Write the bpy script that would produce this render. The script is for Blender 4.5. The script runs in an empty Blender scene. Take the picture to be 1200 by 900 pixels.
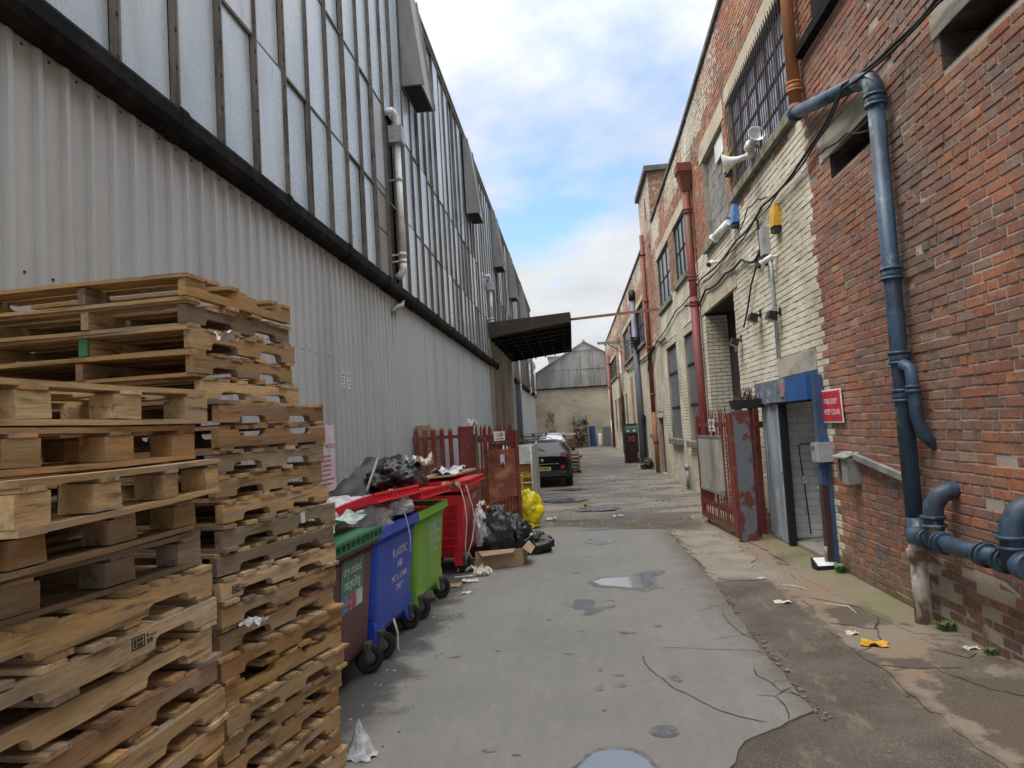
import bpy, math, random, bisect
from mathutils import Vector, Matrix, noise, geometry
S = bpy.context.scene
COL = S.collection
rnd = random.Random(11)
PI = math.pi
R = math.radians
U = rnd.uniform

# ------------------------------------------------------------------ camera
cam = bpy.data.cameras.new('camera')
cam.sensor_fit = 'HORIZONTAL'
cam.sensor_width = 36.0
cam.lens = 24.96
cam.clip_start = 0.05
cam.clip_end = 2000
cam_o = bpy.data.objects.new('camera', cam)
COL.objects.link(cam_o)
RT = Vector((0.99449318, 0.08608001, -0.05977908))
UP = Vector((0.06475249, -0.05619112, 0.99631806))
FW = Vector((-0.08240402, 0.99470236, 0.06145558))
EYE = Vector((0, 0, 1.85))
mw = Matrix(((RT.x, UP.x, -FW.x, EYE.x), (RT.y, UP.y, -FW.y, EYE.y), (RT.z, UP.z, -FW.z, EYE.z), (0, 0, 0, 1)))
cam_o.matrix_world = mw
S.camera = cam_o

# ------------------------------------------------------------------ world, sun, exposure
SUN_EL, SUN_AZ = R(60), R(250)        # azimuth clockwise from +Y
w = bpy.data.worlds.new('World')
S.world = w
w.use_nodes = True
nt = w.node_tree
N, L = nt.nodes, nt.links
N.clear()
out = N.new('ShaderNodeOutputWorld')
bg = N.new('ShaderNodeBackground')
bg.inputs['Strength'].default_value = 0.1
L.new(bg.outputs[0], out.inputs[0])
sky = N.new('ShaderNodeTexSky')
sky.sky_type = 'NISHITA'
sky.sun_disc = False
sky.sun_elevation = SUN_EL
sky.sun_rotation = SUN_AZ
sky.air_density = 1.0
sky.dust_density = 1.5
tc = N.new('ShaderNodeTexCoord')
sep = N.new('ShaderNodeSeparateXYZ')
L.new(tc.outputs['Generated'], sep.inputs[0])


def wmath(op, a, b=None, clamp=False):
    n = N.new('ShaderNodeMath')
    n.operation = op
    n.use_clamp = clamp
    for i, x in enumerate((a, b)):
        if x is None:
            continue
        if isinstance(x, (int, float)):
            n.inputs[i].default_value = x
        else:
            L.new(x, n.inputs[i])
    return n.outputs[0]


zz = wmath('MAXIMUM', sep.outputs['Z'], 0.0)
den = wmath('ADD', zz, 0.22)
cx = wmath('DIVIDE', sep.outputs['X'], den)
cy = wmath('DIVIDE', sep.outputs['Y'], den)
comb = N.new('ShaderNodeCombineXYZ')
L.new(cx, comb.inputs[0])
L.new(cy, comb.inputs[1])
comb.inputs[2].default_value = 2.35


def wnoise(scale, detail, rough, offs):
    mp = N.new('ShaderNodeMapping')
    mp.inputs['Location'].default_value = offs
    L.new(comb.outputs[0], mp.inputs[0])
    n = N.new('ShaderNodeTexNoise')
    n.inputs['Scale'].default_value = scale
    n.inputs['Detail'].default_value = detail
    n.inputs['Roughness'].default_value = rough
    L.new(mp.outputs[0], n.inputs['Vector'])
    return n.outputs['Fac']


n1 = wnoise(1.15, 7, .55, (9.05, 2.6, 0))
n2 = wnoise(3.2, 5, .5, (5, 2, 1))
mr = N.new('ShaderNodeMapRange')
mr.inputs['From Min'].default_value = 0.33
mr.inputs['From Max'].default_value = 0.49
mr.clamp = True
L.new(n1, mr.inputs['Value'])
cover = wmath('ADD', wmath('MULTIPLY', mr.outputs[0], 0.90), 0.10, True)
# cloud radiance: zenith boosted beyond a natural overcast to light the alley
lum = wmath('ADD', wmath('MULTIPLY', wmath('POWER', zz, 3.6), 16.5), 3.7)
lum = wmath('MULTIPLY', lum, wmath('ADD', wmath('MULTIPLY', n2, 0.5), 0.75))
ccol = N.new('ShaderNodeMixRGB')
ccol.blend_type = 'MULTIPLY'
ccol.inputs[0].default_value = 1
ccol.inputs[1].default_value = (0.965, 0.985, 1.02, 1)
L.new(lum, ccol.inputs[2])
skm = N.new('ShaderNodeMixRGB')
skm.blend_type = 'MULTIPLY'
skm.inputs[0].default_value = 1
skm.inputs[2].default_value = (0.95, 1.2, 1.35, 1)
L.new(sky.outputs[0], skm.inputs[1])
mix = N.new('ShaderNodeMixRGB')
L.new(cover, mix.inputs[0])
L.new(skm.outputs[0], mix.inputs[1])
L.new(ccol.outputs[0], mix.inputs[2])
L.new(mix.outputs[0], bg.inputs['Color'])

sl = bpy.data.lights.new('sun', 'SUN')
sl.energy = 1.5
sl.angle = R(30)
sl.color = (1.0, 0.96, 0.9)
so = bpy.data.objects.new('sun', sl)
COL.objects.link(so)
sd = Vector((math.sin(SUN_AZ) * math.cos(SUN_EL), math.cos(SUN_AZ) * math.cos(SUN_EL), math.sin(SUN_EL)))
so.rotation_euler = sd.to_track_quat('Z', 'Y').to_euler()
so.location = (0, -20, 40)

S.view_settings.view_transform = 'Standard'
S.view_settings.look = 'None'
S.view_settings.gamma = 1
S.view_settings.exposure = 1.14

# ------------------------------------------------------------------ mesh helpers


class MB:
    def __init__(s):
        s.v, s.f, s.s, s.m = [], [], [], []

    def face(s, idx, m=0, sm=False):
        s.f.append(tuple(idx)); s.m.append(m); s.s.append(sm)

    def quad(s, a, b, c, d, m=0, sm=False):
        k = len(s.v)
        s.v += [Vector(a), Vector(b), Vector(c), Vector(d)]
        s.face((k, k + 1, k + 2, k + 3), m, sm)

    def hexa(s, p, m=0):
        k = len(s.v)
        s.v += [Vector(q) for q in p]
        for q in ((3, 2, 1, 0), (4, 5, 6, 7), (0, 1, 5, 4), (1, 2, 6, 5), (2, 3, 7, 6), (3, 0, 4, 7)):
            s.face([k + i for i in q], m)

    def box(s, x0, y0, z0, x1, y1, z1, m=0, j=0.0):
        x0, x1 = min(x0, x1), max(x0, x1)
        y0, y1 = min(y0, y1), max(y0, y1)
        z0, z1 = min(z0, z1), max(z0, z1)
        p = [(x0, y0, z0), (x1, y0, z0), (x1, y1, z0), (x0, y1, z0), (x0, y0, z1), (x1, y0, z1), (x1, y1, z1), (x0, y1, z1)]
        if j:
            p = [(a + U(-j, j), b + U(-j, j), c + U(-j, j)) for a, b, c in p]
        s.hexa(p, m)

    def beam(s, p, q, wd, h, up=(0, 0, 1), m=0):
        p, q, up = Vector(p), Vector(q), Vector(up)
        d = (q - p).normalized()
        sd_ = d.cross(up).normalized()
        up = sd_.cross(d).normalized()
        a, b = sd_ * wd / 2, up * h / 2
        s.hexa([p - a - b, p + a - b, q + a - b, q - a - b, p - a + b, p + a + b, q + a + b, q - a + b], m)

    def tube(s, pts, r, n=10, m=0, cap=True):
        pts = [Vector(p) for p in pts]
        rs = r if isinstance(r, (list, tuple)) else [r] * len(pts)
        d0 = (pts[1] - pts[0]).normalized()
        nx = d0.orthogonal().normalized()
        k0 = len(s.v)
        for i, p in enumerate(pts):
            if i == 0:
                d = d0
            elif i == len(pts) - 1:
                d = (pts[i] - pts[i - 1]).normalized()
            else:
                d = ((pts[i] - pts[i - 1]).normalized() + (pts[i + 1] - pts[i]).normalized())
                d = d.normalized() if d.length > 1e-6 else (pts[i] - pts[i - 1]).normalized()
            nx = (nx - d * nx.dot(d))
            nx = nx.normalized() if nx.length > 1e-6 else d.orthogonal().normalized()
            ny = d.cross(nx)
            for k in range(n):
                a = 2 * PI * k / n
                s.v.append(p + (nx * math.cos(a) + ny * math.sin(a)) * rs[i])
        for i in range(len(pts) - 1):
            for k in range(n):
                a, b = k0 + i * n + k, k0 + i * n + (k + 1) % n
                s.face((a, b, b + n, a + n), m, True)
        if cap:
            s.face([k0 + k for k in reversed(range(n))], m)
            e = k0 + (len(pts) - 1) * n
            s.face([e + k for k in range(n)], m)

    def prism(s, poly, vec, m=0):
        poly = [Vector(p) for p in poly]
        vec = Vector(vec)
        k, n = len(s.v), len(poly)
        s.v += poly + [p + vec for p in poly]
        tris = geometry.tessellate_polygon([poly])
        nrm = Vector((0, 0, 0))
        for i in range(n):
            nrm += poly[i].cross(poly[(i + 1) % n])
        flip = nrm.dot(vec) > 0
        for t in tris:
            t = list(t)
            tn = (poly[t[1]] - poly[t[0]]).cross(poly[t[2]] - poly[t[0]])
            if tn.dot(vec) > 0:
                t.reverse()
            s.face([k + i for i in t], m)
            s.face([k + n + i for i in reversed(t)], m)
        for i in range(n):
            j = (i + 1) % n
            q = (k + i, k + j, k + n + j, k + n + i)
            s.face(q if flip else tuple(reversed(q)), m)

    def poly(s, pts, m=0):
        pts = [Vector(p) for p in pts]
        k = len(s.v)
        s.v += pts
        for t in geometry.tessellate_polygon([pts]):
            t = list(t)
            if (pts[t[1]] - pts[t[0]]).cross(pts[t[2]] - pts[t[0]]).z < 0:
                t.reverse()
            s.face([k + i for i in t], m)

    def lathe(s, prof, c, axis=(0, 0, 1), n=16, m=0):
        c, ax = Vector(c), Vector(axis).normalized()
        nx = ax.orthogonal().normalized()
        ny = ax.cross(nx)
        k0 = len(s.v)
        for r, h in prof:
            for k in range(n):
                a = 2 * PI * k / n
                s.v.append(c + ax * h + (nx * math.cos(a) + ny * math.sin(a)) * max(r, 1e-4))
        for i in range(len(prof) - 1):
            for k in range(n):
                a, b = k0 + i * n + k, k0 + i * n + (k + 1) % n
                s.face((a, b, b + n, a + n), m, True)

    def grid(s, nu, nv, fn, m=0, sm=True, wrap=False):
        k0 = len(s.v)
        for i in range(nu):
            for j in range(nv):
                s.v.append(Vector(fn(i / (nu - 1), j / ((nv - 1) if not wrap else nv))))
        for i in range(nu - 1):
            for j in range(nv if wrap else nv - 1):
                jj = (j + 1) % nv
                s.face((k0 + i * nv + j, k0 + i * nv + jj, k0 + (i + 1) * nv + jj, k0 + (i + 1) * nv + j), m, sm)

    def bag(s, c, r, seed, amp=.22, flat=.35, nu=40, nv=64, m=0, top=0.0):
        c = Vector(c)

        def fn(u, v):
            th, ph = u * PI, v * 2 * PI
            d = Vector((math.sin(th) * math.cos(ph), math.sin(th) * math.sin(ph), math.cos(th)))
            q = d * 1.6 + Vector((seed * 3.1, seed * 1.7, 0))
            k = 1 + amp * noise.noise(q) * 1.3 + amp * .6 * (abs(noise.noise(q * 2.6)) - .25) * 1.6 + amp * .42 * (.3 - abs(noise.noise((q.x * 3.6, q.y * 3.6, q.z * 1.5)))) + amp * .07 * noise.noise(q * 15)
            p = Vector((d.x * r[0], d.y * r[1], d.z * r[2])) * k
            if d.z > .5 and top:
                p.z += top * (d.z - .5) ** 2 * 4
                kk = 1 - .55 * (d.z - .5) * 2 * (1 if top > .1 else .3)
                p.x *= kk; p.y *= kk
            p.z = max(p.z, -r[2] * flat)
            return c + p
        s.grid(nu, nv, fn, m, True, True)


ROOTM = {}


SETOFF = [None]      # fittings were surveyed on the wall face; those standing proud of it sit nearer by this factor


def set_off(p, k):
    return Vector((p[0], p[1] * k, 1.85 + (p[2] - 1.85) * k))


def finish_mesh(name, mb, mats, inv=None):
    vs = [tuple(inv @ Vector(p)) for p in mb.v] if inv else [tuple(p) for p in mb.v]
    me = bpy.data.meshes.new(name)
    me.from_pydata(vs, [], mb.f)
    for mt in mats:
        me.materials.append(mt)
    me.polygons.foreach_set('use_smooth', mb.s)
    if len(mats) > 1:
        me.polygons.foreach_set('material_index', mb.m)
    me.update()
    return me


def root_of(o):
    while o.parent:
        o = o.parent
    return o


def part(name, mb, mats, parent, label=None, local=False, kind=None, color=None):
    """one part of a thing; the mesh is given in world space unless local"""
    mats = mats if isinstance(mats, (list, tuple)) else [mats]
    inv = None
    if SETOFF[0] and not local:
        mb.v = [set_off(p, SETOFF[0]) for p in mb.v]
    if not local:
        m = ROOTM.get(root_of(parent).name)
        inv = m.inverted() if m is not None else None
    o = bpy.data.objects.new(name, finish_mesh(name, mb, mats, inv))
    COL.objects.link(o)
    o.parent = parent
    if label:
        o['label'] = label
    if kind:
        o['kind'] = kind
    if color:
        o.color = color
    return o


def inst(name, me, parent, loc=(0, 0, 0), rot=(0, 0, 0), color=None, scale=None, label=None):
    o = bpy.data.objects.new(name, me)
    COL.objects.link(o)
    o.parent = parent
    o.location = loc
    o.rotation_euler = rot
    if scale:
        o.scale = scale
    if color:
        o.color = color
    if label:
        o['label'] = label
    return o


def thing(name, label, cat, loc=(0, 0, 0), rz=0.0, group=None):
    o = bpy.data.objects.new(name, None)
    o.empty_display_size = .2
    COL.objects.link(o)
    o.location = loc
    o.rotation_euler = (0, 0, rz)
    o['label'] = label
    o['category'] = cat
    if group:
        o['group'] = group
    ROOTM[o.name] = Matrix.Translation(Vector(loc)) @ Matrix.Rotation(rz, 4, 'Z')
    return o


def solo(name, mb, mats, label, cat, group=None, smooth_sub=0):
    """a thing that is one mesh, origin at the middle of its base"""
    mats = mats if isinstance(mats, (list, tuple)) else [mats]
    if SETOFF[0]:
        mb.v = [set_off(p, SETOFF[0]) for p in mb.v]
    xs = [p[0] for p in mb.v]; ys = [p[1] for p in mb.v]; zs = [p[2] for p in mb.v]
    c = Vector(((min(xs) + max(xs)) / 2, (min(ys) + max(ys)) / 2, min(zs)))
    o = bpy.data.objects.new(name, finish_mesh(name, mb, mats, Matrix.Translation(-c)))
    COL.objects.link(o)
    o.location = c
    o['label'] = label
    o['category'] = cat
    if group:
        o['group'] = group
    ROOTM[o.name] = Matrix.Translation(c)
    return o


def struct(name, mb, mats, kind='structure', parent=None):
    mats = mats if isinstance(mats, (list, tuple)) else [mats]
    o = bpy.data.objects.new(name, finish_mesh(name, mb, mats))
    COL.objects.link(o)
    o['kind'] = kind
    if parent:
        o.parent = parent
    return o


# ------------------------------------------------------------------ materials
def mat(name, a, b=None, amt=.4, scale=3.0, rough=.75, metal=0.0, var=.22, fine=45, bump=.2, bdist=.006,
        stretch=(1, 1, 1), src=None, coords='pos', soft=.07, rough_b=None, spec=.4, c=None, camt=.3, cscale=1.2,
        paint=None, big=.18, sharp_fine=None, cstretch=None, coat=0.0):
    m = bpy.data.materials.new(name)
    m.use_nodes = True
    t = m.node_tree
    n_, l_ = t.nodes, t.links
    bs = n_['Principled BSDF']
    bs.inputs['Metallic'].default_value = metal
    bs.inputs['Specular IOR Level'].default_value = spec
    bs.inputs['Coat Weight'].default_value = coat
    if coords == 'pos':
        vec = n_.new('ShaderNodeNewGeometry').outputs['Position']
    else:
        vec = n_.new('ShaderNodeTexCoord').outputs['Object']
    if coords == 'objr':      # object space plus a shift of its own for every object
        oi = n_.new('ShaderNodeObjectInfo')
        sc = n_.new('ShaderNodeVectorMath'); sc.operation = 'SCALE'
        cmb = n_.new('ShaderNodeCombineXYZ')
        for i in range(3):
            l_.new(oi.outputs['Random'], cmb.inputs[i])
        l_.new(cmb.outputs[0], sc.inputs[0]); sc.inputs['Scale'].default_value = 37.0
        ad = n_.new('ShaderNodeVectorMath'); ad.operation = 'ADD'
        l_.new(vec, ad.inputs[0]); l_.new(sc.outputs[0], ad.inputs[1])
        vec = ad.outputs[0]

    def mapping(st):
        mp = n_.new('ShaderNodeMapping')
        mp.inputs['Scale'].default_value = st
        l_.new(vec, mp.inputs[0])
        return mp.outputs[0]
    mv = mapping(stretch)

    def nz(sc, det=6, ro=.6, v=None):
        q = n_.new('ShaderNodeTexNoise')
        q.inputs['Scale'].default_value = sc
        q.inputs['Detail'].default_value = det
        q.inputs['Roughness'].default_value = ro
        l_.new(v or mv, q.inputs['Vector'])
        return q.outputs['Fac']

    def rng(v, lo, hi, o0=0.0, o1=1.0):
        q = n_.new('ShaderNodeMapRange')
        q.inputs['From Min'].default_value = lo
        q.inputs['From Max'].default_value = hi
        q.inputs['To Min'].default_value = o0
        q.inputs['To Max'].default_value = o1
        l_.new(v, q.inputs['Value'])
        return q.outputs[0]

    def mx(f, p, q, bl='MIX'):
        r_ = n_.new('ShaderNodeMixRGB')
        r_.blend_type = bl
        for i, x in enumerate((f, p, q)):
            if isinstance(x, (int, float)):
                r_.inputs[i].default_value = x
            elif isinstance(x, tuple):
                r_.inputs[i].default_value = x + (1,) if len(x) == 3 else x
            else:
                l_.new(x, r_.inputs[i])
        return r_.outputs[0]
    alpha = None
    if src == 'attr':
        at = n_.new('ShaderNodeAttribute')
        at.attribute_name = 'col'
        colr, alpha = at.outputs['Color'], at.outputs['Alpha']
    elif src == 'obj':
        oi2 = n_.new('ShaderNodeObjectInfo')
        colr = oi2.outputs['Color']
    else:
        colr = mx(0.0, a, a)
    rfac = None
    if b is not None:
        thr = .5 + (.5 - amt) * .5
        f = rng(nz(scale), thr - soft, thr + soft)
        colr = mx(f, colr, b)
        rfac = f
    if c is not None:
        thr = .5 + (.5 - camt) * .5
        cv = mapping(cstretch) if cstretch else None
        f = rng(nz(cscale, 8, .65, cv), thr - soft * 1.5, thr + soft * 1.5)
        colr = mx(f, colr, c)
    if paint is not None and alpha is not None:
        ad = n_.new('ShaderNodeMath'); ad.operation = 'ADD'
        l_.new(alpha, ad.inputs[0]); l_.new(nz(9.5, 9, .70), ad.inputs[1])
        f = rng(ad.outputs[0], .95, 1.03)
        pc = mx(rng(nz(1.1, 8, .7), .42, .66), paint, tuple(x * y for x, y in zip(paint, (.68, .64, .56))))
        colr = mx(f, colr, pc)
    fn = nz(fine, 5, .65)
    g = rng(fn, .25, .75, 1 - var, 1 + var)
    colr = mx(1.0, colr, g, 'MULTIPLY')
    g2 = rng(nz(scale * .35, 4, .5), .3, .7, 1 - big, 1 + big)
    colr = mx(1.0, colr, g2, 'MULTIPLY')
    l_.new(colr, bs.inputs['Base Color'])
    if rough_b is not None and rfac is not None:
        l_.new(rng(rfac, 0, 1, rough, rough_b), bs.inputs['Roughness'])
    else:
        l_.new(rng(fn, .2, .8, max(rough - .08, .02), min(rough + .08, 1)), bs.inputs['Roughness'])
    if bump:
        bp = n_.new('ShaderNodeBump')
        bp.inputs['Strength'].default_value = bump
        bp.inputs['Distance'].default_value = bdist
        l_.new(fn, bp.inputs['Height'])
        l_.new(bp.outputs[0], bs.inputs['Normal'])
    return m


def flat(name, a, rough=.6, metal=0.0, spec=.4, var=.08, **k):
    return mat(name, a, rough=rough, metal=metal, spec=spec, var=var, bump=k.pop('bump', .05), big=k.pop('big', .06), **k)


m_brick = mat('brick_clay', (.3, .12, .07), src='attr', paint=(.70, .65, .53), rough=.9, var=.42, fine=48, bump=.8, bdist=.006,
              b=(.15, .115, .10), amt=.30, scale=2.6, big=.16, c=(.30, .235, .185), camt=.20, cscale=11, soft=.10)
m_mortar = mat('mortar_joint', (.3, .27, .23), src='attr', paint=(.52, .47, .37), rough=.95, var=.3, fine=70, bump=.4, b=(.15, .13, .11), amt=.3, scale=1.7)
m_reveal = mat('recess_brickwork', (.40, .36, .27), (.25, .2, .16), amt=.35, scale=2, rough=.9, bump=.4, fine=30)
m_shadereveal = mat('painted_shade_reveal', (.06, .05, .045), (.12, .10, .085), amt=.3, scale=6, rough=.95, bump=.4)  # recess shade painted into the reveal colour
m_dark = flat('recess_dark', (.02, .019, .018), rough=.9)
m_conc = mat('aged_concrete', (.42, .38, .31), (.24, .21, .17), amt=.4, scale=2.3, rough=.9, var=.25, bump=.4, fine=50)
m_lintel = mat('buff_concrete', (.50, .43, .31), (.30, .26, .2), amt=.3, scale=2.0, rough=.9, var=.18, bump=.3)
m_sill = mat('mossy_concrete', (.25, .23, .19), (.13, .14, .07), amt=.5, scale=5, rough=.95, bump=.5)
m_clad = mat('grey_cladding_sheet', (.465, .487, .492), (.41, .424, .425), amt=.4, scale=.9, stretch=(1.6, 1.6, .25), rough=.42, metal=0, var=.05, fine=30, bump=.04, spec=.5, big=.06)
m_screw = flat('screw_head', (.05, .05, .05), rough=.5, metal=.5)
m_panel = mat('blue_grey_panel', (.40, .44, .475), (.335, .36, .38), amt=.38, scale=.8, stretch=(1.5, 1.5, .3), rough=.5, var=.06, bump=.05, big=.08,
              c=(.26, .25, .24), camt=.12, cscale=1.6, cstretch=(3, 3, .22))
m_gutter = mat('black_gutter_iron', (.011, .0105, .0105), (.022, .021, .02), amt=.4, scale=5, rough=.9, bump=.4, spec=.12)
m_bar = mat('glazing_bar_paint', (.17, .15, .13), (.10, .085, .075), amt=.4, scale=6, rough=.7, bump=.3, stretch=(1, 1, .3))
m_glass = mat('wired_glass', (.40, .475, .525), (.50, .56, .60), amt=.45, scale=1.1, rough=.28, var=.10, fine=55, bump=.12, bdist=.004, spec=.8, stretch=(1, 1, .35), big=.14,
              c=(.30, .31, .30), camt=.22, cscale=1.5, cstretch=(1.6, 1.6, .3), coords='objr')  # pale blue base carries the sky reflection as colour
m_vent = mat('galvanised_sheet', (.25, .24, .235), (.19, .183, .178), amt=.4, scale=2, rough=.55, metal=.1, stretch=(1, 1, .4), var=.1)
m_wpipe = mat('white_plastic_pipe', (.72, .72, .70), (.5, .48, .44), amt=.3, scale=4, rough=.45, var=.06, bump=.05)
m_concwall = mat('stained_concrete_wall', (.36, .34, .31), (.22, .20, .18), amt=.5, scale=.9, stretch=(1, 1, .25), rough=.9, bump=.3, c=(.23, .14, .10), camt=.08, cscale=.7)
m_rustroof = mat('rusty_canopy_sheet', (.05, .036, .032), (.10, .055, .042), amt=.35, scale=2.5, rough=.85, bump=.4, var=.3)
m_blueiron = mat('blue_painted_iron', (.045, .085, .135), (.034, .052, .075), amt=.45, scale=5, rough=.48, var=.28, bump=.35, spec=.45, stretch=(1, 1, .6),
                 c=(.25, .28, .27), camt=.22, cscale=4.2, soft=.03)
m_redpipe = mat('red_painted_iron', (.20, .045, .032), (.15, .07, .04), amt=.4, scale=4, rough=.6, var=.2, bump=.3, stretch=(1, 1, .35))
m_pinkpipe = mat('crimson_painted_iron', (.20, .045, .048), (.15, .045, .036), amt=.4, scale=3, rough=.6, var=.15, bump=.2, stretch=(1, 1, .35))
m_orange = mat('rust_orange_iron', (.42, .17, .06), (.3, .13, .05), amt=.5, scale=3, rough=.75, var=.2, bump=.3, stretch=(1, 1, .3))
m_rustpipe = mat('rust_brown_iron', (.16, .09, .06), (.26, .12, .06), amt=.4, scale=4, rough=.8, bump=.3)
m_gatered = mat('red_gate_paint', (.23, .045, .036), (.15, .06, .045), amt=.34, scale=5, rough=.62, var=.22, bump=.3, c=(.27, .20, .18), camt=.17, cscale=7)
m_gatepeel = mat('peeling_gate_paint', (.17, .05, .045), (.17, .18, .205), amt=.44, scale=3.6, rough=.6, var=.12, bump=.3, soft=.02, stretch=(1, 1, .7), big=.05)
m_rustsheet = mat('rusted_steel_sheet', (.23, .075, .045), (.42, .19, .10), amt=.5, scale=2.2, rough=.8, var=.28, bump=.35, stretch=(1, 1, 1.6), c=(.10, .035, .03), camt=.3, cscale=1.6)
m_greysheet = mat('weathered_grey_board', (.43, .43, .38), (.28, .28, .24), amt=.45, scale=3, rough=.8, var=.14, bump=.2, stretch=(1, 1, .3), c=(.32, .15, .06), camt=.12, cscale=2.4)
m_boarded = mat('grey_boarding_sheet', (.17, .18, .20), (.11, .115, .125), amt=.45, scale=1.8, rough=.55, var=.12, bump=.15, stretch=(1, 1, .4), c=(.22, .2, .18), camt=.15, cscale=2)
m_darkglass = mat('dark_old_glass', (.05, .055, .07), (.09, .10, .12), amt=.5, scale=1.4, rough=.22, var=.2, bump=.1, spec=.7)
m_barglass = mat('hazy_pane', (.34, .38, .45), (.10, .11, .14), amt=.5, scale=1.1, rough=.25, var=.1, spec=.6)
m_blackmetal = flat('black_steel', (.025, .022, .024), rough=.6, metal=.3, bump=.2)
m_brownframe = mat('brown_frame_paint', (.16, .06, .05), (.1, .05, .04), amt=.4, scale=8, rough=.7)
m_block = mat('grey_blockwork', (.26, .25, .23), (.19, .18, .165), amt=.45, scale=4, rough=.95, var=.2, bump=.5, fine=60)
m_bluepaint = mat('flaking_blue_paint', (.05, .10, .22), (.08, .12, .18), amt=.4, scale=4, rough=.55, var=.12, bump=.2, c=(.10, .055, .045), camt=.22, cscale=4.0)
m_rustjamb = mat('rust_and_blue_jamb', (.075, .038, .034), (.05, .085, .16), amt=.25, scale=3.0, rough=.7, bump=.3, stretch=(1, 1, .5), soft=.03)
m_fascia = mat('worn_sign_board', (.15, .18, .24), (.30, .31, .30), amt=.4, scale=5, rough=.7, soft=.03, c=(.09, .09, .07), camt=.3, cscale=4)
m_paledoor = mat('pale_blue_steel_door', (.42, .47, .51), (.30, .34, .38), amt=.4, scale=3, rough=.55, stretch=(1, 1, .3), var=.12, c=(.13, .10, .09), camt=.15, cscale=5)
m_whitebrick = mat('white_painted_brick', (.80, .81, .82), (.66, .67, .68), amt=.35, scale=3, rough=.7, bump=.3, var=.1)
m_whitejoint = mat('white_painted_joint', (.46, .47, .48), rough=.8)
m_floor = mat('worn_concrete_floor', (.30, .27, .22), (.2, .18, .15), amt=.4, scale=4, rough=.9)
m_cable = flat('black_cable', (.02, .019, .019), rough=.7)
m_greybox = mat('grey_enamel_box', (.40, .41, .42), (.3, .3, .3), amt=.3, scale=9, rough=.5)
m_galv = mat('dull_zinc', (.38, .38, .36), (.27, .26, .24), amt=.45, scale=6, rough=.5, metal=.35)
m_white = mat('white_plastic', (.74, .74, .71), (.58, .57, .53), amt=.35, scale=9, rough=.45, var=.06)
m_yellowbox = mat('yellow_alarm_plastic', (.62, .36, .03), (.5, .27, .03), amt=.4, scale=12, rough=.5, var=.08)
m_bluebox = mat('blue_alarm_plastic', (.10, .22, .55), (.07, .17, .45), amt=.4, scale=12, rough=.5, var=.08)
m_sign_red = mat('sign_red', (.62, .03, .06), (.5, .03, .06), amt=.4, scale=12, rough=.45, var=.06, bump=.02)
m_sign_white = mat('sign_white', (.78, .77, .76), (.68, .66, .65), amt=.4, scale=12, rough=.5, var=.05, bump=.02)
m_sign_pink = mat('faded_notice_sheet', (.70, .60, .66), (.60, .5, .57), amt=.4, scale=6, rough=.6, var=.05, bump=.02)
m_ink_red = flat('notice_red_ink', (.42, .05, .14), rough=.6)
m_ink = flat('black_ink', (.04, .04, .045), rough=.7)
m_ink_white = mat('worn_white_print', (.66, .69, .72), (.30, .36, .42), amt=.42, scale=30, rough=.6, soft=.03)
m_wood = mat('pallet_timber', (.4, .28, .16), src='obj', coords='objr', rough=.85, stretch=(1.4, 16, 16), scale=2.0, fine=9, var=.26, bump=.45, bdist=.004,
             b=(.13, .095, .068), amt=.27, big=.30, c=(.30, .25, .20), camt=.30, cscale=1.3)
m_wood_y = mat('pallet_stringer_timber', (.4, .28, .16), src='obj', coords='objr', rough=.85, stretch=(16, 1.4, 16), scale=2.0, fine=9, var=.26, bump=.45, bdist=.004,
               b=(.12, .088, .062), amt=.26, big=.30, c=(.30, .25, .20), camt=.30, cscale=1.3)
m_tyre = flat('black_rubber', (.022, .022, .022), rough=.85, bump=.2)
m_rim = flat('dull_wheel_centre', (.10, .10, .10), rough=.55, metal=.3)
m_blackbag = mat('black_bin_bag', (.010, .010, .011), rough=.24, var=.2, fine=14, bump=.6, bdist=.03, spec=.6, coords='obj')
m_greybag = mat('grey_bin_bag', (.028, .028, .031), rough=.26, var=.2, fine=14, bump=.6, bdist=.03, spec=.6)
m_clearbag = mat('clear_plastic_wrap', (.62, .62, .64), (.46, .45, .46), amt=.45, scale=9, rough=.2, var=.2, fine=22, bump=.7, bdist=.03, spec=.6)
m_yellowbag = mat('yellow_plastic_sack', (.80, .66, .02), (.62, .46, .01), amt=.3, scale=5, rough=.35, var=.1, fine=14, bump=.5, bdist=.03)
m_card = mat('cardboard', (.40, .27, .17), (.33, .22, .13), amt=.4, scale=6, rough=.85, var=.08, bump=.1)
m_paper = mat('scrap_paper', (.70, .66, .56), (.58, .53, .42), amt=.4, scale=20, rough=.8, bump=.4, fine=40)
m_string = flat('white_string', (.70, .68, .64), rough=.8)


def plastic(name, a):
    return mat(name, a, tuple(x * .86 for x in a), amt=.4, scale=3.5, rough=.42, var=.05, fine=90, bump=.06, spec=.45, stretch=(1, 1, .5),
               c=tuple(.62 * x + .055 for x in a), camt=.24, cscale=2.6, cstretch=(1.5, 1.5, .4))


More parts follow.
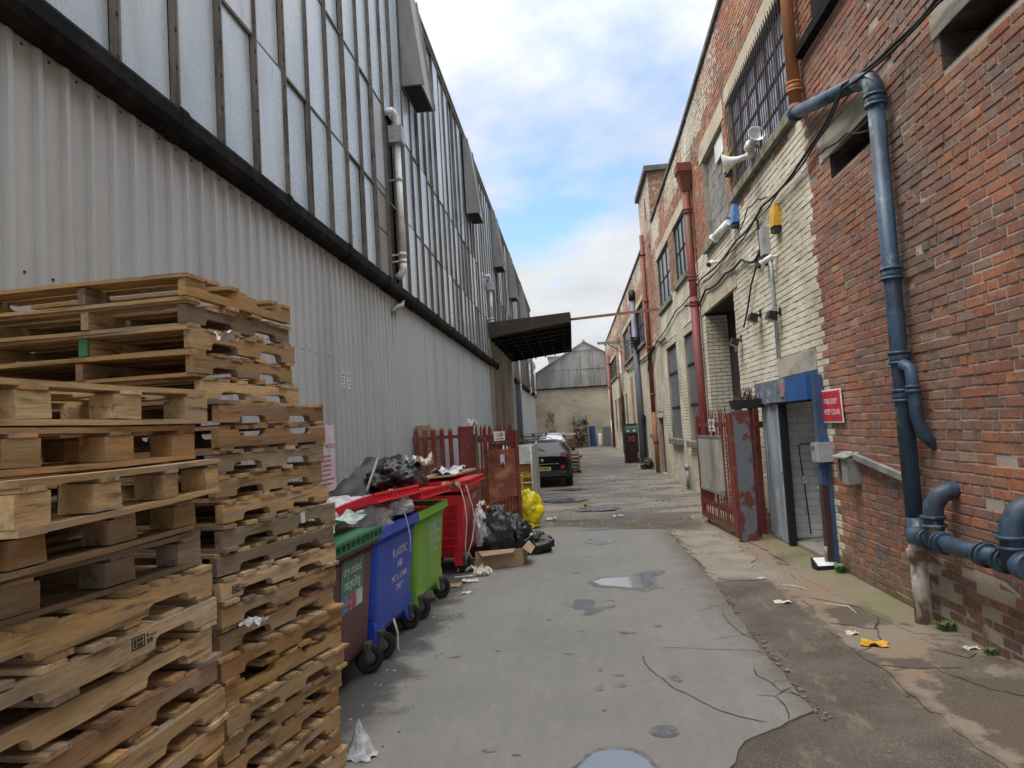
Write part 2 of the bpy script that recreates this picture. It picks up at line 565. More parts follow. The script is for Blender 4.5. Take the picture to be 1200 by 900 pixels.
m_maroon = plastic('maroon_plastic', (.11, .026, .036))
m_blue = plastic('blue_plastic', (.026, .080, .56))
m_green = plastic('lime_plastic', (.22, .50, .045))
m_red = plastic('red_plastic', (.62, .016, .03))
m_dgreen = plastic('bottle_green_plastic', (.045, .17, .085))
m_carpaint = mat('dark_car_paint', (.016, .019, .024), rough=.42, var=.06, fine=90, bump=0, spec=.35, coat=.15)
m_silver = mat('silver_car_paint', (.45, .46, .47), rough=.25, var=.04, bump=0, coat=.5, metal=.2)
m_carglass = mat('car_window', (.02, .026, .03), rough=.2, var=.05, bump=0, spec=.4)
m_lampred = flat('red_lamp_lens', (.45, .02, .03), rough=.15, bump=0)
m_plate = flat('yellow_number_plate', (.62, .48, .10), rough=.4, bump=0)
m_cream = mat('cream_painted_block', (.56, .51, .41), (.46, .41, .32), amt=.45, scale=.9, rough=.9, var=.08, bump=.2, stretch=(1, 1, 1.5))
m_fibre = mat('fibre_cement_sheet', (.35, .355, .345), (.23, .23, .22), amt=.5, scale=.8, rough=.85, stretch=(1.2, 1.2, .3), var=.12, bump=.1)
m_leaf = mat('weed_leaf', (.11, .19, .05), (.17, .24, .08), amt=.5, scale=30, rough=.7)
m_deadplant = mat('dead_plant', (.10, .06, .045), (.16, .10, .06), amt=.5, scale=30, rough=.9)
m_yelwood = mat('yellow_crate_plastic', (.68, .46, .05), (.52, .30, .04), amt=.4, scale=4, rough=.6)
m_bottlewhite = flat('gas_bottle_white', (.75, .75, .72), rough=.5)
m_scrap = mat('rusty_scrap', (.10, .075, .06), (.20, .12, .08), amt=.5, scale=6, rough=.8)
m_bluedrum = flat('blue_sheet', (.03, .08, .22), rough=.5)
m_greenpaint = mat('faded_green_steel', (.20, .27, .17), (.14, .17, .11), amt=.4, scale=3, rough=.7)
m_poleblue = mat('blue_grey_pole', (.17, .19, .24), (.12, .13, .15), amt=.4, scale=3, rough=.6, stretch=(1, 1, .4))
m_leafyellow = mat('orange_wrapper', (.70, .38, .02), (.6, .3, .02), amt=.4, scale=20, rough=.5)

# ------------------------------------------------------------------ lettering (flat meshes made from font curves, before the scene fills up)
TXT = {}
_specs = [('dry mixed', .115), ('recycling', .115), ('PLASTIC', .105), ('AND', .08), ('METAL CANS', .078), ('ONLY', .078),
          ('CARDBOARD', .092), ('RECYCLING', .08), ('FLATTEN ALL', .068), ('BOXES', .068),
          ('FIRE EXIT', .088), ('KEEP CLEAR', .088), ('CLARKE', .085), ('IMPORTANT NOTICE', .075), ('WASTE', .13), ('30', .36), ('OPEN', .1), ('EK', .05)]
_tmp = []
for s_, z_ in _specs:
    cu = bpy.data.curves.new('lettering', 'FONT')
    cu.body = s_
    cu.size = z_
    cu.align_x = 'CENTER'
    cu.align_y = 'CENTER'
    cu.extrude = .0008
    cu.resolution_u = 3
    o_ = bpy.data.objects.new('lettering', cu)
    COL.objects.link(o_)
    _tmp.append((s_, o_))
_dg = bpy.context.evaluated_depsgraph_get()
for s_, o_ in _tmp:
    TXT[s_] = bpy.data.meshes.new_from_object(o_.evaluated_get(_dg))
for s_, o_ in _tmp:
    cu = o_.data
    bpy.data.objects.remove(o_)
    bpy.data.curves.remove(cu)


def letter(s_, parent, pos, xdir, up, mt, name='lettering', stretch=1.0, local=False):
    """lettering lying on a face: xdir = reading direction, up = up"""
    xd, ud = Vector(xdir).normalized(), Vector(up).normalized()
    nd = xd.cross(ud)
    me = TXT[s_].copy()
    me.materials.clear()
    me.materials.append(mt)
    T = Matrix(((xd.x * stretch, ud.x, nd.x, pos[0]), (xd.y * stretch, ud.y, nd.y, pos[1]), (xd.z * stretch, ud.z, nd.z, pos[2]), (0, 0, 0, 1)))
    if not local:
        m = ROOTM.get(root_of(parent).name)
        if m is not None:
            T = m.inverted() @ T
    me.transform(T)
    o = bpy.data.objects.new(name, me)
    COL.objects.link(o)
    o.parent = parent
    return o

# ================================================================== GROUND


def ragged(pts, amp=.03, step=.08, closed=True, seed=0):
    """resample an outline and fray it"""
    o = []
    n = len(pts)
    for i in range(n if closed else n - 1):
        a, b = Vector(pts[i]).to_3d(), Vector(pts[(i + 1) % n]).to_3d()
        k = max(1, int((b - a).length / step))
        for q in range(k):
            p = a.lerp(b, q / k)
            f = amp * (1 if q else .4)
            o.append(Vector((p.x + f * 2 * noise.noise((p.x * 5, p.y * 5, seed)) + f * noise.noise((p.x * 17, p.y * 17, seed + 3)),
                             p.y + f * 2 * noise.noise((p.x * 5, p.y * 5, seed + 9)) + f * noise.noise((p.x * 17, p.y * 17, seed + 5)), p.z)))
    return o


def ground_mat(name, a, b, c, amt, camt, scale, cscale, stretch=(1, 1, 1), rough=.9, bump=.6, fine=70, var=.35, rough_b=None, bd=.006, big=.15):
    return mat(name, a, b, amt=amt, scale=scale, c=c, camt=camt, cscale=cscale, stretch=stretch, rough=rough, bump=bump, fine=fine, var=var, rough_b=rough_b, bdist=bd, big=big)


m_tarmac = ground_mat('worn_brown_tarmac', (.135, .108, .082), (.18, .148, .115), (.28, .235, .185), .45, .20, 1.9, 2.4, bump=.9, fine=85, var=.5, bd=.008)
m_yard = ground_mat('broken_yard_surface', (.235, .205, .165), (.095, .085, .075), (.33, .285, .22), .52, .26, 1.1, 1.3, stretch=(.5, 1, 1), bump=.7, fine=40, var=.35, rough_b=.5)
m_apron = ground_mat('stained_concrete_apron', (.30, .23, .16), (.20, .15, .11), (.29, .175, .09), .40, .34, 1.3, 1.1, bump=.4, fine=60, var=.2, rough_b=.75)
m_mossy = ground_mat('mossy_concrete_apron', (.30, .27, .19), (.19, .19, .10), (.14, .12, .10), .5, .22, 2.2, 1.8, bump=.4, fine=60, var=.25)
m_palepatch = ground_mat('pale_concrete_patch', (.40, .36, .28), (.26, .22, .16), (.20, .18, .12), .34, .16, 1.6, 2.4, bump=.4, fine=60, var=.2)
m_slab = bpy.data.materials.new('smooth_concrete_road')
m_wet = mat('damp_mark', (.085, .08, .075), (.12, .115, .105), amt=.4, scale=8, rough=.35, var=.3, bump=.3)
m_oil = mat('oil_mark', (.12, .11, .098), (.19, .175, .155), amt=.5, scale=14, rough=.55, var=.4, bump=.3)
m_puddle = flat('puddle_water', (.17, .195, .22), rough=.04, spec=1.0, var=.02, bump=0)  # pale base colour paints in the bright sky reflection
m_puddle_dark = mat('wet_grit', (.10, .098, .095), (.16, .155, .15), amt=.4, scale=30, rough=.3, bump=.3)
m_crack = flat('open_crack', (.055, .048, .04), rough=.95)


def build_slab_mat(m):
    m.use_nodes = True
    t = m.node_tree
    n_, l_ = t.nodes, t.links
    bs = n_['Principled BSDF']
    pos = n_.new('ShaderNodeNewGeometry').outputs['Position']
    sp = n_.new('ShaderNodeSeparateXYZ'); l_.new(pos, sp.inputs[0])

    def nz(sc, det=6, st=(1, 1, 1)):
        mp = n_.new('ShaderNodeMapping'); mp.inputs['Scale'].default_value = st; l_.new(pos, mp.inputs[0])
        q = n_.new('ShaderNodeTexNoise'); q.inputs['Scale'].default_value = sc; q.inputs['Detail'].default_value = det; q.inputs['Roughness'].default_value = .62
        l_.new(mp.outputs[0], q.inputs['Vector'])
        return q.outputs['Fac']

    def rng(v, lo, hi, a=0., b=1.):
        q = n_.new('ShaderNodeMapRange')
        for k, x in (('From Min', lo), ('From Max', hi), ('To Min', a), ('To Max', b)):
            q.inputs[k].default_value = x
        l_.new(v, q.inputs['Value']); return q.outputs[0]

    def mth(op, a, b):
        q = n_.new('ShaderNodeMath'); q.operation = op
        for i, x in enumerate((a, b)):
            if isinstance(x, float): q.inputs[i].default_value = x
            else: l_.new(x, q.inputs[i])
        return q.outputs[0]

    def mx(f, p, q, bl='MIX'):
        r_ = n_.new('ShaderNodeMixRGB'); r_.blend_type = bl
        for i, x in enumerate((f, p, q)):
            if isinstance(x, float): r_.inputs[i].default_value = x
            elif isinstance(x, tuple): r_.inputs[i].default_value = x + (1,)
            else: l_.new(x, r_.inputs[i])
        return r_.outputs[0]
    c = mx(rng(nz(.9), .35, .65), (.215, .205, .183), (.255, .242, .213))
    # brushed tyre tracks along the alley
    c = mx(rng(nz(2.2, 4, (3.5, .22, 1)), .42, .72, 0., .55), c, (.20, .192, .175))
    c = mx(rng(nz(5.5, 6, (1, .5, 1)), .60, .72, 0., .5), c, (.32, .30, .26))
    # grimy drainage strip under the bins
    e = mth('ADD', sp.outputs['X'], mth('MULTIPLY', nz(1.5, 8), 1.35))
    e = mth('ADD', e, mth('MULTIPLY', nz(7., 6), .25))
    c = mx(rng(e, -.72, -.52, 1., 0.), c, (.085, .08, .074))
    # dirt creeping in from the broken edges
    wv = mth('ADD', mth('MULTIPLY', mth('SUBTRACT', nz(2.4, 8), .5), .55), mth('MULTIPLY', mth('SUBTRACT', nz(11., 6), .5), .3))
    c = mx(rng(mth('ADD', sp.outputs['X'], wv), 1.12, 1.44, 0., .9), c, (.15, .122, .095))
    c = mx(rng(mth('ADD', sp.outputs['Y'], mth('MULTIPLY', wv, 3.)), 12.1, 13.0, 0., .8), c, (.22, .19, .15))
    # small oil drips
    c = mx(rng(nz(4.2, 3), .70, .745, 0., .8), c, (.10, .095, .085))
    c = mx(1., c, rng(nz(18, 8, (1, .4, 1)), .3, .7, .94, 1.06), 'MULTIPLY')
    c = mx(rng(nz(38, 4), .66, .72, 0., .55), c, (.12, .112, .10))
    f = nz(140, 3)
    c = mx(1., c, rng(f, .25, .75, .82, 1.18), 'MULTIPLY')
    l_.new(c, bs.inputs['Base Color'])
    bs.inputs['Roughness'].default_value = .72
    bs.inputs['Specular IOR Level'].default_value = .35
    bp = n_.new('ShaderNodeBump'); bp.inputs['Strength'].default_value = .25; bp.inputs['Distance'].default_value = .003
    l_.new(f, bp.inputs['Height']); l_.new(bp.outputs[0], bs.inputs['Normal'])


build_slab_mat(m_slab)


def build_alley_mat(m):
    m.use_nodes = True
    t = m.node_tree
    n_, l_ = t.nodes, t.links
    bs = n_['Principled BSDF']
    pos = n_.new('ShaderNodeNewGeometry').outputs['Position']
    sp = n_.new('ShaderNodeSeparateXYZ'); l_.new(pos, sp.inputs[0])

    def nz(sc, det=6, st=(1, 1, 1), off=(0, 0, 0), ro=.62):
        mp = n_.new('ShaderNodeMapping'); mp.inputs['Scale'].default_value = st; mp.inputs['Location'].default_value = off; l_.new(pos, mp.inputs[0])
        q = n_.new('ShaderNodeTexNoise'); q.inputs['Scale'].default_value = sc; q.inputs['Detail'].default_value = det; q.inputs['Roughness'].default_value = ro
        l_.new(mp.outputs[0], q.inputs['Vector'])
        return q.outputs['Fac']

    def mth(op, a, b=0.0):
        q = n_.new('ShaderNodeMath'); q.operation = op
        for i, x in enumerate((a, b)):
            if isinstance(x, (int, float)): q.inputs[i].default_value = x
            else: l_.new(x, q.inputs[i])
        return q.outputs[0]

    def rng(v, lo, hi, a=0., b=1.):
        q = n_.new('ShaderNodeMapRange')
        for k, x in (('From Min', lo), ('From Max', hi), ('To Min', a), ('To Max', b)):
            q.inputs[k].default_value = x
        l_.new(v, q.inputs['Value']); return q.outputs[0]

    def mx(f, p, q, bl='MIX'):
        r_ = n_.new('ShaderNodeMixRGB'); r_.blend_type = bl
        for i, x in enumerate((f, p, q)):
            if isinstance(x, float): r_.inputs[i].default_value = x
            elif isinstance(x, tuple): r_.inputs[i].default_value = x + (1,)
            else: l_.new(x, r_.inputs[i])
        return r_.outputs[0]
    X, Y = sp.outputs['X'], sp.outputs['Y']
    w1, w2 = nz(1.2, 7, off=(3, 1, 0)), nz(5.5, 7, off=(8, 3, 0), ro=.7)
    warp = mth('ADD', mth('MULTIPLY', mth('SUBTRACT', w1, .5), .55), mth('MULTIPLY', mth('SUBTRACT', w2, .5), .38))
    agg = nz(95, 4, ro=.7)
    # worn tarmac: brown binder, pale exposed stone, dusty veins
    c = mx(rng(nz(1.7, 8), .40, .62), (.095, .075, .058), (.145, .118, .092))
    c = mx(rng(agg, .55, .64, 0., .8), c, (.27, .235, .195))
    c = mx(rng(nz(2.6, 10, st=(1.6, .7, 1), off=(2, 7, 0), ro=.72), .55, .68, 0., .7), c, (.27, .22, .165))
    # old concrete apron against the wall, rust stained, broken through to the tarmac
    ap = rng(mth('ADD', X, warp), 2.02, 2.10)
    hole = rng(mth('ADD', nz(.95, 9, st=(1.3, .8, 1), off=(4.2, 2.6, 0), ro=.66), mth('MULTIPLY', mth('SUBTRACT', w2, .5), .16)), .56, .60, 1., .12)
    ac = mx(rng(nz(1.4, 7, off=(1, 9, 0)), .42, .62), (.27, .22, .165), (.275, .195, .125))
    ac = mx(rng(nz(9, 6), .55, .72, 0., .6), ac, (.20, .155, .115))
    c = mx(mth('MULTIPLY', ap, hole), c, ac)
    for ex, ey, kx, ky in ((2.5, 4.5, 2.0, 1.15), (2.42, 6.75, 2.6, 1.7), (2.3, 5.42, 4.2, 5.5), (2.75, 3.2, 2.2, 1.2)):
        ed = mth('MAXIMUM', mth('MULTIPLY', mth('ABSOLUTE', mth('SUBTRACT', X, ex)), kx), mth('MULTIPLY', mth('ABSOLUTE', mth('SUBTRACT', Y, ey)), ky))
        c = mx(rng(mth('ADD', ed, mth('MULTIPLY', warp, 2.2)),   .56, .70, .92, 0.), c, mx(rng(agg, .5, .66), (.105, .08, .06), (.17, .135, .10)))
    # moss on the strip beyond the blue pipe
    ms = mth('MULTIPLY', rng(mth('ADD', X, mth('MULTIPLY', warp, .8)), 2.50, 2.70), rng(mth('ADD', Y, mth('MULTIPLY', warp, 2.)), 5.9, 6.9))
    ms = mth('MULTIPLY', ms, rng(nz(3.2, 7, off=(6, 1, 0)), .36, .55, .25, .9))
    c = mx(ms, c, (.215, .20, .105))
    # pale concrete patch beside the road
    dx = mth('MULTIPLY', mth('ABSOLUTE', mth('SUBTRACT', X, 1.86)), 2.6)
    dy = mth('MULTIPLY', mth('ABSOLUTE', mth('SUBTRACT', Y, 10.15)), .52)
    pp = mth('SUBTRACT', mth('ADD', mth('MAXIMUM', dx, dy), mth('MULTIPLY', warp, .9)), 0.)
    pc = mx(rng(nz(2.2, 8, off=(2, 2, 5)), .42, .66), (.32, .285, .22), (.21, .175, .135))
    c = mx(rng(pp, .92, 1.06, 1., 0.), c, pc)
    fine = nz(150, 3)
    c = mx(1., c, rng(fine, .25, .75, .8, 1.2), 'MULTIPLY')
    l_.new(c, bs.inputs['Base Color'])
    bs.inputs['Specular IOR Level'].default_value = .3
    l_.new(rng(agg, .3, .7, .95, .78), bs.inputs['Roughness'])
    h = mth('ADD', agg, mth('MULTIPLY', w2, 2.))
    bp = n_.new('ShaderNodeBump'); bp.inputs['Strength'].default_value = .7; bp.inputs['Distance'].default_value = .007
    l_.new(h, bp.inputs['Height']); l_.new(bp.outputs[0], bs.inputs['Normal'])


m_alley = bpy.data.materials.new('worn_alley_ground')
build_alley_mat(m_alley)

g = MB(); g.quad((-300, -300, -.045), (300, -300, -.045), (300, 300, -.045), (-300, 300, -.045))
struct('ground', g, m_tarmac)
g = MB()      # near strip of tarmac, gently uneven
g.grid(40, 150, lambda u, v: (-.5 + 3.5 * u, -2 + 16 * v, -.013 + .006 * noise.noise((u * 9, v * 40, 3)) + .003 * noise.noise((u * 30, v * 140, 8))))
struct('tarmac_strip', g, m_alley)
g = MB()
g.grid(50, 190, lambda u, v: (-3.2 + 6.4 * u, 12.3 + 50 * v, -.026 + .016 * noise.noise((u * 10, v * 60, 5)) + .008 * noise.noise((u * 30, v * 190, 1))))
struct('yard_surface', g, m_yard)
g = MB()
pts = [(1.95, 1), (2.08, 3.2), (2.03, 4.4), (2.05, 5.1), (2.02, 6.0), (2.1, 7.0), (2.3, 8.0), (2.45, 8.9), (2.96, 9.0), (2.96, 1)]
g.prism([(p.x, p.y, -.004) for p in ragged(pts, .03, .1, seed=4)], (0, 0, -.03))
struct('concrete_apron', g, m_alley)
g = MB()
pts = [(2.62, 6.1), (2.5, 7.2), (2.42, 8.3), (2.5, 9.2), (2.42, 10.6), (2.5, 11.6), (2.98, 11.9), (2.98, 6.0)]
g.prism([(p.x, p.y, .001) for p in ragged(pts, .035, .1, seed=7)], (0, 0, -.04))
struct('mossy_apron', g, m_alley)
g = MB()
pts = [(1.50, 8.4), (1.95, 8.2), (2.15, 9.3), (2.2, 10.6), (2.02, 11.6), (1.52, 12.0)]
g.prism([(p.x, p.y, -.0025) for p in ragged(pts, .05, .1, seed=9)], (0, 0, -.03))
struct('pale_concrete_patch', g, m_alley)
g = MB()
pts = [(-3.1, 1), (-3.1, 13.0), (-.9, 12.95), (-.23, 13.07), (.73, 12.42), (1.42, 12.2), (1.43, 10.7), (1.43, 9.1), (1.43, 8.06), (1.42, 7.5), (1.39, 7.19), (1.39, 6.62),
       (1.34, 5.89), (1.36, 5.51), (1.36, 5.06), (1.35, 4.63), (1.27, 4.57), (1.16, 4.49), (.99, 4.34), (.81, 4.17), (.69, 3.92), (.55, 3.4), (.4, 2.4), (.35, 1)]
rg = ragged(pts, .014, .07, seed=2)
g.prism([(p.x, p.y, 0) for p in rg], (0, 0, -.03))
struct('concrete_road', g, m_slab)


def sheet(name, pts, z, m, amp=.02, step=.04, seed=0):
    q = MB()
    q.poly([(p.x, p.y, z) for p in ragged(pts, amp, step, seed=seed)])
    return struct(name, q, m)


pud = [(.11, 8.45), (.2, 8.6), (.47, 8.63), (.6, 8.71), (.75, 8.81), (.92, 8.8), (.89, 8.7), (.79, 8.57), (.76, 8.19), (.64, 7.99), (.47, 8.1), (.19, 8.25)]
cc = (.48, 8.4)
sheet('damp_rim', [((x - cc[0]) * 1.2 + cc[0], (y - cc[1]) * 1.3 + cc[1]) for x, y in pud], .003, m_oil, .03, .04, 1)
sheet('puddle', pud, .0055, m_puddle, .008, .04, 1)
pud2 = [(-.14, 3.6), (-.12, 3.89), (-.05, 4.05), (.01, 4.13), (.11, 4.15), (.2, 4.13), (.27, 4.04), (.33, 3.9), (.36, 3.6), (.1, 3.4)]
sheet('damp_rim', [((x - .1) * 1.16 + .1, (y - 3.8) * 1.14 + 3.8) for x, y in pud2], .003, m_oil, .02, .04, 5)
sheet('puddle', pud2, .0055, m_puddle, .008, .04, 5)
sheet('puddle', [(.05, 11.2), (.3, 11.35), (.5, 11.3), (.48, 11.05), (.22, 10.95)], .0055, m_puddle, .02, .05, 6)
sheet('puddle', [(-.05, 12.6), (.4, 12.75), (.7, 12.5), (.4, 12.45), (.1, 12.5)], .0055, m_puddle, .015, .05, 8)
sheet('puddle', [(-1.1, 17.8), (-.4, 18.1), (.3, 17.9), (.1, 17.3), (-.6, 17.2)], -.004, m_puddle, .06, .08, 12)
sheet('puddle', [(-.9, 20.6), (0.1, 21.0), (.5, 20.5), (-.2, 20.2)], -.004, m_puddle, .06, .08, 14)
sheet('puddle', [(-.2, 15.4), (.6, 15.7), (1.0, 15.5), (.5, 15.2)], -.003, m_puddle, .05, .08, 15)
sheet('damp_stain', [(-.18, 7.4), (-.09, 7.61), (.07, 7.62), (.08, 7.43), (.19, 7.2), (.07, 7.04), (-.02, 7.05), (0, 7.22)], .003, m_wet, .04, .03, 3)
sheet('damp_stain', [(.16, 7.55), (.32, 7.53), (.3, 7.5)], .003, m_wet, .01, .03, 3)
sheet('damp_stain', [(.12, 7.3), (.3, 7.36), (.28, 7.27), (.2, 7.24)], .003, m_wet, .015, .03, 31)
for i, (x, y, r, e) in enumerate([(-1.09, 5.89, .04, .7), (.35, 6.39, .045, .6), (.64, 6.56, .03, 1), (.08, 5.48, .016, 1.6), (.07, 5.1, .018, 1.8), (-.6, 4.19, .03, .8), (-.44, 4.12, .02, .6),
                                  (-.16, 5.87, .03, .5), (.61, 5.25, .03, 1.6), (.2, 5.35, .03, .6), (.22, 5.16, .035, .7), (.85, 8.0, .03, .5), (-.08, 9.0, .05, .6), (.1, 10.0, .05, .6), (-.35, 6.9, .016, 1),
                                  (-.75, 6.0, .018, .6), (-.05, 6.5, .018, 1), (1.05, 7.9, .02, .6), (.08, 4.72, .012, 1.2)]):
    sheet('oil_stain', [(x + r * 1.3 * math.cos(t_) * (1 + .3 * math.sin(3 * t_ + i)), y + r * 1.5 * e * math.sin(t_) * (1 + .3 * math.cos(2 * t_ + i))) for t_ in (0, .8, 1.6, 2.4, 3.2, 4, 4.8, 5.6)], .003, m_oil, r * .5, .008 + r * .06, i)
sheet('damp_stain', [(.42 + .068 * math.cos(a * PI / 6), 4.385 + .06 * math.sin(a * PI / 6)) for a in range(12)], .0045, m_puddle_dark, .006, .02, 2)
sheet('damp_rim', [(.42 + .09 * math.cos(a * PI / 8), 4.385 + .085 * math.sin(a * PI / 8)) for a in range(16)], .003, m_oil, .006, .03, 2)


def crack(pts, wd=.008, z=.0035, seed=0):
    c_ = ragged([(x, y, 0) for x, y in pts], .014, .04, False, seed)
    c_.append(Vector((pts[-1][0], pts[-1][1], 0)))
    q_ = MB()
    l_, r_ = [], []
    for i, p in enumerate(c_):
        d = (c_[min(i + 1, len(c_) - 1)] - c_[max(i - 1, 0)]).normalized()
        n_ = Vector((-d.y, d.x, 0)) * wd * .5 * (.4 + U(.2, 1.1))
        if i in (0, len(c_) - 1):
            n_ *= .2
        l_.append(p + n_); r_.append(p - n_)
    for i in range(len(c_) - 1):
        q_.quad((r_[i].x, r_[i].y, z), (r_[i + 1].x, r_[i + 1].y, z), (l_[i + 1].x, l_[i + 1].y, z), (l_[i].x, l_[i].y, z))
    return struct('crack', q_, m_crack)


for i, (p, wd) in enumerate([([(.42, 5.79), (.42, 5.62), (.45, 5.44), (.57, 5.07), (.7, 4.83), (.87, 4.6), (1.04, 4.47)], .013), ([(.6, 5.96), (.96, 5.87), (1.32, 5.8), (1.37, 5.6)], .009),
                             ([(1.2, 5.42), (1.18, 5.27), (1.24, 5.07), (1.26, 4.96), (1.32, 4.98), (1.35, 4.85)], .013), ([(1.07, 4.9), (1.19, 4.87), (1.21, 4.73), (1.2, 4.58), (1.17, 4.5)], .012),
                             ([(1.19, 4.87), (1.29, 4.96), (1.36, 5.02)], .010), ([(1.31, 7.05), (1.26, 6.81), (1.27, 6.42), (1.31, 6.22), (1.38, 6.05)], .012), ([(1.01, 6.12), (1.29, 6.21), (1.39, 6.3)], .008),
                             ([(1.03, 6.98), (1.31, 7.2), (1.4, 7.25)], .008), ([(1.22, 5.1), (1.28, 5.16), (1.36, 5.12)], .008), ([(1.33, 6.2), (1.4, 6.12)], .01), ([(1.27, 4.95), (1.36, 4.83)], .009), ([(1.0, 9.6), (1.43, 9.7)], .008)]):
    crack(p, wd * .58, seed=i)
for i, p in enumerate([[(2.1, 6.5), (2.4, 6.25), (2.5, 6.5), (2.75, 6.9)], [(2.05, 5.4), (2.3, 5.3), (2.6, 5.3)], [(2.4, 5.3), (2.55, 4.9), (2.8, 4.7)], [(2.2, 7.4), (2.5, 7.0), (2.7, 6.6)],
                       [(2.45, 6.4), (2.3, 5.9), (2.05, 5.7)], [(2.6, 5.7), (2.72, 5.5), (2.85, 5.6)]]):
    crack(p, .010, -.0005, seed=30 + i)
m_slabchip = mat('concrete_chip', (.22, .21, .187), (.15, .135, .115), amt=.4, scale=14, rough=.9)
m_gritstone = mat('grit_stone', (.20, .165, .13), (.32, .28, .23), amt=.4, scale=30, rough=.95)
# loose grit and small stones along the edges
q = MB()
for i in range(760):
    if i < 330:
        y = U(3.2, 12); x = U(1.38, 2.3) if U(0, 1) < .7 else U(2.1, 2.9); z = -.016
    elif i < 480:
        y = U(4.2, 9.8); x = -1.45 + U(-.35, .25); z = 0
    else:
        y = U(12.6, 24); x = U(-1, 2.7); z = -.014
    r = U(.003, .0085) * (1 if i < 480 else 1.8)
    q.box(x - r, y - r * U(.6, 1.3), z, x + r, y + r, z + r * U(.5, 1.2), m=rnd.choice((0, 0, 0, 1)) if i >= 330 else 0, j=r * .4)
struct('grit', q, [m_gritstone, m_paper], kind='stuff')
# crumbled bits of the concrete road along its broken right edge
q = MB()
for i in range(110):
    y = 4.5 + 8 * U(0, 1) ** 1.6
    x = 1.385 + abs(rnd.gauss(0, .045)) + (.0 if y > 5.5 else -.03)
    r = U(.005, .011) if U(0, 1) < .75 else U(.012, .026)
    n_ = rnd.choice((4, 5, 5, 6)); a0 = U(0, 6)
    q.prism([(x + r * U(.6, 1.2) * math.cos(a0 + 2 * PI * k / n_), y + r * U(.8, 1.6) * math.sin(a0 + 2 * PI * k / n_), -.012) for k in range(n_)], (0, 0, U(.008, .016)))
struct('edge_rubble', q, m_slabchip, kind='stuff')

# ================================================================== BRICK WAREHOUSE (right)
WX = 2.96
wh = thing('brick_warehouse', 'long two storey brick warehouse, bare red brick nearest and cream painted further along', 'building', (WX, 0, 0))


def ztop(y):
    P_ = [(-3, 9.2), (5, 9.1), (11.9, 8.88), (16.8, 8.52), (23.2, 8.30), (27, 8.2), (60, 8.1)]
    for (a, za), (b, zb) in zip(P_, P_[1:]):
        if y <= b:
            return za + (zb - za) * (y - a) / (b - a)
    return 8.1


# y0, y1, z0, z1, depth, back material
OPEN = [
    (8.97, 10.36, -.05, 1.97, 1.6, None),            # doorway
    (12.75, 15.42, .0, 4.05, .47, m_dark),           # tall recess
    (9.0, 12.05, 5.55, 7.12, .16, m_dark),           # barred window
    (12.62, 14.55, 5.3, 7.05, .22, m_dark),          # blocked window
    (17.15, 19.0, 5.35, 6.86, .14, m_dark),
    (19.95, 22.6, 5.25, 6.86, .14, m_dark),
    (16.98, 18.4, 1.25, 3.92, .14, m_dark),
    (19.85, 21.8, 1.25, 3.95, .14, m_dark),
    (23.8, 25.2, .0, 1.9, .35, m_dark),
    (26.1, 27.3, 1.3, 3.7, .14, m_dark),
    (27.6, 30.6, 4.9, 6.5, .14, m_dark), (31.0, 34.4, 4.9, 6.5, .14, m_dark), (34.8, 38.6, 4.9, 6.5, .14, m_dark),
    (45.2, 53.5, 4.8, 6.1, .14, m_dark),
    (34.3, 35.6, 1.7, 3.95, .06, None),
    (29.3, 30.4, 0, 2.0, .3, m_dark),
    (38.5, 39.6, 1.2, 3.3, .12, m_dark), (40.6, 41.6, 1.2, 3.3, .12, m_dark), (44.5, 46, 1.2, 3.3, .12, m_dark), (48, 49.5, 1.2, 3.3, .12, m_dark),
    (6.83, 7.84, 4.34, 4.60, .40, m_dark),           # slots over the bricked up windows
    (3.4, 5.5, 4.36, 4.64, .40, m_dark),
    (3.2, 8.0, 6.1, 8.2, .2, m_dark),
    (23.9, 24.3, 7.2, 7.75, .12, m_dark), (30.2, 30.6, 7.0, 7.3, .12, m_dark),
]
LINT = [  # concrete bands: y0,y1,z0,z1,proud,material
    (8.85, 12.3, 7.12, 7.44, .012, m_lintel), (12.45, 14.8, 7.05, 7.4, .012, m_lintel), (17.0, 22.8, 6.86, 7.14, .012, m_lintel),
    (8.8, 12.15, 5.42, 5.55, .09, m_sill), (12.5, 14.7, 5.16, 5.3, .09, m_sill), (17.1, 19.1, 5.22, 5.35, .07, m_sill), (19.85, 22.7, 5.12, 5.25, .07, m_sill),
    (12.4, 15.75, 4.05, 4.42, .015, m_lintel), (16.9, 18.5, 1.10, 1.25, .12, m_sill), (19.75, 21.9, 1.10, 1.25, .12, m_sill), (26.0, 27.4, 1.18, 1.3, .1, m_sill),
    (16.8, 18.6, 3.92, 4.1, .008, m_lintel), (19.7, 22.0, 3.95, 4.12, .008, m_lintel), (8.78, 10.38, 2.33, 2.58, .02, m_conc),
    (6.7, 8.12, 4.60, 4.86, .015, m_conc), (3.2, 5.6, 4.64, 4.82, .015, m_conc), (3.0, 8.42, 5.98, 6.1, .09, m_gutter),
    (23.6, 25.4, 1.9, 2.05, .01, m_lintel), (26.0, 27.4, 3.7, 3.85, .01, m_lintel), (27.4, 38.8, 6.5, 6.72, .012, m_lintel), (27.4, 38.8, 4.78, 4.9, .07, m_sill),
    (38.4, 41.8, 1.08, 1.2, .1, m_sill), (45, 53.8, 4.68, 4.8, .07, m_sill), (45, 53.8, 6.1, 6.3, .012, m_lintel),
]
CUT = [(a, b, c, d) for a, b, c, d, e, f in OPEN] + [(a, b, c, d) for a, b, c, d, e, f in LINT]
m_coping = mat('dark_coping', (.10, .095, .09), (.16, .15, .14), amt=.4, scale=4, rough=.9, bump=.3)

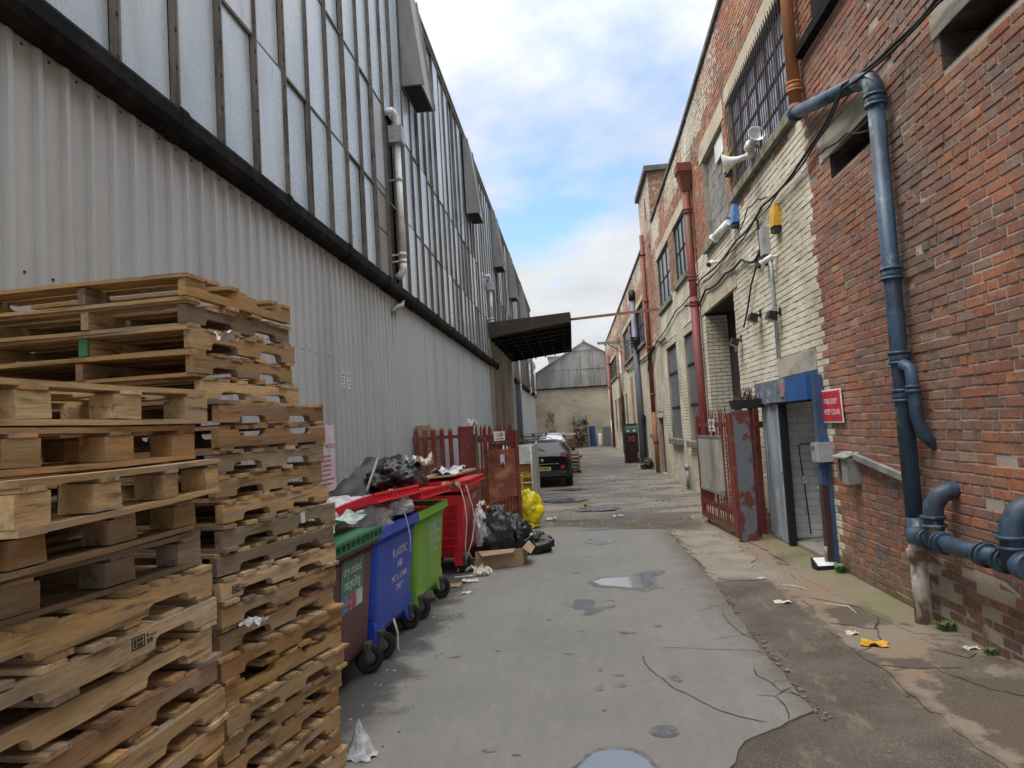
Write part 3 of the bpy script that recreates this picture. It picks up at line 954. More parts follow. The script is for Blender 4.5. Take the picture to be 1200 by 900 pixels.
PAL = dict(orange=(.46, .175, .075), red=(.38, .135, .075), brown=(.33, .16, .10), purple=(.26, .125, .095), grey=(.27, .185, .145), tan=(.43, .27, .165), char=(.15, .10, .08))


def brick_col(y, z):
    """base clay colour and how much paint is left (alpha)"""
    nn = noise.noise((y * .55, z * .55, 2.0))
    if y < 8.52 + .03 * noise.noise((0, z * 3, 0)):
        pa = .0
        if y > 6.75 or (y > 6.2 and z < 1.2):
            wts = dict(orange=2.0, red=4.4, brown=4, purple=1.0, grey=.8, tan=1.0)
            if z > 4.9:
                wts = dict(red=2, brown=3, purple=6, grey=1)
            if y > 8.02 and z > 2.3:
                wts = dict(red=4, brown=3, purple=2, orange=.5)
            if z < 1.1 and y < 8.0:
                wts['grey'] = 3; wts['tan'] = 1.8; pa = .12
        elif y > 5.62:
            wts = dict(grey=4, purple=3, brown=4, char=.5, red=1.6, orange=.4)
            if z < 2.4:
                wts = dict(grey=3, purple=2.5, brown=4, red=2.4, tan=.8, orange=1.0)
        else:
            wts = dict(orange=2.4, red=5, brown=3.4, purple=1.6, grey=.7, tan=.3)
        if y > 8.5 - 1e-6:
            pass
        if z > 6.1 and y > 8.0:
            wts = dict(orange=5, red=2, tan=1)
        if z < .75 and y < 6.6:
            wts['grey'] = 2.5
        if nn > .25:
            wts['char'] = wts.get('char', 0) + .3
    else:
        wts = dict(orange=2, red=4, brown=3, tan=1, purple=1)
        line = 5.35 + .25 * noise.noise((y * .9, 0, 7)) - (.9 if y > 22.8 else 0)
        if z < line:
            pa = .86 + .1 * nn
            if z < .5:
                pa -= .16
            if y > 20 and U(0, 1) < .04:
                pa -= .2
        elif z > ztop(y) - .95 + .25 * nn:
            pa = .50 + .22 * nn
        else:
            pa = .385 + .16 * nn
        if 12.3 < y < 17.1 and z > 5.3 and not (z > 7.4):
            pa = .33 + .14 * nn
            wts['orange'] = 4
        if y > 26:
            pa = max(pa, .44) if z > line else pa
    ks = list(wts)
    c = PAL[rnd.choices(ks, [wts[k] for k in ks])[0]]
    f = U(.86, 1.14)
    c = [x * f for x in c]
    if y < 8.55:      # sooty band beside the blue pipe, duller and more even than the rest
        band = max(0, min(1, 1 - abs(y - 6.15) / .75)) * max(.25, min(1, (z - 1.2) / 1.6))
        soot = max(0, min(1, .5 + 1.6 * noise.noise((y * .8, z * .45, 11))))
        k = .30 + .34 * band
        mean = [a * (1 - band) + b * band for a, b in zip((.335, .15, .095), (.235, .165, .135))]
        c = [(a * (1 - k) + b * k) * (1 - .28 * soot) for a, b in zip(c, mean)]
    g3 = sum(c) / 3
    
    if z < .42 + .2 * nn and 6.4 < y:
        k = .55 * (1 - z / .62)
        c = [a * (1 - k) + b * k for a, b in zip(c, (.12, .125, .06))]
    if y <= 6.7:
        k = max(0, min(1, (.75 + .25 * nn - z) / .6)) * .62
        c = [a * (1 - k) + b * k for a, b in zip(c, (.10, .08, .06))]
    return (c[0], c[1], c[2], pa)


COURSE, BL = .0815, .243
bricks = []           # (y0,y1,z0,z1,proud,col)
nz_ = int(9.2 / COURSE) + 2
for i in range(-1, nz_):
    z0 = i * COURSE
    z1 = z0 + COURSE - .0135
    zc = (z0 + z1) / 2
    header = (i % 6 == 2)
    bl = BL / 2 if header else BL
    y = 2.0 + (BL / 2 if i % 2 else 0) + (BL / 4 if header else 0) + U(-.02, .02)
    cuts = [(a, b) for a, b, c, d in CUT if c - .045 < zc < d + .045]
    while y < 58.2:
        L_ = bl * U(.94, 1.06)
        a0, a1 = y, y + L_ - .0125
        y += L_
        if z1 > ztop(a0) - .05:
            continue
        seg = [(a0, a1)]
        for ca, cb in cuts:
            ns = []
            for sa, sb in seg:
                if cb <= sa or ca >= sb:
                    ns.append((sa, sb)); continue
                if sa < ca - .03:
                    ns.append((sa, ca - .006))
                if sb > cb + .03:
                    ns.append((cb + .006, sb))
            seg = ns
        for sa, sb in seg:
            if sb - sa < .03:
                continue
            yc = (sa + sb) / 2
            if yc < 8.5 and U(0, 1) < .006:
                continue
            pr = U(-.003, .005)
            if 5.6 < yc < 6.65 and zc > 2.2:
                pr += U(-.006, .008)
            if zc < .6 and yc < 6.5:
                pr += U(-.012, .004)
            bricks.append((sa, sb, z0 + U(-.002, .002), z1 + U(-.002, .002), pr, brick_col(yc, zc)))


def brick_geo(mbv, mbf, b):
    a0, a1, z0, z1, pr, c = b
    k = len(mbv)
    xf, xb = WX - pr, WX + .03
    e = .004
    j = lambda: U(-.0022, .0022)
    f = [(xf + j(), a0 + e, z0 + e + j()), (xf + j(), a1 - e, z0 + e + j()), (xf + j(), a1 - e + j(), z1 - e + j()), (xf + j(), a0 + e + j(), z1 - e + j())]
    s_ = [(xf + .006, a0, z0), (xf + .006, a1, z0), (xf + .006, a1, z1), (xf + .006, a0, z1)]
    bk = [(xb, a0, z0), (xb, a1, z0), (xb, a1, z1), (xb, a0, z1)]
    if a0 < 16:
        mbv += f + s_ + bk
        mbf.append((k, k + 3, k + 2, k + 1))
        for q in range(4):
            p = (q + 1) % 4
            mbf.append((k + q, k + p, k + 4 + p, k + 4 + q))
            mbf.append((k + 4 + q, k + 4 + p, k + 8 + p, k + 8 + q))
        return 9
    mbv += s_[:0] + [(xf, a0, z0), (xf, a1, z0), (xf, a1, z1), (xf, a0, z1)] + bk
    mbf.append((k, k + 3, k + 2, k + 1))
    for q in range(4):
        p = (q + 1) % 4
        mbf.append((k + q, k + p, k + 4 + p, k + 4 + q))
    return 5


def screen_size(b):
    p = Vector((WX, (b[0] + b[1]) / 2, (b[2] + b[3]) / 2)) - EYE
    d = p.dot(FW)
    if d < .3:
        return 0
    sx, sy = 600 + 832 * p.dot(RT) / d, 450 - 832 * p.dot(UP) / d
    if not (5 < sx < 1195 and 5 < sy < 895):
        return 0
    return (b[1] - b[0]) * (b[3] - b[2]) * WX / d ** 3


def face_cols(me, cols):
    at = me.attributes.new('col', 'FLOAT_COLOR', 'FACE')
    at.data.foreach_set('color', [x for c in cols for x in c])


order = sorted(range(len(bricks)), key=lambda i: -screen_size(bricks[i]))
top300 = set(order[:300])
v_, f_, c_ = [], [], []
for i, b in enumerate(bricks):
    if i in top300:
        continue
    n = brick_geo(v_, f_, b)
    c_ += [b[5]] * n
me = bpy.data.meshes.new('brickwork')
off = wh.location
me.from_pydata([(x - WX, y, z) for x, y, z in v_], [], f_)
me.materials.append(m_brick)
face_cols(me, c_)
o = bpy.data.objects.new('brickwork', me); COL.objects.link(o); o.parent = wh; o['kind'] = 'stuff'
for i in sorted(top300):
    v_, f_ = [], []
    n = brick_geo(v_, f_, bricks[i])
    a0, a1, z0, z1 = bricks[i][:4]
    cy_, cz_ = (a0 + a1) / 2, (z0 + z1) / 2
    me = bpy.data.meshes.new('brick')
    me.from_pydata([(x - WX, y - cy_, z - cz_) for x, y, z in v_], [], f_)
    me.materials.append(m_brick)
    face_cols(me, [bricks[i][5]] * n)
    o = bpy.data.objects.new('brick', me); COL.objects.link(o); o.parent = wh
    o.location = (0, cy_, cz_)

# mortar face with the openings left out, reveals and backs
MX = WX + .010
ys = sorted({-3.0, 58.2, 8.5} | {o_[0] for o_ in OPEN} | {o_[1] for o_ in OPEN} | {11.9, 16.8, 23.2, 27} | set(range(-2, 58, 2)))
zs = sorted({-.1, 5.35, 7.9} | {max(o_[2], -.1) for o_ in OPEN} | {o_[3] for o_ in OPEN} | {1, 2, 3, 4, 6.5})
zs = [z for z in zs if z <= 7.9]
hi = [o_ for o_ in OPEN if o_[3] > 7.9]
mv, mf, mc = [], [], []


def mcell(a, b, z0, z0b, z1, z1b):
    k = len(mv)
    mx_ = .007 if a < 8.4 else (.005 if a < 16 else .009)
    mv.extend([(mx_, a, z0), (mx_, b, z0b), (mx_, b, z1b), (mx_, a, z1)])
    mf.append((k, k + 3, k + 2, k + 1))
    yc, zc = (a + b) / 2, (z0 + z1) / 2
    if yc < 8.5:
        mc.append((.40, .335, .275, 0.0))
    elif zc < 5.35:
        mc.append((.27, .24, .20, .80) if yc < 16 else (.16, .14, .115, .47))
    else:
        mc.append((.26, .215, .18, .4))


for a, b in zip(ys, ys[1:]):
    for c, d in zip(zs, zs[1:]):
        yc, zc = (a + b) / 2, (c + d) / 2
        if any(o_[0] < yc < o_[1] and o_[2] < zc < o_[3] for o_ in OPEN):
            continue
        mcell(a, b, c, c, d, d)
    if not any(o_[0] < (a + b) / 2 < o_[1] for o_ in hi):
        mcell(a, b, 7.9, 7.9, ztop(a) - .02, ztop(b) - .02)
    else:
        mcell(a, b, 8.2, 8.2, ztop(a) - .02, ztop(b) - .02)
me = bpy.data.meshes.new('mortar')
me.from_pydata(mv, [], mf)
me.materials.append(m_mortar)
face_cols(me, mc)
o = bpy.data.objects.new('mortar', me); COL.objects.link(o); o.parent = wh

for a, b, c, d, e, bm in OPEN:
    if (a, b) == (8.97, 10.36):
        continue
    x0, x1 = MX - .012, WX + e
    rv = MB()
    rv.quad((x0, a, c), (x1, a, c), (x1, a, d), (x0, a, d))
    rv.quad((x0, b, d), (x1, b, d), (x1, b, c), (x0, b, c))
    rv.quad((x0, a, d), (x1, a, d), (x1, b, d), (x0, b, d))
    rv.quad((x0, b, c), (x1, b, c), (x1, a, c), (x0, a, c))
    part('opening_reveal', rv, m_shadereveal if b < 8.3 or (a == 12.75) else m_reveal, wh)
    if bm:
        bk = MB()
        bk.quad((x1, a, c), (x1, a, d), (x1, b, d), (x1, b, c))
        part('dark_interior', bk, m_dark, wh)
for a, b, c, d, pr, bm in LINT:
    q = MB()
    q.box(WX - pr, a, c, WX + .06, b, d, j=.004)
    part('sill' if pr > .05 else 'lintel', q, bm, wh)
q = MB()
yy = [-3, 2, 5, 8, 11.9, 14, 16.8, 20, 23.2]
for a, b in zip(yy, yy[1:]):
    q.hexa([(WX - .05, a, ztop(a) - .03), (WX + .35, a, ztop(a) - .03), (WX + .35, b, ztop(b) - .03), (WX - .05, b, ztop(b) - .03),
            (WX - .05, a, ztop(a) + .06), (WX + .35, a, ztop(a) + .06), (WX + .35, b, ztop(b) + .06), (WX - .05, b, ztop(b) + .06)])
for a, b in ((26.7, 36), (36, 47), (47, 58.2)):
    q.hexa([(WX - .05, a, ztop(a) - .03), (WX + .35, a, ztop(a) - .03), (WX + .35, b, ztop(b) - .03), (WX - .05, b, ztop(b) - .03),
            (WX - .05, a, ztop(a) + .05), (WX + .35, a, ztop(a) + .05), (WX + .35, b, ztop(b) + .05), (WX - .05, b, ztop(b) + .05)])
part('coping', q, m_coping, wh)
q = MB(); q.box(WX + .3, -3, 7.5, 16, 58.2, 7.7); q.box(15.8, -3, 0, 16, 58.2, 7.5); q.box(WX + .36, -3, -.1, 16, -2.8, 7.5)
part('roof', q, m_coping, wh)
# stair tower standing above the parapet
tw = thing('stair_tower', 'small brick stair tower with a flat overhanging roof, rising above the warehouse parapet', 'tower', (WX + .9, 24.9, 8.0))
TX0, TX1, TY0, TY1 = WX, WX + 2.2, 23.3, 26.6
v_, f_, c_ = [], [], []
for i in range(24):
    z0 = 8.2 + i * COURSE
    for sidef in (0, 1):
        a = (TX0 if sidef else TY0) + (BL / 2 if i % 2 else 0) * .99
        e_ = TX1 if sidef else TY1
        a = a - (BL / 2 if i % 2 else 0)
        first = True
        while a < e_ - .02:
            L_ = BL / 2 if (first and i % 2) else BL
            first = False
            b = min(a + L_ - .011, e_)
            k = len(v_)
            z1 = z0 + COURSE - .0125
            if sidef:
                p = [(a, TY0 - .004, z0), (b, TY0 - .004, z0), (b, TY0 - .004, z1), (a, TY0 - .004, z1), (a, TY0 + .02, z0), (b, TY0 + .02, z0), (b, TY0 + .02, z1), (a, TY0 + .02, z1)]
                fl = False
            else:
                p = [(TX0 - .004, a, z0), (TX0 - .004, b, z0), (TX0 - .004, b, z1), (TX0 - .004, a, z1), (TX0 + .02, a, z0), (TX0 + .02, b, z0), (TX0 + .02, b, z1), (TX0 + .02, a, z1)]
                fl = True
            v_ += p
            qs = [(0, 1, 2, 3)] + [((t + 1) % 4, t, t + 4, (t + 1) % 4 + 4) for t in range(4)]
            for t in qs:
                f_.append(tuple(k + s for s in (reversed(t) if fl else t)))
            cc_ = PAL[rnd.choice(['red', 'brown', 'orange', 'purple', 'tan', 'grey'])]
            c_ += [(cc_[0], cc_[1], cc_[2], .5 if not sidef else .38)] * 5
            a += L_
me = bpy.data.meshes.new('brickwork')
me.from_pydata([(x - WX - .9, y - 24.9, z - 8.0) for x, y, z in v_], [], f_)
me.materials.append(m_brick); face_cols(me, c_)
o = bpy.data.objects.new('brickwork', me); COL.objects.link(o); o.parent = tw; o['kind'] = 'stuff'
q = MB(); q.box(TX0 + .012, TY0 + .012, 7.9, TX1, TY1, 10.1); part('wall_core', q, m_reveal, tw)
q = MB(); q.box(TX0 - .12, TY0 - .15, 10.0, TX1 + .1, TY1 + .1, 10.17); part('roof_slab', q, m_coping, tw)
q = MB(); q.box(TX0 - .01, 24.4, 8.75, TX0 + .05, 24.75, 9.45); part('window', q, m_brownframe, tw)

# ---- windows of the warehouse


def window(y0, y1, z0, z1, cols, rows, pane, frame, x=WX + .09, fw=.05, name='window', pane_name='pane'):
    fr = MB()
    d = .03
    fr.box(x - d, y0, z0, x + d, y0 + fw, z1); fr.box(x - d, y1 - fw, z0, x + d, y1, z1)
    fr.box(x - d, y0 + fw, z0, x + d, y1 - fw, z0 + fw); fr.box(x - d, y0 + fw, z1 - fw, x + d, y1 - fw, z1)
    for i in range(1, cols):
        yc = y0 + (y1 - y0) * i / cols
        fr.box(x - d * .9, yc - fw * .4, z0 + fw, x + d * .9, yc + fw * .4, z1 - fw)
    for k in range(1, rows):
        zc = z0 + (z1 - z0) * k / rows
        fr.box(x - d * .8, y0 + fw, zc - fw * .3, x + d * .8, y1 - fw, zc + fw * .3)
    f = part(name, fr, frame, wh)
    for i in range(cols):
        for k in range(rows):
            q_ = MB()
            a, b = y0 + (y1 - y0) * i / cols, y0 + (y1 - y0) * (i + 1) / cols
            c, dd = z0 + (z1 - z0) * k / rows, z0 + (z1 - z0) * (k + 1) / rows
            q_.box(x - .006, a + .012, c + .012, x + .006, b - .012, dd - .012)
            part(pane_name, q_, pane, f)
    return f


bw = window(9.02, 12.03, 5.57, 7.10, 6, 4, m_barglass, m_brownframe, x=WX + .07, fw=.045)
gr = MB()       # bar grille standing in front
for i in range(31):
    y = 8.98 + i * 3.1 / 30
    gr.box(WX - .049, y - .008, 5.50, WX - .040, y + .008, 7.16)
for z in (5.56, 6.2, 7.08):
    gr.box(WX - .041, 8.95, z - .022, WX - .033, 12.1, z + .022)
for y in (8.97, 10.5, 12.08):
    gr.box(WX - .03, y - .02, 5.55, WX + .04, y + .02, 5.59)
part('window_grille', gr, m_blackmetal, wh, kind='stuff')
for i, (a, b) in enumerate(((12.64, 14.53),)):
    z = 5.31
    k = 0
    while z < 6.98:
        y = a - (.22 if k % 2 else 0)
        while y < b:
            p0, p1 = max(y, a), min(y + .43, b)
            if p1 - p0 > .06:
                q = MB(); q.box(WX + .10 + U(-.006, .006), p0, z, WX + .2, p1, min(z + .205, 7.04)); part('block', q, m_block, wh)
            y += .44
        z += .215; k += 1
q = MB(); q.box(WX + .05, 12.75, 6.62, WX + .085, 13.55, 6.98); part('white_board', q, m_sign_white, wh, label='white board fixed in the top of the blocked window')
for (a, b, c, d) in ((17.17, 18.98, 5.37, 6.84), (19.97, 22.58, 5.27, 6.84)):
    window(a, b, c, d, 3, 2, m_darkglass, m_blackmetal, x=WX + .06)
for (a, b) in ((16.99, 18.39), (19.86, 21.79)):
    z = 1.26
    for h in (.92, 1.0, .73):
        q = MB(); q.box(WX + .05 + U(0, .012), a, z, WX + .07, b, z + h - .012); part('boarding_panel', q, m_boarded, wh)
        q = MB(); q.box(WX + .03, a, z + h - .03, WX + .05, b, z + h + .004); part('batten', q, m_blackmetal, wh)
        z += h
window(26.12, 27.28, 1.32, 3.68, 2, 3, m_darkglass, m_brownframe)
for a, b, k in ((27.62, 30.58, 3), (31.02, 34.38, 3), (34.82, 38.58, 4)):
    window(a, b, 4.92, 6.48, k, 2, m_darkglass, m_blackmetal)
window(45.22, 53.48, 4.82, 6.08, 7, 2, m_darkglass, m_blackmetal)
for a, b in ((38.52, 39.58), (40.62, 41.58), (44.52, 45.98), (48.02, 49.48)):
    window(a, b, 1.22, 3.28, 1, 2, m_darkglass, m_brownframe)
q = MB(); q.box(WX - .004, 34.31, 1.71, WX + .03, 35.59, 3.94); part('bricked_panel', q, mat('orange_brick_panel', (.42, .20, .11), (.32, .15, .09), amt=.5, scale=6, rough=.9), wh, label='orange blocked up window panel')
q = MB(); q.box(WX + .12, 23.82, .02, WX + .17, 25.18, 1.88); part('low_door', q, m_brownframe, wh)
q = MB(); q.box(WX + .1, 29.32, .02, WX + .15, 30.38, 1.98); part('low_door', q, m_dark, wh)
# tall recess: shutter, steel beam and lamp bracket
# courses on the recess reveal that faces the camera
v_, f_, c_ = [], [], []
for i in range(49):
    z0 = i * COURSE
    x = WX + .005 - (BL / 2 if i % 2 else 0)
    while x < WX + .45:
        a, b = max(x, WX + .005), min(x + BL - .011, WX + .45)
        x += BL
        if b - a < .03:
            continue
        k = len(v_); z1 = z0 + COURSE - .0125; yf, yb = 15.405 - U(0, .004), 15.43
        v_ += [(a, yf, z0), (b, yf, z0), (b, yf, z1), (a, yf, z1), (a, yb, z0), (b, yb, z0), (b, yb, z1), (a, yb, z1)]
        f_ += [(k, k + 1, k + 2, k + 3)] + [(k + (t + 1) % 4, k + t, k + t + 4, k + (t + 1) % 4 + 4) for t in range(4)]
        c_ += [brick_col(15, min(z0, 4))] * 5
me = bpy.data.meshes.new('recess_brickwork'); me.from_pydata([(x - WX, y, z) for x, y, z in v_], [], f_); me.materials.append(m_brick); face_cols(me, c_)
o = bpy.data.objects.new('recess_brickwork', me); COL.objects.link(o); o.parent = wh; o['kind'] = 'stuff'
q = MB(); q.box(WX + .1, 12.76, 3.0, WX + .5, 13.4, 3.12); q.beam((WX + .2, 13.0, 3.12), (WX + .45, 13.2, 3.5), .05, .05); part('steel_bracket', q, m_rustpipe, wh)

# doorway: lobby with white painted brick
lb = MB()
XL = WX + 1.5
lb.quad((MX - .012, 8.96, 0), (XL, 8.96, 0), (XL, 8.96, 2.1), (MX - .012, 8.96, 2.1))
lb.quad((XL, 8.96, 0), (XL, 10.40, 0), (XL, 10.40, 2.1), (XL, 8.96, 2.1))
lb.quad((MX, 8.96, 1.99), (XL, 8.96, 1.99), (XL, 10.4, 1.99), (MX, 10.4, 1.99))
lb.quad((MX - .01, 10.40, 0), (MX - .01, 10.40, 2.1), (XL, 10.40, 2.1), (XL, 10.40, 0))
part('lobby', lb, m_whitejoint, wh)
q = MB(); q.box(WX - .02, 8.97, -.05, XL, 10.38, .06, j=.003); part('threshold', q, m_floor, wh)
for i in range(0, 18):
    z0 = .07 + i * .107
    x = WX + .01 - (.2 if i % 2 else 0)
    while x < XL:
        a, b = max(x, WX + .01), min(x + .39, XL)
        x += .40
        if b - a > .04:
            q = MB(); q.box(a, 10.388 + U(-.002, .002), z0, b, 10.41, min(z0 + .099, 1.985)); part('lobby_block', q, m_whitebrick, wh)
q = MB(); q.tube([(WX + .25, 10.375, .12), (WX + .22, 10.375, .8), (WX + .18, 10.375, 1.35), (WX + .22, 10.375, 1.38), (WX + .9, 10.375, 1.36)], .008, 6); part('conduit', q, m_cable, wh)
q = MB(); q.box(WX + .19, 10.35, .82, WX + .27, 10.385, .93); part('light_switch', q, m_white, wh)
q = MB(); q.box(WX + .62, 10.33, 1.45, WX + .82, 10.385, 1.70); part('meter_box', q, m_blackmetal, wh)
q = MB(); q.box(WX + .66, 10.34, 1.38, WX + .78, 10.385, 1.45); part('meter_base', q, m_white, wh)

# door frame (blue) with fascia boards, and the opened steel door leaf
SETOFF[0] = .98
df = thing('door_frame', 'flaking blue door frame with a rusty right jamb around the open doorway', 'door frame', (WX - .05, 9.65, 0))
q = MB(); q.beam((WX - .06, 8.87, .95), (WX - .06, 8.87, 2.27), .10, .12, up=(0, 1, 0)); part('jamb', q, m_bluepaint, df, label='upper right jamb in flaking blue paint')
q = MB(); q.beam((WX - .06, 8.87, -.05), (WX - .06, 8.87, .95), .104, .124, up=(0, 1, 0)); part('jamb', q, m_rustjamb, df, label='lower right jamb, mostly dark rust')
q = MB(); q.box(WX - .045, 8.778, -.03, WX - .0, 8.803, 1.5); part('jamb_edge', q, m_bluepaint, df)
q = MB(); q.beam((WX - .06, 10.37, -.02), (WX - .06, 10.37, 2.0), .10, .07, up=(0, 1, 0)); part('jamb', q, m_blackmetal, df, label='dark left jamb')
q = MB(); q.box(WX - .16, 8.94, 1.98, WX - .01, 9.82, 2.29, j=.004); part('fascia', q, mat('blue_fascia', (.03, .12, .36), (.03, .10, .28), amt=.3, scale=4, rough=.45, var=.08), df, label='plain blue fascia box')
q = MB(); q.box(WX - .15, 9.825, 1.985, WX - .01, 11.42, 2.30, j=.004); part('fascia', q, m_fascia, df, label='worn grey fascia with scraps of lettering')
q = MB(); q.box(WX - .163, 9.87, 2.05, WX - .15, 10.05, 2.24); part('sticker', q, mat('faded_red_sticker', (.35, .12, .14), (.4, .3, .32), amt=.5, scale=12), df)
letter('EK', df, (WX - .152, 10.39, 2.124), (0, -1, 0), (0, 0, 1), m_ink_white, stretch=3.2)
q = MB(); q.box(WX - .115, 9.05, 1.955, WX - .03, 10.34, 1.98); part('header', q, m_blackmetal, df)
q = MB(); q.tube([(WX - .13, 8.83, .05), (WX - .13, 8.83, .22)], .022, 8); q.tube([(WX - .12, 8.9, .9), (WX - .12, 8.95, .9)], .02, 8); part('hinge_stub', q, m_galv, df)
SETOFF[0] = .975
dl = thing('steel_door', 'pale blue grey steel door leaf folded open against the cream wall', 'door', (WX - .1, 10.9, 0))
q = MB(); q.box(WX - .09, 10.46, -.03, WX - .05, 11.33, 1.97, j=.003); part('leaf', q, m_paledoor, dl)
for y in (10.5, 10.9, 11.29):
    q = MB(); q.box(WX - .112, y - .035, .03, WX - .09, y + .035, 1.95); part('stile', q, m_paledoor, dl)
q = MB(); q.box(WX - .13, 10.44, .9, WX - .09, 10.5, 1.0); part('lock', q, m_galv, dl)
SETOFF[0] = None

# ================================================================== FACTORY SHED (left)
FX = -3.0
fs = thing('factory_shed', 'tall factory shed with grey ribbed cladding below a black gutter and wired glass above', 'building', (FX, 0, 0))
GZ0, GZ1 = 4.44, 11.40
PITCH, RIB = .74, .2265
# ribbed cladding sheets: one shared mesh, four ribs wide
SW = RIB * 4


def clad_mesh(h, z0, screws=True):
    q = MB()
    prof = []
    for k in range(4):
        y = k * RIB
        prof += [(0, y), (0, y + .166), (.032, y + .174), (.032, y + .212), (0, y + .220)]
    prof.append((0, SW))
    for (xa, ya), (xb, yb) in zip(prof, prof[1:]):
        q.quad((xa, ya, z0), (xb, yb, z0), (xb, yb, z0 + h), (xa, ya, z0 + h))
    if screws:
        for k in range(4):
            for z in (z0 + h - .13, z0 + h - 1.45, z0 + h - 2.9):
                y = k * RIB + .08 + U(-.01, .01)
                q.box(-.001, y - .007, z - .007, .006, y + .007, z + .007, m=1)
    return finish_mesh('cladding_sheet', q, [m_clad, m_screw])


cms = [clad_mesh(4.35, -.02) for _ in range(4)]
y = 12.2
i = 0
while y > -3:
    y -= SW
    inst('cladding_sheet', cms[i % 4], fs, (U(0, .004) + .004 * (i % 2), y, 0))
    i += 1
q = MB(); q.box(FX - .12, -3, -.05, FX - .012, 58, 4.4); q.box(FX - .12, -3, 4.4, FX - .05, 58, 11.3); part('wall_core', q, m_dark, fs)
# flat blue grey panels
for i, (a, b) in enumerate(((12.22, 14.55), (14.56, 17.0), (17.01, 19.3), (19.31, 21.6), (21.61, 23.9), (23.91, 26.3))):
    q = MB(); q.box(FX - .01, a, -.02, FX + .012 + U(0, .008), b - .015, 4.3); part('flat_panel', q, m_panel, fs)
q = MB()
for k in range(9):
    y = 21.7 + k * .5
    q.box(FX + .01, y, 0, FX + .03, y + .06, 4.25)
part('panel_rib', q, m_panel, fs, kind='stuff')
q = MB(); q.box(FX - .1, 26.35, -.05, FX + .06, 36.9, 5.5); part('concrete_wall', q, m_concwall, fs, label='stained bare concrete wall under the canopy')
q = MB()
y = 36.95
cm2 = clad_mesh(4.2, -.02, False)
while y < 57.5:
    inst('cladding_sheet', cm2, fs, (.0, y, 0)); y += SW
# gutter in lengths with collars
y = -3.0
k = 0
while y < 58:
    if 26.3 < y < 36.8:
        y = 36.9; continue
    e = min(y + 2.05, 26.3 if y < 26.3 else 58)
    dz = U(-.006, .006)
    q = MB()
    pr = [(0.03, 4.42), (.17, 4.43), (.185, 4.40), (.18, 4.30), (.15, 4.24), (.09, 4.215), (0.03, 4.22)]
    q.prism([(FX + a, y, z + dz) for a, z in pr], (0, e - y - .004, 0))
    q.prism([(FX + a * 1.06, e - .14, (z - 4.33) * 1.14 + 4.33 + dz) for a, z in pr], (0, .10, 0))
    part('gutter', q, m_gutter, fs)
    y = e; k += 1
# glazing: bars, panes, transoms
bar = MB()
bar.box(-.005, -.029, GZ0, .042, .029, GZ1 - .1)
bar.box(.042, -.012, GZ0, .056, .012, GZ1 - .1)
z = GZ0 + .12
while z < GZ1 - .2:
    bar.box(.042, -.024, z - .012, .054, -.012, z + .012, m=1); z += .31
bar_me = finish_mesh('glazing_bar', bar, [m_bar, m_screw])
ROWS = [(GZ0 + .0, 5.955), (5.98, 7.635), (7.66, 11.26)]
pane_me = []
for (a, b) in ROWS:
    vs_ = []
    for t in range(3):
        q = MB(); q.box(-.006, .036, a, .004, PITCH - .036, b)
        vs_.append(finish_mesh('pane', q, [m_glass]))
    pane_me.append(vs_)
far_p, far_b = MB(), MB()
y = 4.52 - PITCH * 9
idx = 0
while y < 57.6:
    yy_ = y
    skip = 11.1 < yy_ < 12.1
    inst('glazing_bar', bar_me, fs, (U(-.003, .003), yy_, 0), (0, 0, U(-.006, .006)))
    for r_, (a, b) in enumerate(ROWS):
        if skip and r_ < 2:
            continue
        if 3.0 < yy_ < 50 and idx < 300:
            inst('pane', rnd.choice(pane_me[r_]), fs, (U(-.002, .004), yy_, 0), (0, U(-.003, .003), U(-.010, .010))); idx += 1
        else:
            far_p.box(FX - .006, yy_ + .036, a, FX + .004, yy_ + PITCH - .036, b)
    y += PITCH
part('pane', far_p, m_glass, fs, kind='stuff')
for z in (5.967, 7.647):
    y = -2.2
    while y < 57.5:
        if not (11.0 < y + .3 < 12.2 and z < 7.0):
            q = MB(); q.box(FX - .002, y, z - .0135, FX + .022, min(y + PITCH * 4 - .01, 57.6), z + .0135); part('transom', q, m_bar, fs)
        y += PITCH * 4
q = MB(); q.box(FX - .12, -3, 11.27, FX + .07, 58, 11.36); q.box(FX - .2, -3, 11.36, FX + .10, 58, 11.44); part('eaves_trim', q, m_bar, fs)
q = MB(); q.quad((FX - .2, -3, 11.43), (FX - .2, 58, 11.43), (FX - 8, 58, 14), (FX - 8, -3, 14)); part('roof', q, m_fibre, fs)
q = MB(); q.box(FX - 8, -3, 0, FX - .12, -2.9, 11.3); q.box(FX - 8, 57.9, 0, FX - .12, 58, 11.3); part('end_wall', q, m_clad, fs)
# dull infill boards behind the first downpipe
for a, b in ((4.5, 5.3), (5.32, 6.1), (6.12, 7.62)):
    q = MB(); q.box(FX - .01, 11.22, a, FX + .012, 12.05, b - .01); part('infill_board', q, m_vent if a < 5.4 else m_panel, fs)
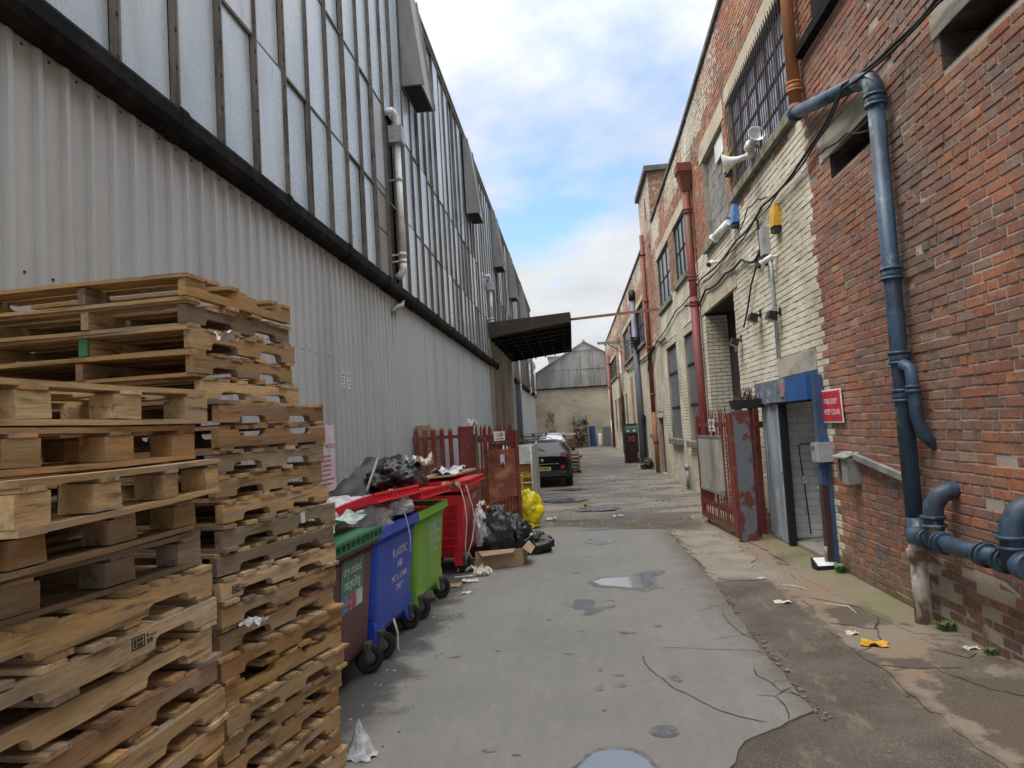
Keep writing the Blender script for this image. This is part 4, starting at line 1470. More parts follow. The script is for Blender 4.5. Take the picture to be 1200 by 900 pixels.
# wedge shaped vent hoods
for y0 in (13.45, 22.0, 29.7, 37.2, 45.0):
    q = MB()
    za, zb = 8.72, 11.25
    x0 = FX + .055
    q.hexa([(x0, y0, zb - .02), (x0 + .1, y0, zb - .02), (x0 + .1, y0 + 1.25, zb - .02), (x0, y0 + 1.25, zb - .02),
            (x0, y0, zb), (x0 + .1, y0, zb), (x0 + .1, y0 + 1.25, zb), (x0, y0 + 1.25, zb)])
    q.hexa([(x0, y0, za), (x0 + .40, y0, za), (x0 + .40, y0 + 1.25, za), (x0, y0 + 1.25, za),
            (x0, y0, zb - .025), (x0 + .12, y0, zb - .025), (x0 + .12, y0 + 1.25, zb - .025), (x0, y0 + 1.25, zb - .025)])
    q.beam((x0 + .14, y0 + .04, zb - .1), (x0 + .42, y0 + .04, za), .03, .06, up=(1, 0, 0)); q.beam((x0 + .14, y0 + 1.21, zb - .1), (x0 + .42, y0 + 1.21, za), .03, .06, up=(1, 0, 0))
    v = part('vent_hood', q, m_vent, fs)
    q = MB(); q.box(x0 + .03, y0 + .05, za - .012, x0 + .37, y0 + 1.2, za - .002); part('vent_mouth', q, m_dark, v)
# loading canopy
cn = MB()
cn.hexa([(FX + .05, 26.4, 5.32), (.12, 26.4, 5.70), (.14, 36.6, 5.60), (FX + .05, 36.6, 5.35), (FX + .05, 26.4, 5.40), (.12, 26.4, 5.78), (.14, 36.6, 5.68), (FX + .05, 36.6, 5.43)])
cpart = part('canopy', cn, m_rustroof, fs, label='rusty dark loading canopy projecting over the alley')
q = MB(); q.hexa([(FX + .05, 26.32, 5.26), (.14, 26.32, 5.66), (.14, 26.38, 5.66), (FX + .05, 26.38, 5.26), (FX + .05, 26.32, 5.84), (.14, 26.32, 6.02), (.14, 26.38, 6.02), (FX + .05, 26.38, 5.84)])
part('canopy_fascia', q, m_rustroof, cpart)
q = MB(); q.box(.125, 26.4, 5.55, .16, 36.6, 5.95); part('canopy_fascia', q, m_rustroof, cpart)
for i in range(8):
    yb = 27.2 + i * 1.25
    q = MB(); q.beam((FX + .06, yb, 5.26), (.1, yb, 5.58), .08, .12); part('canopy_beam', q, m_gutter, cpart)
for i in range(6):
    xa = FX + .3 + i * .5
    q = MB(); za = 5.20 + (xa - FX) * .12; q.beam((xa, 26.45, za), (xa, 36.5, za - .02), .05, .07); part('canopy_purlin', q, m_gutter, cpart)
# white bar painting in a slat of light through the roof
q = MB(); q.beam((-.9, 29.5, 5.63), (-.1, 29.5, 5.72), .02, .02); part('painted_light_slat', q, m_white, cpart)

# white plastic downpipes on the shed


def downpipe(y, ztop_, zbot, label, kick=True, x=FX + .19, shade=m_wpipe):
    t = thing('downpipe', label, 'downpipe', (x, y, zbot), 0, 'white downpipes on the glazed shed')
    q_ = MB()
    q_.tube([(FX + .02, y - .22, ztop_), (x - .02, y - .22, ztop_ + .02), (x, y - .14, ztop_), (x, y - .02, ztop_ - .1), (x, y, ztop_ - .22)], .062, 10)
    part('top_bend', q_, shade, t)
    q_ = MB(); q_.box(x - .12, y - .13, ztop_ - .5, x + .12, y + .13, ztop_ - .2, j=.004); part('hopper', q_, m_greybox, t)
    q_ = MB(); q_.tube([(x, y, ztop_ - .5), (x, y, zbot + .12)], .058, 12); part('pipe', q_, shade, t)
    for z_ in (ztop_ - 1.15, zbot + .3, zbot + .18):
        q_ = MB(); q_.tube([(x, y, z_ - .03), (x, y, z_ + .03)], .068, 12); q_.box(FX, y - .02, z_ - .012, x, y + .02, z_ + .012); part('clip', q_, m_greybox if z_ > zbot + .4 else shade, t)
    q_ = MB(); q_.tube([(x, y, zbot + .14), (x, y, zbot + .04), (x - .05, y + .02, zbot - .05), (x - .13, y + .03, zbot - .1)], .062, 10); part('shoe', q_, shade, t)
    return t


downpipe(12.2, 7.52, 4.72, 'nearest white downpipe with a grey hopper box on the glazed wall')
downpipe(26.55, 7.6, 5.72, 'white downpipe on the glazed wall just above the rusty canopy')
downpipe(39.6, 6.9, 3.9, 'white downpipe below the far edge of the canopy, nearest of the three beyond it')
downpipe(49.5, 6.9, 4.2, 'middle white downpipe of the three beyond the canopy')
downpipe(56.0, 6.9, 4.3, 'white downpipe farthest down the glazed wall beside the gable end')
t = thing('gutter_outlet', 'weathered grey outlet bend hanging below the black gutter', 'outlet pipe', (FX + .1, 12.3, 4.0))
q = MB(); q.tube([(FX + .1, 12.35, 4.22), (FX + .11, 12.25, 4.12), (FX + .07, 12.05, 4.06), (FX + .03, 11.85, 3.95)], .05, 8); part('pipe', q, m_galv, t)
t = thing('drain_stack', 'grey square drain stack on the shed wall beyond the canopy', 'drain stack', (FX + .12, 38.0, 0))
q = MB(); q.box(FX + .05, 37.9, 0, FX + .3, 38.3, 4.1); part('stack', q, m_poleblue, t)

# notices on the cladding
nb = thing('wall_notice', 'faded pink notice sheet with red heading on the ribbed cladding behind the pallets', 'notice', (FX + .035, 8.45, 1.2))
q = MB(); q.box(FX + .03, 7.75, 1.22, FX + .036, 8.62, 2.02); part('sheet', q, m_sign_pink, nb)
letter('IMPORTANT NOTICE', nb, (FX + .0375, 8.19, 1.76), (0, 1, 0), (0, 0, 1), m_ink_red, stretch=1.15)
q = MB()
for r_ in range(7):
    z = 1.64 - r_ * .055
    y = 7.85
    while y < 8.5 - U(0, .1):
        l_ = U(.03, .09)
        q.box(FX + .036, y, z - .010, FX + .0375, y + l_, z + .012); y += l_ + .02
part('small_print', q, m_ink_red, nb, kind='stuff')
for yy_ in (9.1, 9.32):
    hz = thing('hazard_sticker', 'small white sticker with black print on the ribbed cladding, %s of a pair' % ('left' if yy_ < 9.2 else 'right'), 'sticker', (FX + .03, yy_, 2.5))
    q = MB(); q.box(FX + .029, yy_ - .05, 2.5, FX + .034, yy_ + .05, 2.72); part('sheet', q, m_sign_white, hz)
    q = MB()
    for r_ in range(4):
        q.box(FX + .034, yy_ - .035, 2.53 + r_ * .045, FX + .0352, yy_ + U(0, .035), 2.55 + r_ * .045)
    part('print', q, m_ink, hz)

# ================================================================== GABLE SHED (closing the alley)
GY = 58.3
gs = thing('gable_shed', 'cream block wall under a grey corrugated gable closing the end of the alley', 'building', (.4, GY, 0))
q = MB()
# cream block courses drawn as real, very shallow courses
for i in range(22):
    z0 = i * .222
    x = -3.1 - (.22 if i % 2 else 0)
    while x < 3.1:
        a, b = max(x, -3.1), min(x + .43, 3.1)
        if b - a > .05:
            pr = U(0, .012)
            q.box(a, GY - .02 - pr, z0, b, GY + .05, z0 + .208)
        x += .444
part('blockwork', q, m_cream, gs, kind='stuff')
q = MB(); q.box(-3.2, GY + .0, -.05, 5.2, GY + .2, 4.9); part('wall', q, m_conc, gs)
zr = lambda x: 8.50 - abs(x - 1.26) * .583


def corr(x0, x1, zf0, zf1, yb, name):
    q_ = MB()
    n = int((x1 - x0) / .075)
    for i in range(n):
        a, b = x0 + (x1 - x0) * i / n, x0 + (x1 - x0) * (i + 1) / n
        ya, yb_ = yb + (.03 if i % 2 else 0), yb + (0 if i % 2 else .03)
        q_.quad((a, ya, zf0(a)), (b, yb_, zf0(b)), (b, yb_, zf1(b)), (a, ya, zf1(a)))
    return part(name, q_, m_fibre, gs)


x = -3.2
while x < 5.2:
    e = min(x + 1.02, 5.2)
    corr(x, e, lambda x: 4.87, lambda x: min(6.4, zr(x)), GY - .13 + U(0, .02), 'corrugated_sheet')
    corr(x, e, lambda x: min(6.3, zr(x)), lambda x: min(7.9, zr(x)), GY - .16 + U(0, .02), 'corrugated_sheet')
    if zr(x) > 7.7 or zr(e) > 7.7:
        corr(x, e, lambda x: min(7.8, zr(x)), zr, GY - .19, 'corrugated_sheet')
    x = e + .002
for sx in (-1, 1):
    q = MB(); xe = 1.26 + sx * 4.6
    q.hexa([(1.26, GY - .25, 8.5), (xe, GY - .25, zr(xe)), (xe, GY + 9, zr(xe)), (1.26, GY + 9, 8.5), (1.26, GY - .25, 8.6), (xe, GY - .25, zr(xe) + .1), (xe, GY + 9, zr(xe) + .1), (1.26, GY + 9, 8.6)])
    part('roof_slope', q, m_fibre, gs)
q = MB(); q.tube([(1.26, GY - .3, 8.6), (1.26, GY + 9, 8.6)], .1, 8); part('ridge_cap', q, m_fibre, gs)
q = MB(); q.box(-3.1, GY - .2, 4.78, 5.0, GY + .02, 4.87); part('eaves_flashing', q, m_gutter, gs)
rb = thing('rear_roof_block', 'low grey roof housing showing above the left slope of the corrugated gable', 'roof housing', (-.6, GY + 10, 7.0))
q = MB(); q.box(-2.0, GY + 9.2, 6.9, -.2, GY + 12, 8.3); q.box(-2.1, GY + 9.1, 8.3, -.1, GY + 12.1, 8.42); q.box(-2.0, GY + 9.2, 0, 3.5, GY + 12, 6.9); part('housing', q, m_fibre, rb)

# ================================================================== PIPES ON THE WAREHOUSE


def collar(mb, p, axis, r, w_=.05):
    p, a = Vector(p), Vector(axis).normalized()
    for s_ in (-1, 1):
        c_ = p + a * s_ * w_
        mb.tube([c_ - a * .012, c_ + a * .012], r, 14)


PX = WX - .12
SETOFF[0] = .958
bp = thing('blue_drainpipe', 'thick blue iron drainpipe on red brick with sloping top run and low level header', 'drainpipe', (PX, 6.66, 0))
q = MB(); q.tube([(PX, 6.66, 4.72), (PX, 6.66, .62)], .071, 16); part('pipe', q, m_blueiron, bp)
q = MB(); q.tube([(PX, 6.66, 4.62), (PX, 6.67, 4.80), (PX, 6.74, 4.90), (PX, 6.86, 4.955), (PX, 7.0, 4.99)], .082, 16); part('bend', q, m_blueiron, bp)
q = MB(); q.tube([(PX, 6.92, 4.97), (PX, 8.86, 5.52)], .074, 16); collar(q, (PX, 8.8, 5.50), (0, 1.94, .55), .09, .03); part('sloping_pipe', q, m_blueiron, bp)
for z in (4.66, 3.04, 2.27, 1.93):
    q = MB(); collar(q, (PX, 6.66, z), (0, 0, 1), .094, .045); q.tube([(PX, 6.66, z - .045), (PX, 6.66, z + .045)], .084, 14); part('collar', q, m_blueiron, bp)
q = MB(); q.tube([(PX, 6.60, 2.18), (PX - .02, 6.54, 2.20), (PX, 6.48, 2.16), (PX, 6.46, 2.05), (PX + .01, 6.46, 1.75), (PX + .04, 6.46, 1.58), (PX + .16, 6.46, 1.46)], .05, 12); collar(q, (PX, 6.46, 1.98), (0, 0, 1), .06, .02); part('branch_pipe', q, m_blueiron, bp)
HX = PX - .06
SETOFF[0] = .953
q = MB(); q.tube([(PX, 6.66, .84), (PX, 6.66, .72), (HX, 6.55, .70), (HX, 6.35, .70)], .082, 14); part('lower_bend', q, m_blueiron, bp)
q = MB(); q.tube([(HX, 6.5, .70), (HX, 5.0, .735)], .066, 16); part('header_pipe', q, m_blueiron, bp)
for y in (6.36, 6.1, 5.5, 5.26):
    q = MB(); collar(q, (HX, y, .70 + (6.5 - y) * .023), (0, 1, 0), .09, .03); part('collar', q, m_blueiron, bp)
q = MB(); q.tube([(HX, 5.06, .733), (HX, 4.96, .735)], .096, 18); part('end_cap', q, m_blueiron, bp)
for y in (6.22, 5.16):
    q = MB(); q.tube([(HX, y, .70), (HX, y, .90), (HX + .01, y, 1.0), (HX + .06, y - .01, 1.08), (HX + .13, y - .02, 1.12), (HX + .26, y - .02, 1.12)], [.072, .072, .076, .078, .076, .072], 16)
    collar(q, (HX, y, .87), (0, 0, 1), .095, .035); part('elbow', q, m_blueiron, bp)
SETOFF[0] = .958
SETOFF[0] = .958
sp_ = thing('pipe_stub', 'peeling rust and white pipe stub standing on the ground under the blue drainpipe', 'pipe', (PX, 6.66, 0))
m_stub = mat('peeling_white_and_rust', (.58, .53, .47), (.24, .17, .13), amt=.45, scale=4.2, rough=.8, soft=.03, bump=.4, stretch=(1, 1, .5))
q = MB(); q.tube([(PX, 6.66, -.11), (PX, 6.66, .64)], .07, 14); part('pipe', q, m_stub, sp_)
q = MB(); q.tube([(PX, 6.66, .47), (PX, 6.66, .56)], .092, 14); part('collar', q, m_stub, sp_)

op = thing('orange_drainpipe', 'rust orange iron drainpipe beside the barred window high on the brick wall', 'drainpipe', (WX - .11, 8.72, 5.5))
q = MB(); q.tube([(WX - .11, 8.80, 9.0), (WX - .11, 8.80, 5.55)], .072, 14); part('pipe', q, m_orange, op)
q = MB(); collar(q, (WX - .11, 8.80, 5.82), (0, 0, 1), .09, .05); q.tube([(WX - .11, 8.80, 5.77), (WX - .11, 8.80, 5.87)], .082, 14); part('collar', q, m_orange, op)
q = MB(); q.tube([(WX - .11, 8.80, 5.60), (WX - .11, 8.80, 5.48), (WX - .11, 8.76, 5.46)], .078, 14); part('shoe', q, m_rustpipe, op)

rp = thing('red_drainpipe', 'tall red iron drainpipe with a square hopper head between the upper windows', 'drainpipe', (WX - .13, 16.6, 0))
RX, RY = WX - .13, 16.55
q = MB(); q.tube([(RX, RY, 7.5), (RX, RY, 2.8)], .085, 14); part('upper_pipe', q, m_redpipe, rp)
q = MB(); q.tube([(RX, RY, 4.6), (RX, RY, -.1)], .092, 14); part('lower_pipe', q, m_pinkpipe, rp, label='crimson lower length of pipe')
q = MB(); q.hexa([(RX - .11, RY - .12, 7.22), (RX + .12, RY - .12, 7.22), (RX + .12, RY + .12, 7.22), (RX - .11, RY + .12, 7.22), (RX - .17, RY - .19, 7.52), (RX + .12, RY - .19, 7.52), (RX + .12, RY + .19, 7.52), (RX - .17, RY + .19, 7.52)])
q.box(RX - .19, RY - .21, 7.52, RX + .12, RY + .21, 7.72); q.hexa([(RX - .08, RY - .09, 7.08), (RX + .08, RY - .09, 7.08), (RX + .08, RY + .09, 7.08), (RX - .08, RY + .09, 7.08), (RX - .11, RY - .12, 7.22), (RX + .11, RY - .12, 7.22), (RX + .11, RY + .12, 7.22), (RX - .11, RY + .12, 7.22)]); part('hopper_head', q, m_redpipe, rp)
for z in (6.62, 5.05, 4.45):
    q = MB(); collar(q, (RX, RY, z), (0, 0, 1), .108, .04); q.tube([(RX, RY, z - .05), (RX, RY, z + .05)], .098, 14); part('collar', q, m_redpipe, rp)
q = MB(); q.tube([(RX - .22, RY - .0, 4.42), (RX + .15, RY + .05, 4.42)], .02, 6); part('fixing_rod', q, m_blackmetal, rp)


def wall_pipe(y, z0, z1, r, mt, label, x=WX - .1, name='drainpipe', lean=0, lower=None):
    t_ = thing(name, label, 'drainpipe', (x, y, z0))
    z0 -= .09 if z0 < .1 else 0
    q_ = MB(); q_.tube([(x, y, z1), (x, y + lean, z0 + (2.2 if lower else 0))], r, 10); part('pipe', q_, mt, t_)
    if lower:
        q_ = MB(); q_.tube([(x, y + lean, z0 + 2.2), (x, y + lean, z0)], r * 1.05, 10); part('lower_pipe', q_, lower, t_)
    z_ = z0 + 1.1
    while z_ < z1:
        q_ = MB(); q_.tube([(x, y, z_ - .04), (x, y, z_ + .04)], r * 1.25, 10); q_.box(x, y - .03, z_ - .02, WX + .02, y + .03, z_ + .02); part('clip', q_, mt, t_)
        z_ += 1.75
    return t_


wall_pipe(26.6, 0, 8.75, .075, m_redpipe, 'slim red drainpipe rising past the parapet beside the stair tower, rusty low down', lower=m_orange)
wall_pipe(43.2, 0, 6.9, .10, m_rustpipe, 'rust brown pipe with a red capped top, far along the cream wall')
wall_pipe(41.9, 3.6, 6.3, .08, m_wpipe, 'short white pipe high on the wall beside the far rust brown pipe')
wall_pipe(54.5, 0, 6.9, .10, m_redpipe, 'farthest dark red drainpipe near the end of the brick warehouse')
wall_pipe(55.8, 0, 2.0, .09, m_wpipe, 'white pipe standing at the foot of the farthest red drainpipe')
SETOFF[0] = None
t = thing('vent_pipe', 'short grey standpipe at the foot of the cream wall below the boarded windows', 'standpipe', (WX - .09, 19.5, 0))
q = MB(); q.tube([(WX - .09, 18.9, 0), (WX - .09, 18.9, .52)], .055, 10); q.tube([(WX - .09, 18.9, .50), (WX - .09, 18.9, .62)], .07, 10); part('pipe', q, m_galv, t)
# tall blue grey service pole
up_ = thing('service_pole', 'tall blue grey service pole by the warehouse wall with dark cap and rungs', 'pole', (2.78, 30.2, 0))
q = MB(); q.tube([(2.80, 29.8, 0), (2.86, 30.6, 7.05)], [.15, .11], 12); part('pole', q, m_poleblue, up_)
q = MB(); q.tube([(2.86, 30.6, 7.0), (2.86, 30.6, 7.42)], .16, 10); part('cap', q, m_blackmetal, up_)
for k in range(4):
    q = MB(); z = 4.95 + k * .13; q.box(2.62, 29.9 + k * .12, z, 3.0, 30.15 + k * .12, z + .04); part('rung', q, m_cable, up_)
# rail spanning the alley and green bracket arm
t = thing('overhead_rail', 'thin rusty rail spanning the alley from the canopy corner to the brick wall', 'rail', (1.5, 24.5, 5.5))
q = MB(); q.beam((.14, 26.5, 5.76), (WX + .02, 22.7, 5.33), .05, .09); part('rail', q, m_rustpipe, t)
q = MB(); q.beam((.75, 25.68, 5.66), (.75, 25.68, 5.45), .03, .03); part('hanger', q, m_rustpipe, t)
t = thing('green_bracket_arm', 'faded green steel arm sticking out from the far warehouse wall', 'bracket', (2.3, 40, 6.2))
q = MB(); q.box(1.62, 39.94, 6.22, WX + .02, 40.06, 6.36); part('arm', q, m_greenpaint, t)
q = MB(); q.beam((2.2, 40, 6.22), (WX, 40, 5.7), .05, .05); part('strut', q, m_rustpipe, t)


# cables sagging along the wall
def cable(pts, r, label, n=6):
    o_ = []
    for i in range(len(pts) - 1):
        a, b = Vector(pts[i]), Vector(pts[i + 1])
        for k in range(n):
            f = k / n
            p = a.lerp(b, f)
            p.z -= .035 * math.sin(PI * f) * min((b - a).length, 2) + .006 * noise.noise((p.y * 4, p.z, r * 99))
            o_.append(p)
    o_.append(Vector(pts[-1]))
    q_ = MB(); q_.tube(o_, r, 6)
    return solo('cable', q_, m_cable, label, 'cable')


cxx = WX - .05
SETOFF[0] = .982
cable([(cxx, 24, 4.45), (cxx, 19.5, 4.75), (cxx, 15.5, 4.83), (cxx, 12.2, 4.80), (cxx - .01, 10.5, 4.86), (cxx - .02, 8.26, 4.90), (cxx - .14, 6.98, 4.98), (cxx - .04, 6.07, 4.9), (cxx - .03, 5.42, 4.88), (cxx, 3.5, 4.85)], .018,
      'thickest black cable running along the upper brick wall over the bricked up windows')
cable([(cxx - .01, 15.6, 4.72), (cxx - .01, 12.8, 4.72), (cxx - .01, 11, 4.78), (cxx - .02, 9.6, 4.80), (cxx - .02, 8.2, 4.86), (cxx - .18, 6.9, 4.90), (cxx - .05, 5.4, 4.82), (cxx, 3.5, 4.80)], .012, 'thinner black cable just below the thickest one on the brick wall')
cable([(cxx, 11.9, 4.90), (cxx - .04, 11.2, 5.05), (cxx - .04, 10.6, 5.0), (cxx - .02, 10.2, 4.9)], .010, 'short looped black cable above the main cable run')
cable([(cxx, 17.0, 4.25), (cxx, 15.2, 4.52), (cxx, 13.2, 4.45), (cxx, 12.0, 4.42), (cxx, 11.2, 4.2), (cxx, 10.8, 4.3)], .022, 'black cable looping over the concrete lintel of the tall recess')
cable([(cxx, 11.0, 4.2), (cxx, 11.5, 3.9), (cxx, 12.2, 3.3)], .014, 'loose cable end hanging down beside the tall recess')
cable([(cxx, 10.85, 4.75), (cxx, 10.8, 4.3), (cxx, 10.95, 4.05), (cxx, 11.15, 4.2)], .02, 'black cable drop into the grey junction box')
cable([(cxx, 38, 4.5), (cxx, 32, 4.45), (cxx, 27, 4.3), (cxx, 24, 4.45), (cxx, 22, 4.3)], .03, 'black cable sagging along the far part of the cream wall')
cable([(cxx, 27, 3.7), (cxx - .1, 25.6, 4.2), (cxx, 24.9, 4.35)], .06, 'thick black duct rising beside the slim red drainpipe')
cable([(cxx, 6.83, 4.45), (cxx - .02, 7.3, 4.62), (cxx - .02, 7.9, 4.7), (cxx, 8.15, 4.72)], .010, 'thin grey cable lying over the concrete lintel behind the blue pipe')
q = MB(); q.tube([(WX - .03, 10.42, 2.62), (WX - .03, 10.42, 3.95), (WX - .03, 10.5, 4.1)], .025, 8)
solo('conduit', q, mat('pale_blue_conduit', (.50, .55, .58), (.4, .42, .43), amt=.4, scale=8, rough=.5), 'pale blue conduit rising above the doorway to the white camera', 'conduit')
SETOFF[0] = .98
q = MB(); q.beam((WX - .05, 7.98, 1.335), (WX - .06, 6.76, 1.185), .05, .06); q.tube([(WX - .05, 8.03, 1.34), (WX - .05, 7.95, 1.335)], .04, 8)
solo('trunking', q, m_galv, 'grey cable trunking sloping down the red brick to the blue drainpipe', 'trunking')

# ================================================================== SMALL FITTINGS ON THE WAREHOUSE
SETOFF[0] = None
sg = thing('wall_sign', 'red sign with white lettering beside the blue doorway', 'sign', (WX - .02, 8.34, 1.69))
q = MB(); q.hexa([(WX - .03, 8.66, 1.69), (WX - .03, 8.03, 1.69), (WX - .022, 8.03, 1.69), (WX - .022, 8.66, 1.69), (WX - .03, 8.68, 2.07), (WX - .03, 8.05, 2.07), (WX - .022, 8.05, 2.07), (WX - .022, 8.68, 2.07)])
part('sign_border', q, m_sign_white, sg)
q = MB(); q.hexa([(WX - .034, 8.635, 1.71), (WX - .034, 8.055, 1.71), (WX - .029, 8.055, 1.71), (WX - .029, 8.635, 1.71), (WX - .034, 8.655, 2.05), (WX - .034, 8.075, 2.05), (WX - .029, 8.075, 2.05), (WX - .029, 8.655, 2.05)])
part('sign_face', q, m_sign_red, sg)
letter('FIRE EXIT', sg, (WX - .0352, 8.36, 1.93), (0, -1, 0), (0, 0, 1), m_sign_white, stretch=1.12)
letter('KEEP CLEAR', sg, (WX - .0352, 8.34, 1.81), (0, -1, 0), (0, 0, 1), m_sign_white, stretch=1.0)
t = thing('meter_box', 'small grey electrical box under the red sign', 'electrical box', (WX - .08, 8.62, 1.27))
q = MB(); q.box(WX - .16, 8.50, 1.24, WX, 8.78, 1.46, j=.002); part('case', q, m_greybox, t)
q = MB(); q.box(WX - .162, 8.70, 1.36, WX - .16, 8.74, 1.42); q.box(WX - .162, 8.655, 1.37, WX - .16, 8.675, 1.42); part('switch', q, m_ink, t)
q = MB(); q.box(WX - .06, 8.7, 1.5, WX - .01, 8.76, 1.62); part('red_call_point', q, m_redpipe, t)
SETOFF[0] = .97
t = thing('open_meter_cabinet', 'open fronted metal meter cabinet fixed where the cream paint meets the red brick', 'cabinet', (WX - .1, 8.0, 1.0))
q = MB(); q.hexa([(WX - .16, 7.98, 1.30), (WX, 7.98, 1.35), (WX, 8.40, 1.35), (WX - .16, 8.40, 1.30), (WX - .16, 7.98, 1.312), (WX, 7.98, 1.365), (WX, 8.40, 1.365), (WX - .16, 8.40, 1.312)]); part('lid', q, m_galv, t)
q = MB(); q.box(WX - .13, 7.99, 1.02, WX - .0, 8.18, 1.305); part('case', q, m_galv, t)
q = MB(); q.box(WX - .03, 8.18, 1.03, WX - .005, 8.36, 1.30); part('dark_back', q, m_dark, t)
q = MB(); q.box(WX - .10, 8.36, 1.03, WX - .0, 8.375, 1.30); part('side_plate', q, m_galv, t)

# alarm boxes
SETOFF[0] = .975
for y, z, mt, nm, lb_ in ((12.5, 6.1, m_yellowbox, 'alarm_box', 'yellow alarm box high between the barred window and the blocked window'),
                          (12.3, 5.12, m_bluebox, 'alarm_box', 'blue alarm box below the sill of the barred window'),
                          (10.05, 4.42, m_yellowbox, 'alarm_box', 'yellow alarm box on the cream wall above the cables')):
    t = thing(nm, lb_, 'alarm box', (WX - .06, y, z))
    q = MB(); h = .30
    q.hexa([(WX - .11, y - .11, z), (WX, y - .12, z), (WX, y + .12, z), (WX - .11, y + .11, z), (WX - .08, y - .12, z + h), (WX, y - .13, z + h), (WX, y + .13, z + h), (WX - .08, y + .12, z + h)]); part('case', q, mt, t)
    q = MB(); q.box(WX - .095, y - .09, z - .075, WX, y + .09, z - .002); part('strobe', q, m_ink, t)


# horn loudspeakers
SETOFF[0] = .945
def horn(c, d, label, ln=.34, r0=.045, r1=.15):
    c, d = Vector(c), Vector(d).normalized()
    t_ = thing('horn_speaker', label, 'loudspeaker', c, 0, 'horn speakers under the barred window')
    q_ = MB(); q_.lathe([(.0, 0), (r0, 0), (r0, ln * .42), (r0 * 1.3, ln * .55), (r1 * .55, ln * .75), (r1, ln), (r1 * 1.05, ln), (r1 * 1.0, ln * .985), (r1 * .5, ln * .75), (r0 * .8, ln * .6), (0, ln * .58)], c, d, 18); part('horn', q_, m_white, t_)
    q_ = MB(); q_.lathe([(0, -.14), (r0 * 1.5, -.13), (r0 * 1.6, -.02), (r0, .02)], c, d, 14); part('driver', q_, m_white, t_)
    q_ = MB(); q_.beam(c, (WX + .02, c.y, c.z - .1), .03, .04); part('bracket', q_, m_galv, t_)


horn((2.80, 11.10, 5.84), (-.86, .42, -.10), 'white horn loudspeaker facing down the alley below the barred window')
horn((2.82, 10.90, 5.96), (.1, -.95, .25), 'white horn loudspeaker turned the other way behind its twin', .24, .05, .12)


SETOFF[0] = .955


def camera_unit(c, d, label, ln=.34, r=.055):
    c, d = Vector(c), Vector(d).normalized()
    t_ = thing('security_camera', label, 'camera', c)
    q_ = MB(); q_.tube([c - d * ln * .5, c + d * ln * .42], r, 12); part('housing', q_, m_white, t_)
    q_ = MB(); q_.tube([c + d * ln * .40, c + d * ln * .5], r * 1.25, 12); part('hood', q_, m_white, t_)
    q_ = MB(); q_.tube([c + d * ln * .5, c + d * ln * .505], r * .9, 12); part('lens', q_, m_ink, t_)
    q_ = MB(); q_.tube([c - d * ln * .3, (WX - .02, c.y - .1, c.z + .02), (WX + .01, c.y - .1, c.z + .02)], .018, 6); part('arm', q_, m_white, t_)


camera_unit((2.74, 12.9, 5.16), (-.45, .8, -.42), 'white tubular security camera below the blocked window sill', .46, .07)
camera_unit((2.84, 10.55, 4.08), (-.6, .5, -.35), 'small white security camera on the cream wall under the cables', .2, .04)
camera_unit((2.80, 14.3, 4.88), (-.5, -.7, -.4), 'small grey floodlight camera left of the blocked window, above the lintel', .18, .05)
t = thing('junction_box', 'grey cable junction box where the black cables meet on the cream wall', 'junction box', (WX - .05, 10.85, 4.2))
q = MB(); q.box(WX - .1, 10.76, 4.2, WX, 10.95, 4.62, j=.004); part('case', q, m_greybox, t)
q = MB(); q.box(WX - .12, 10.74, 4.08, WX, 10.98, 4.2, j=.006); part('gland_plate', q, m_cable, t)


def flood(y, z, label):
    t_ = thing('floodlight', label, 'floodlight', (WX - .1, y, z))
    q_ = MB(); q_.hexa([(WX - .20, y - .10, z - .03), (WX - .08, y - .1, z - .09), (WX - .08, y + .1, z - .09), (WX - .20, y + .10, z - .03), (WX - .16, y - .1, z + .07), (WX - .06, y - .1, z + .04), (WX - .06, y + .1, z + .04), (WX - .16, y + .1, z + .07)]); part('lamp_body', q_, m_blackmetal, t_)
    q_ = MB(); q_.quad((WX - .201, y - .085, z - .034), (WX - .085, y - .085, z - .092), (WX - .085, y + .085, z - .092), (WX - .201, y + .085, z - .034)); part('lamp_glass', q_, m_greybox, t_)
    q_ = MB(); q_.beam((WX - .08, y, z), (WX + .01, y, z + .05), .03, .03); q_.box(WX - .01, y - .05, z + .0, WX, y + .05, z + .12); part('bracket', q_, m_blackmetal, t_)


flood(10.55, 3.25, 'small black floodlight on the conduit above the doorway')
flood(11.6, 3.38, 'small black floodlight to the left of the one above the doorway')
flood(13.0, 3.15, 'grey floodlight hanging inside the tall recess')

SETOFF[0] = None
# tablet like tray by the door, weeds, litter
t = thing('dropped_floodlight', 'small black floodlight with a pale glass lying on the ground by the door frame', 'floodlight', (2.84, 8.66, 0))
q = MB(); q.hexa([(2.68, 8.55, .0), (2.98, 8.58, .0), (2.97, 8.72, .0), (2.67, 8.69, .0), (2.68, 8.55, .045), (2.98, 8.58, .045), (2.97, 8.76, .12), (2.67, 8.73, .12)]); part('case', q, m_blackmetal, t)
q = MB(); q.quad((2.70, 8.558, .05), (2.96, 8.585, .05), (2.95, 8.735, .118), (2.69, 8.71, .118)); part('glass', q, m_sign_white, t)


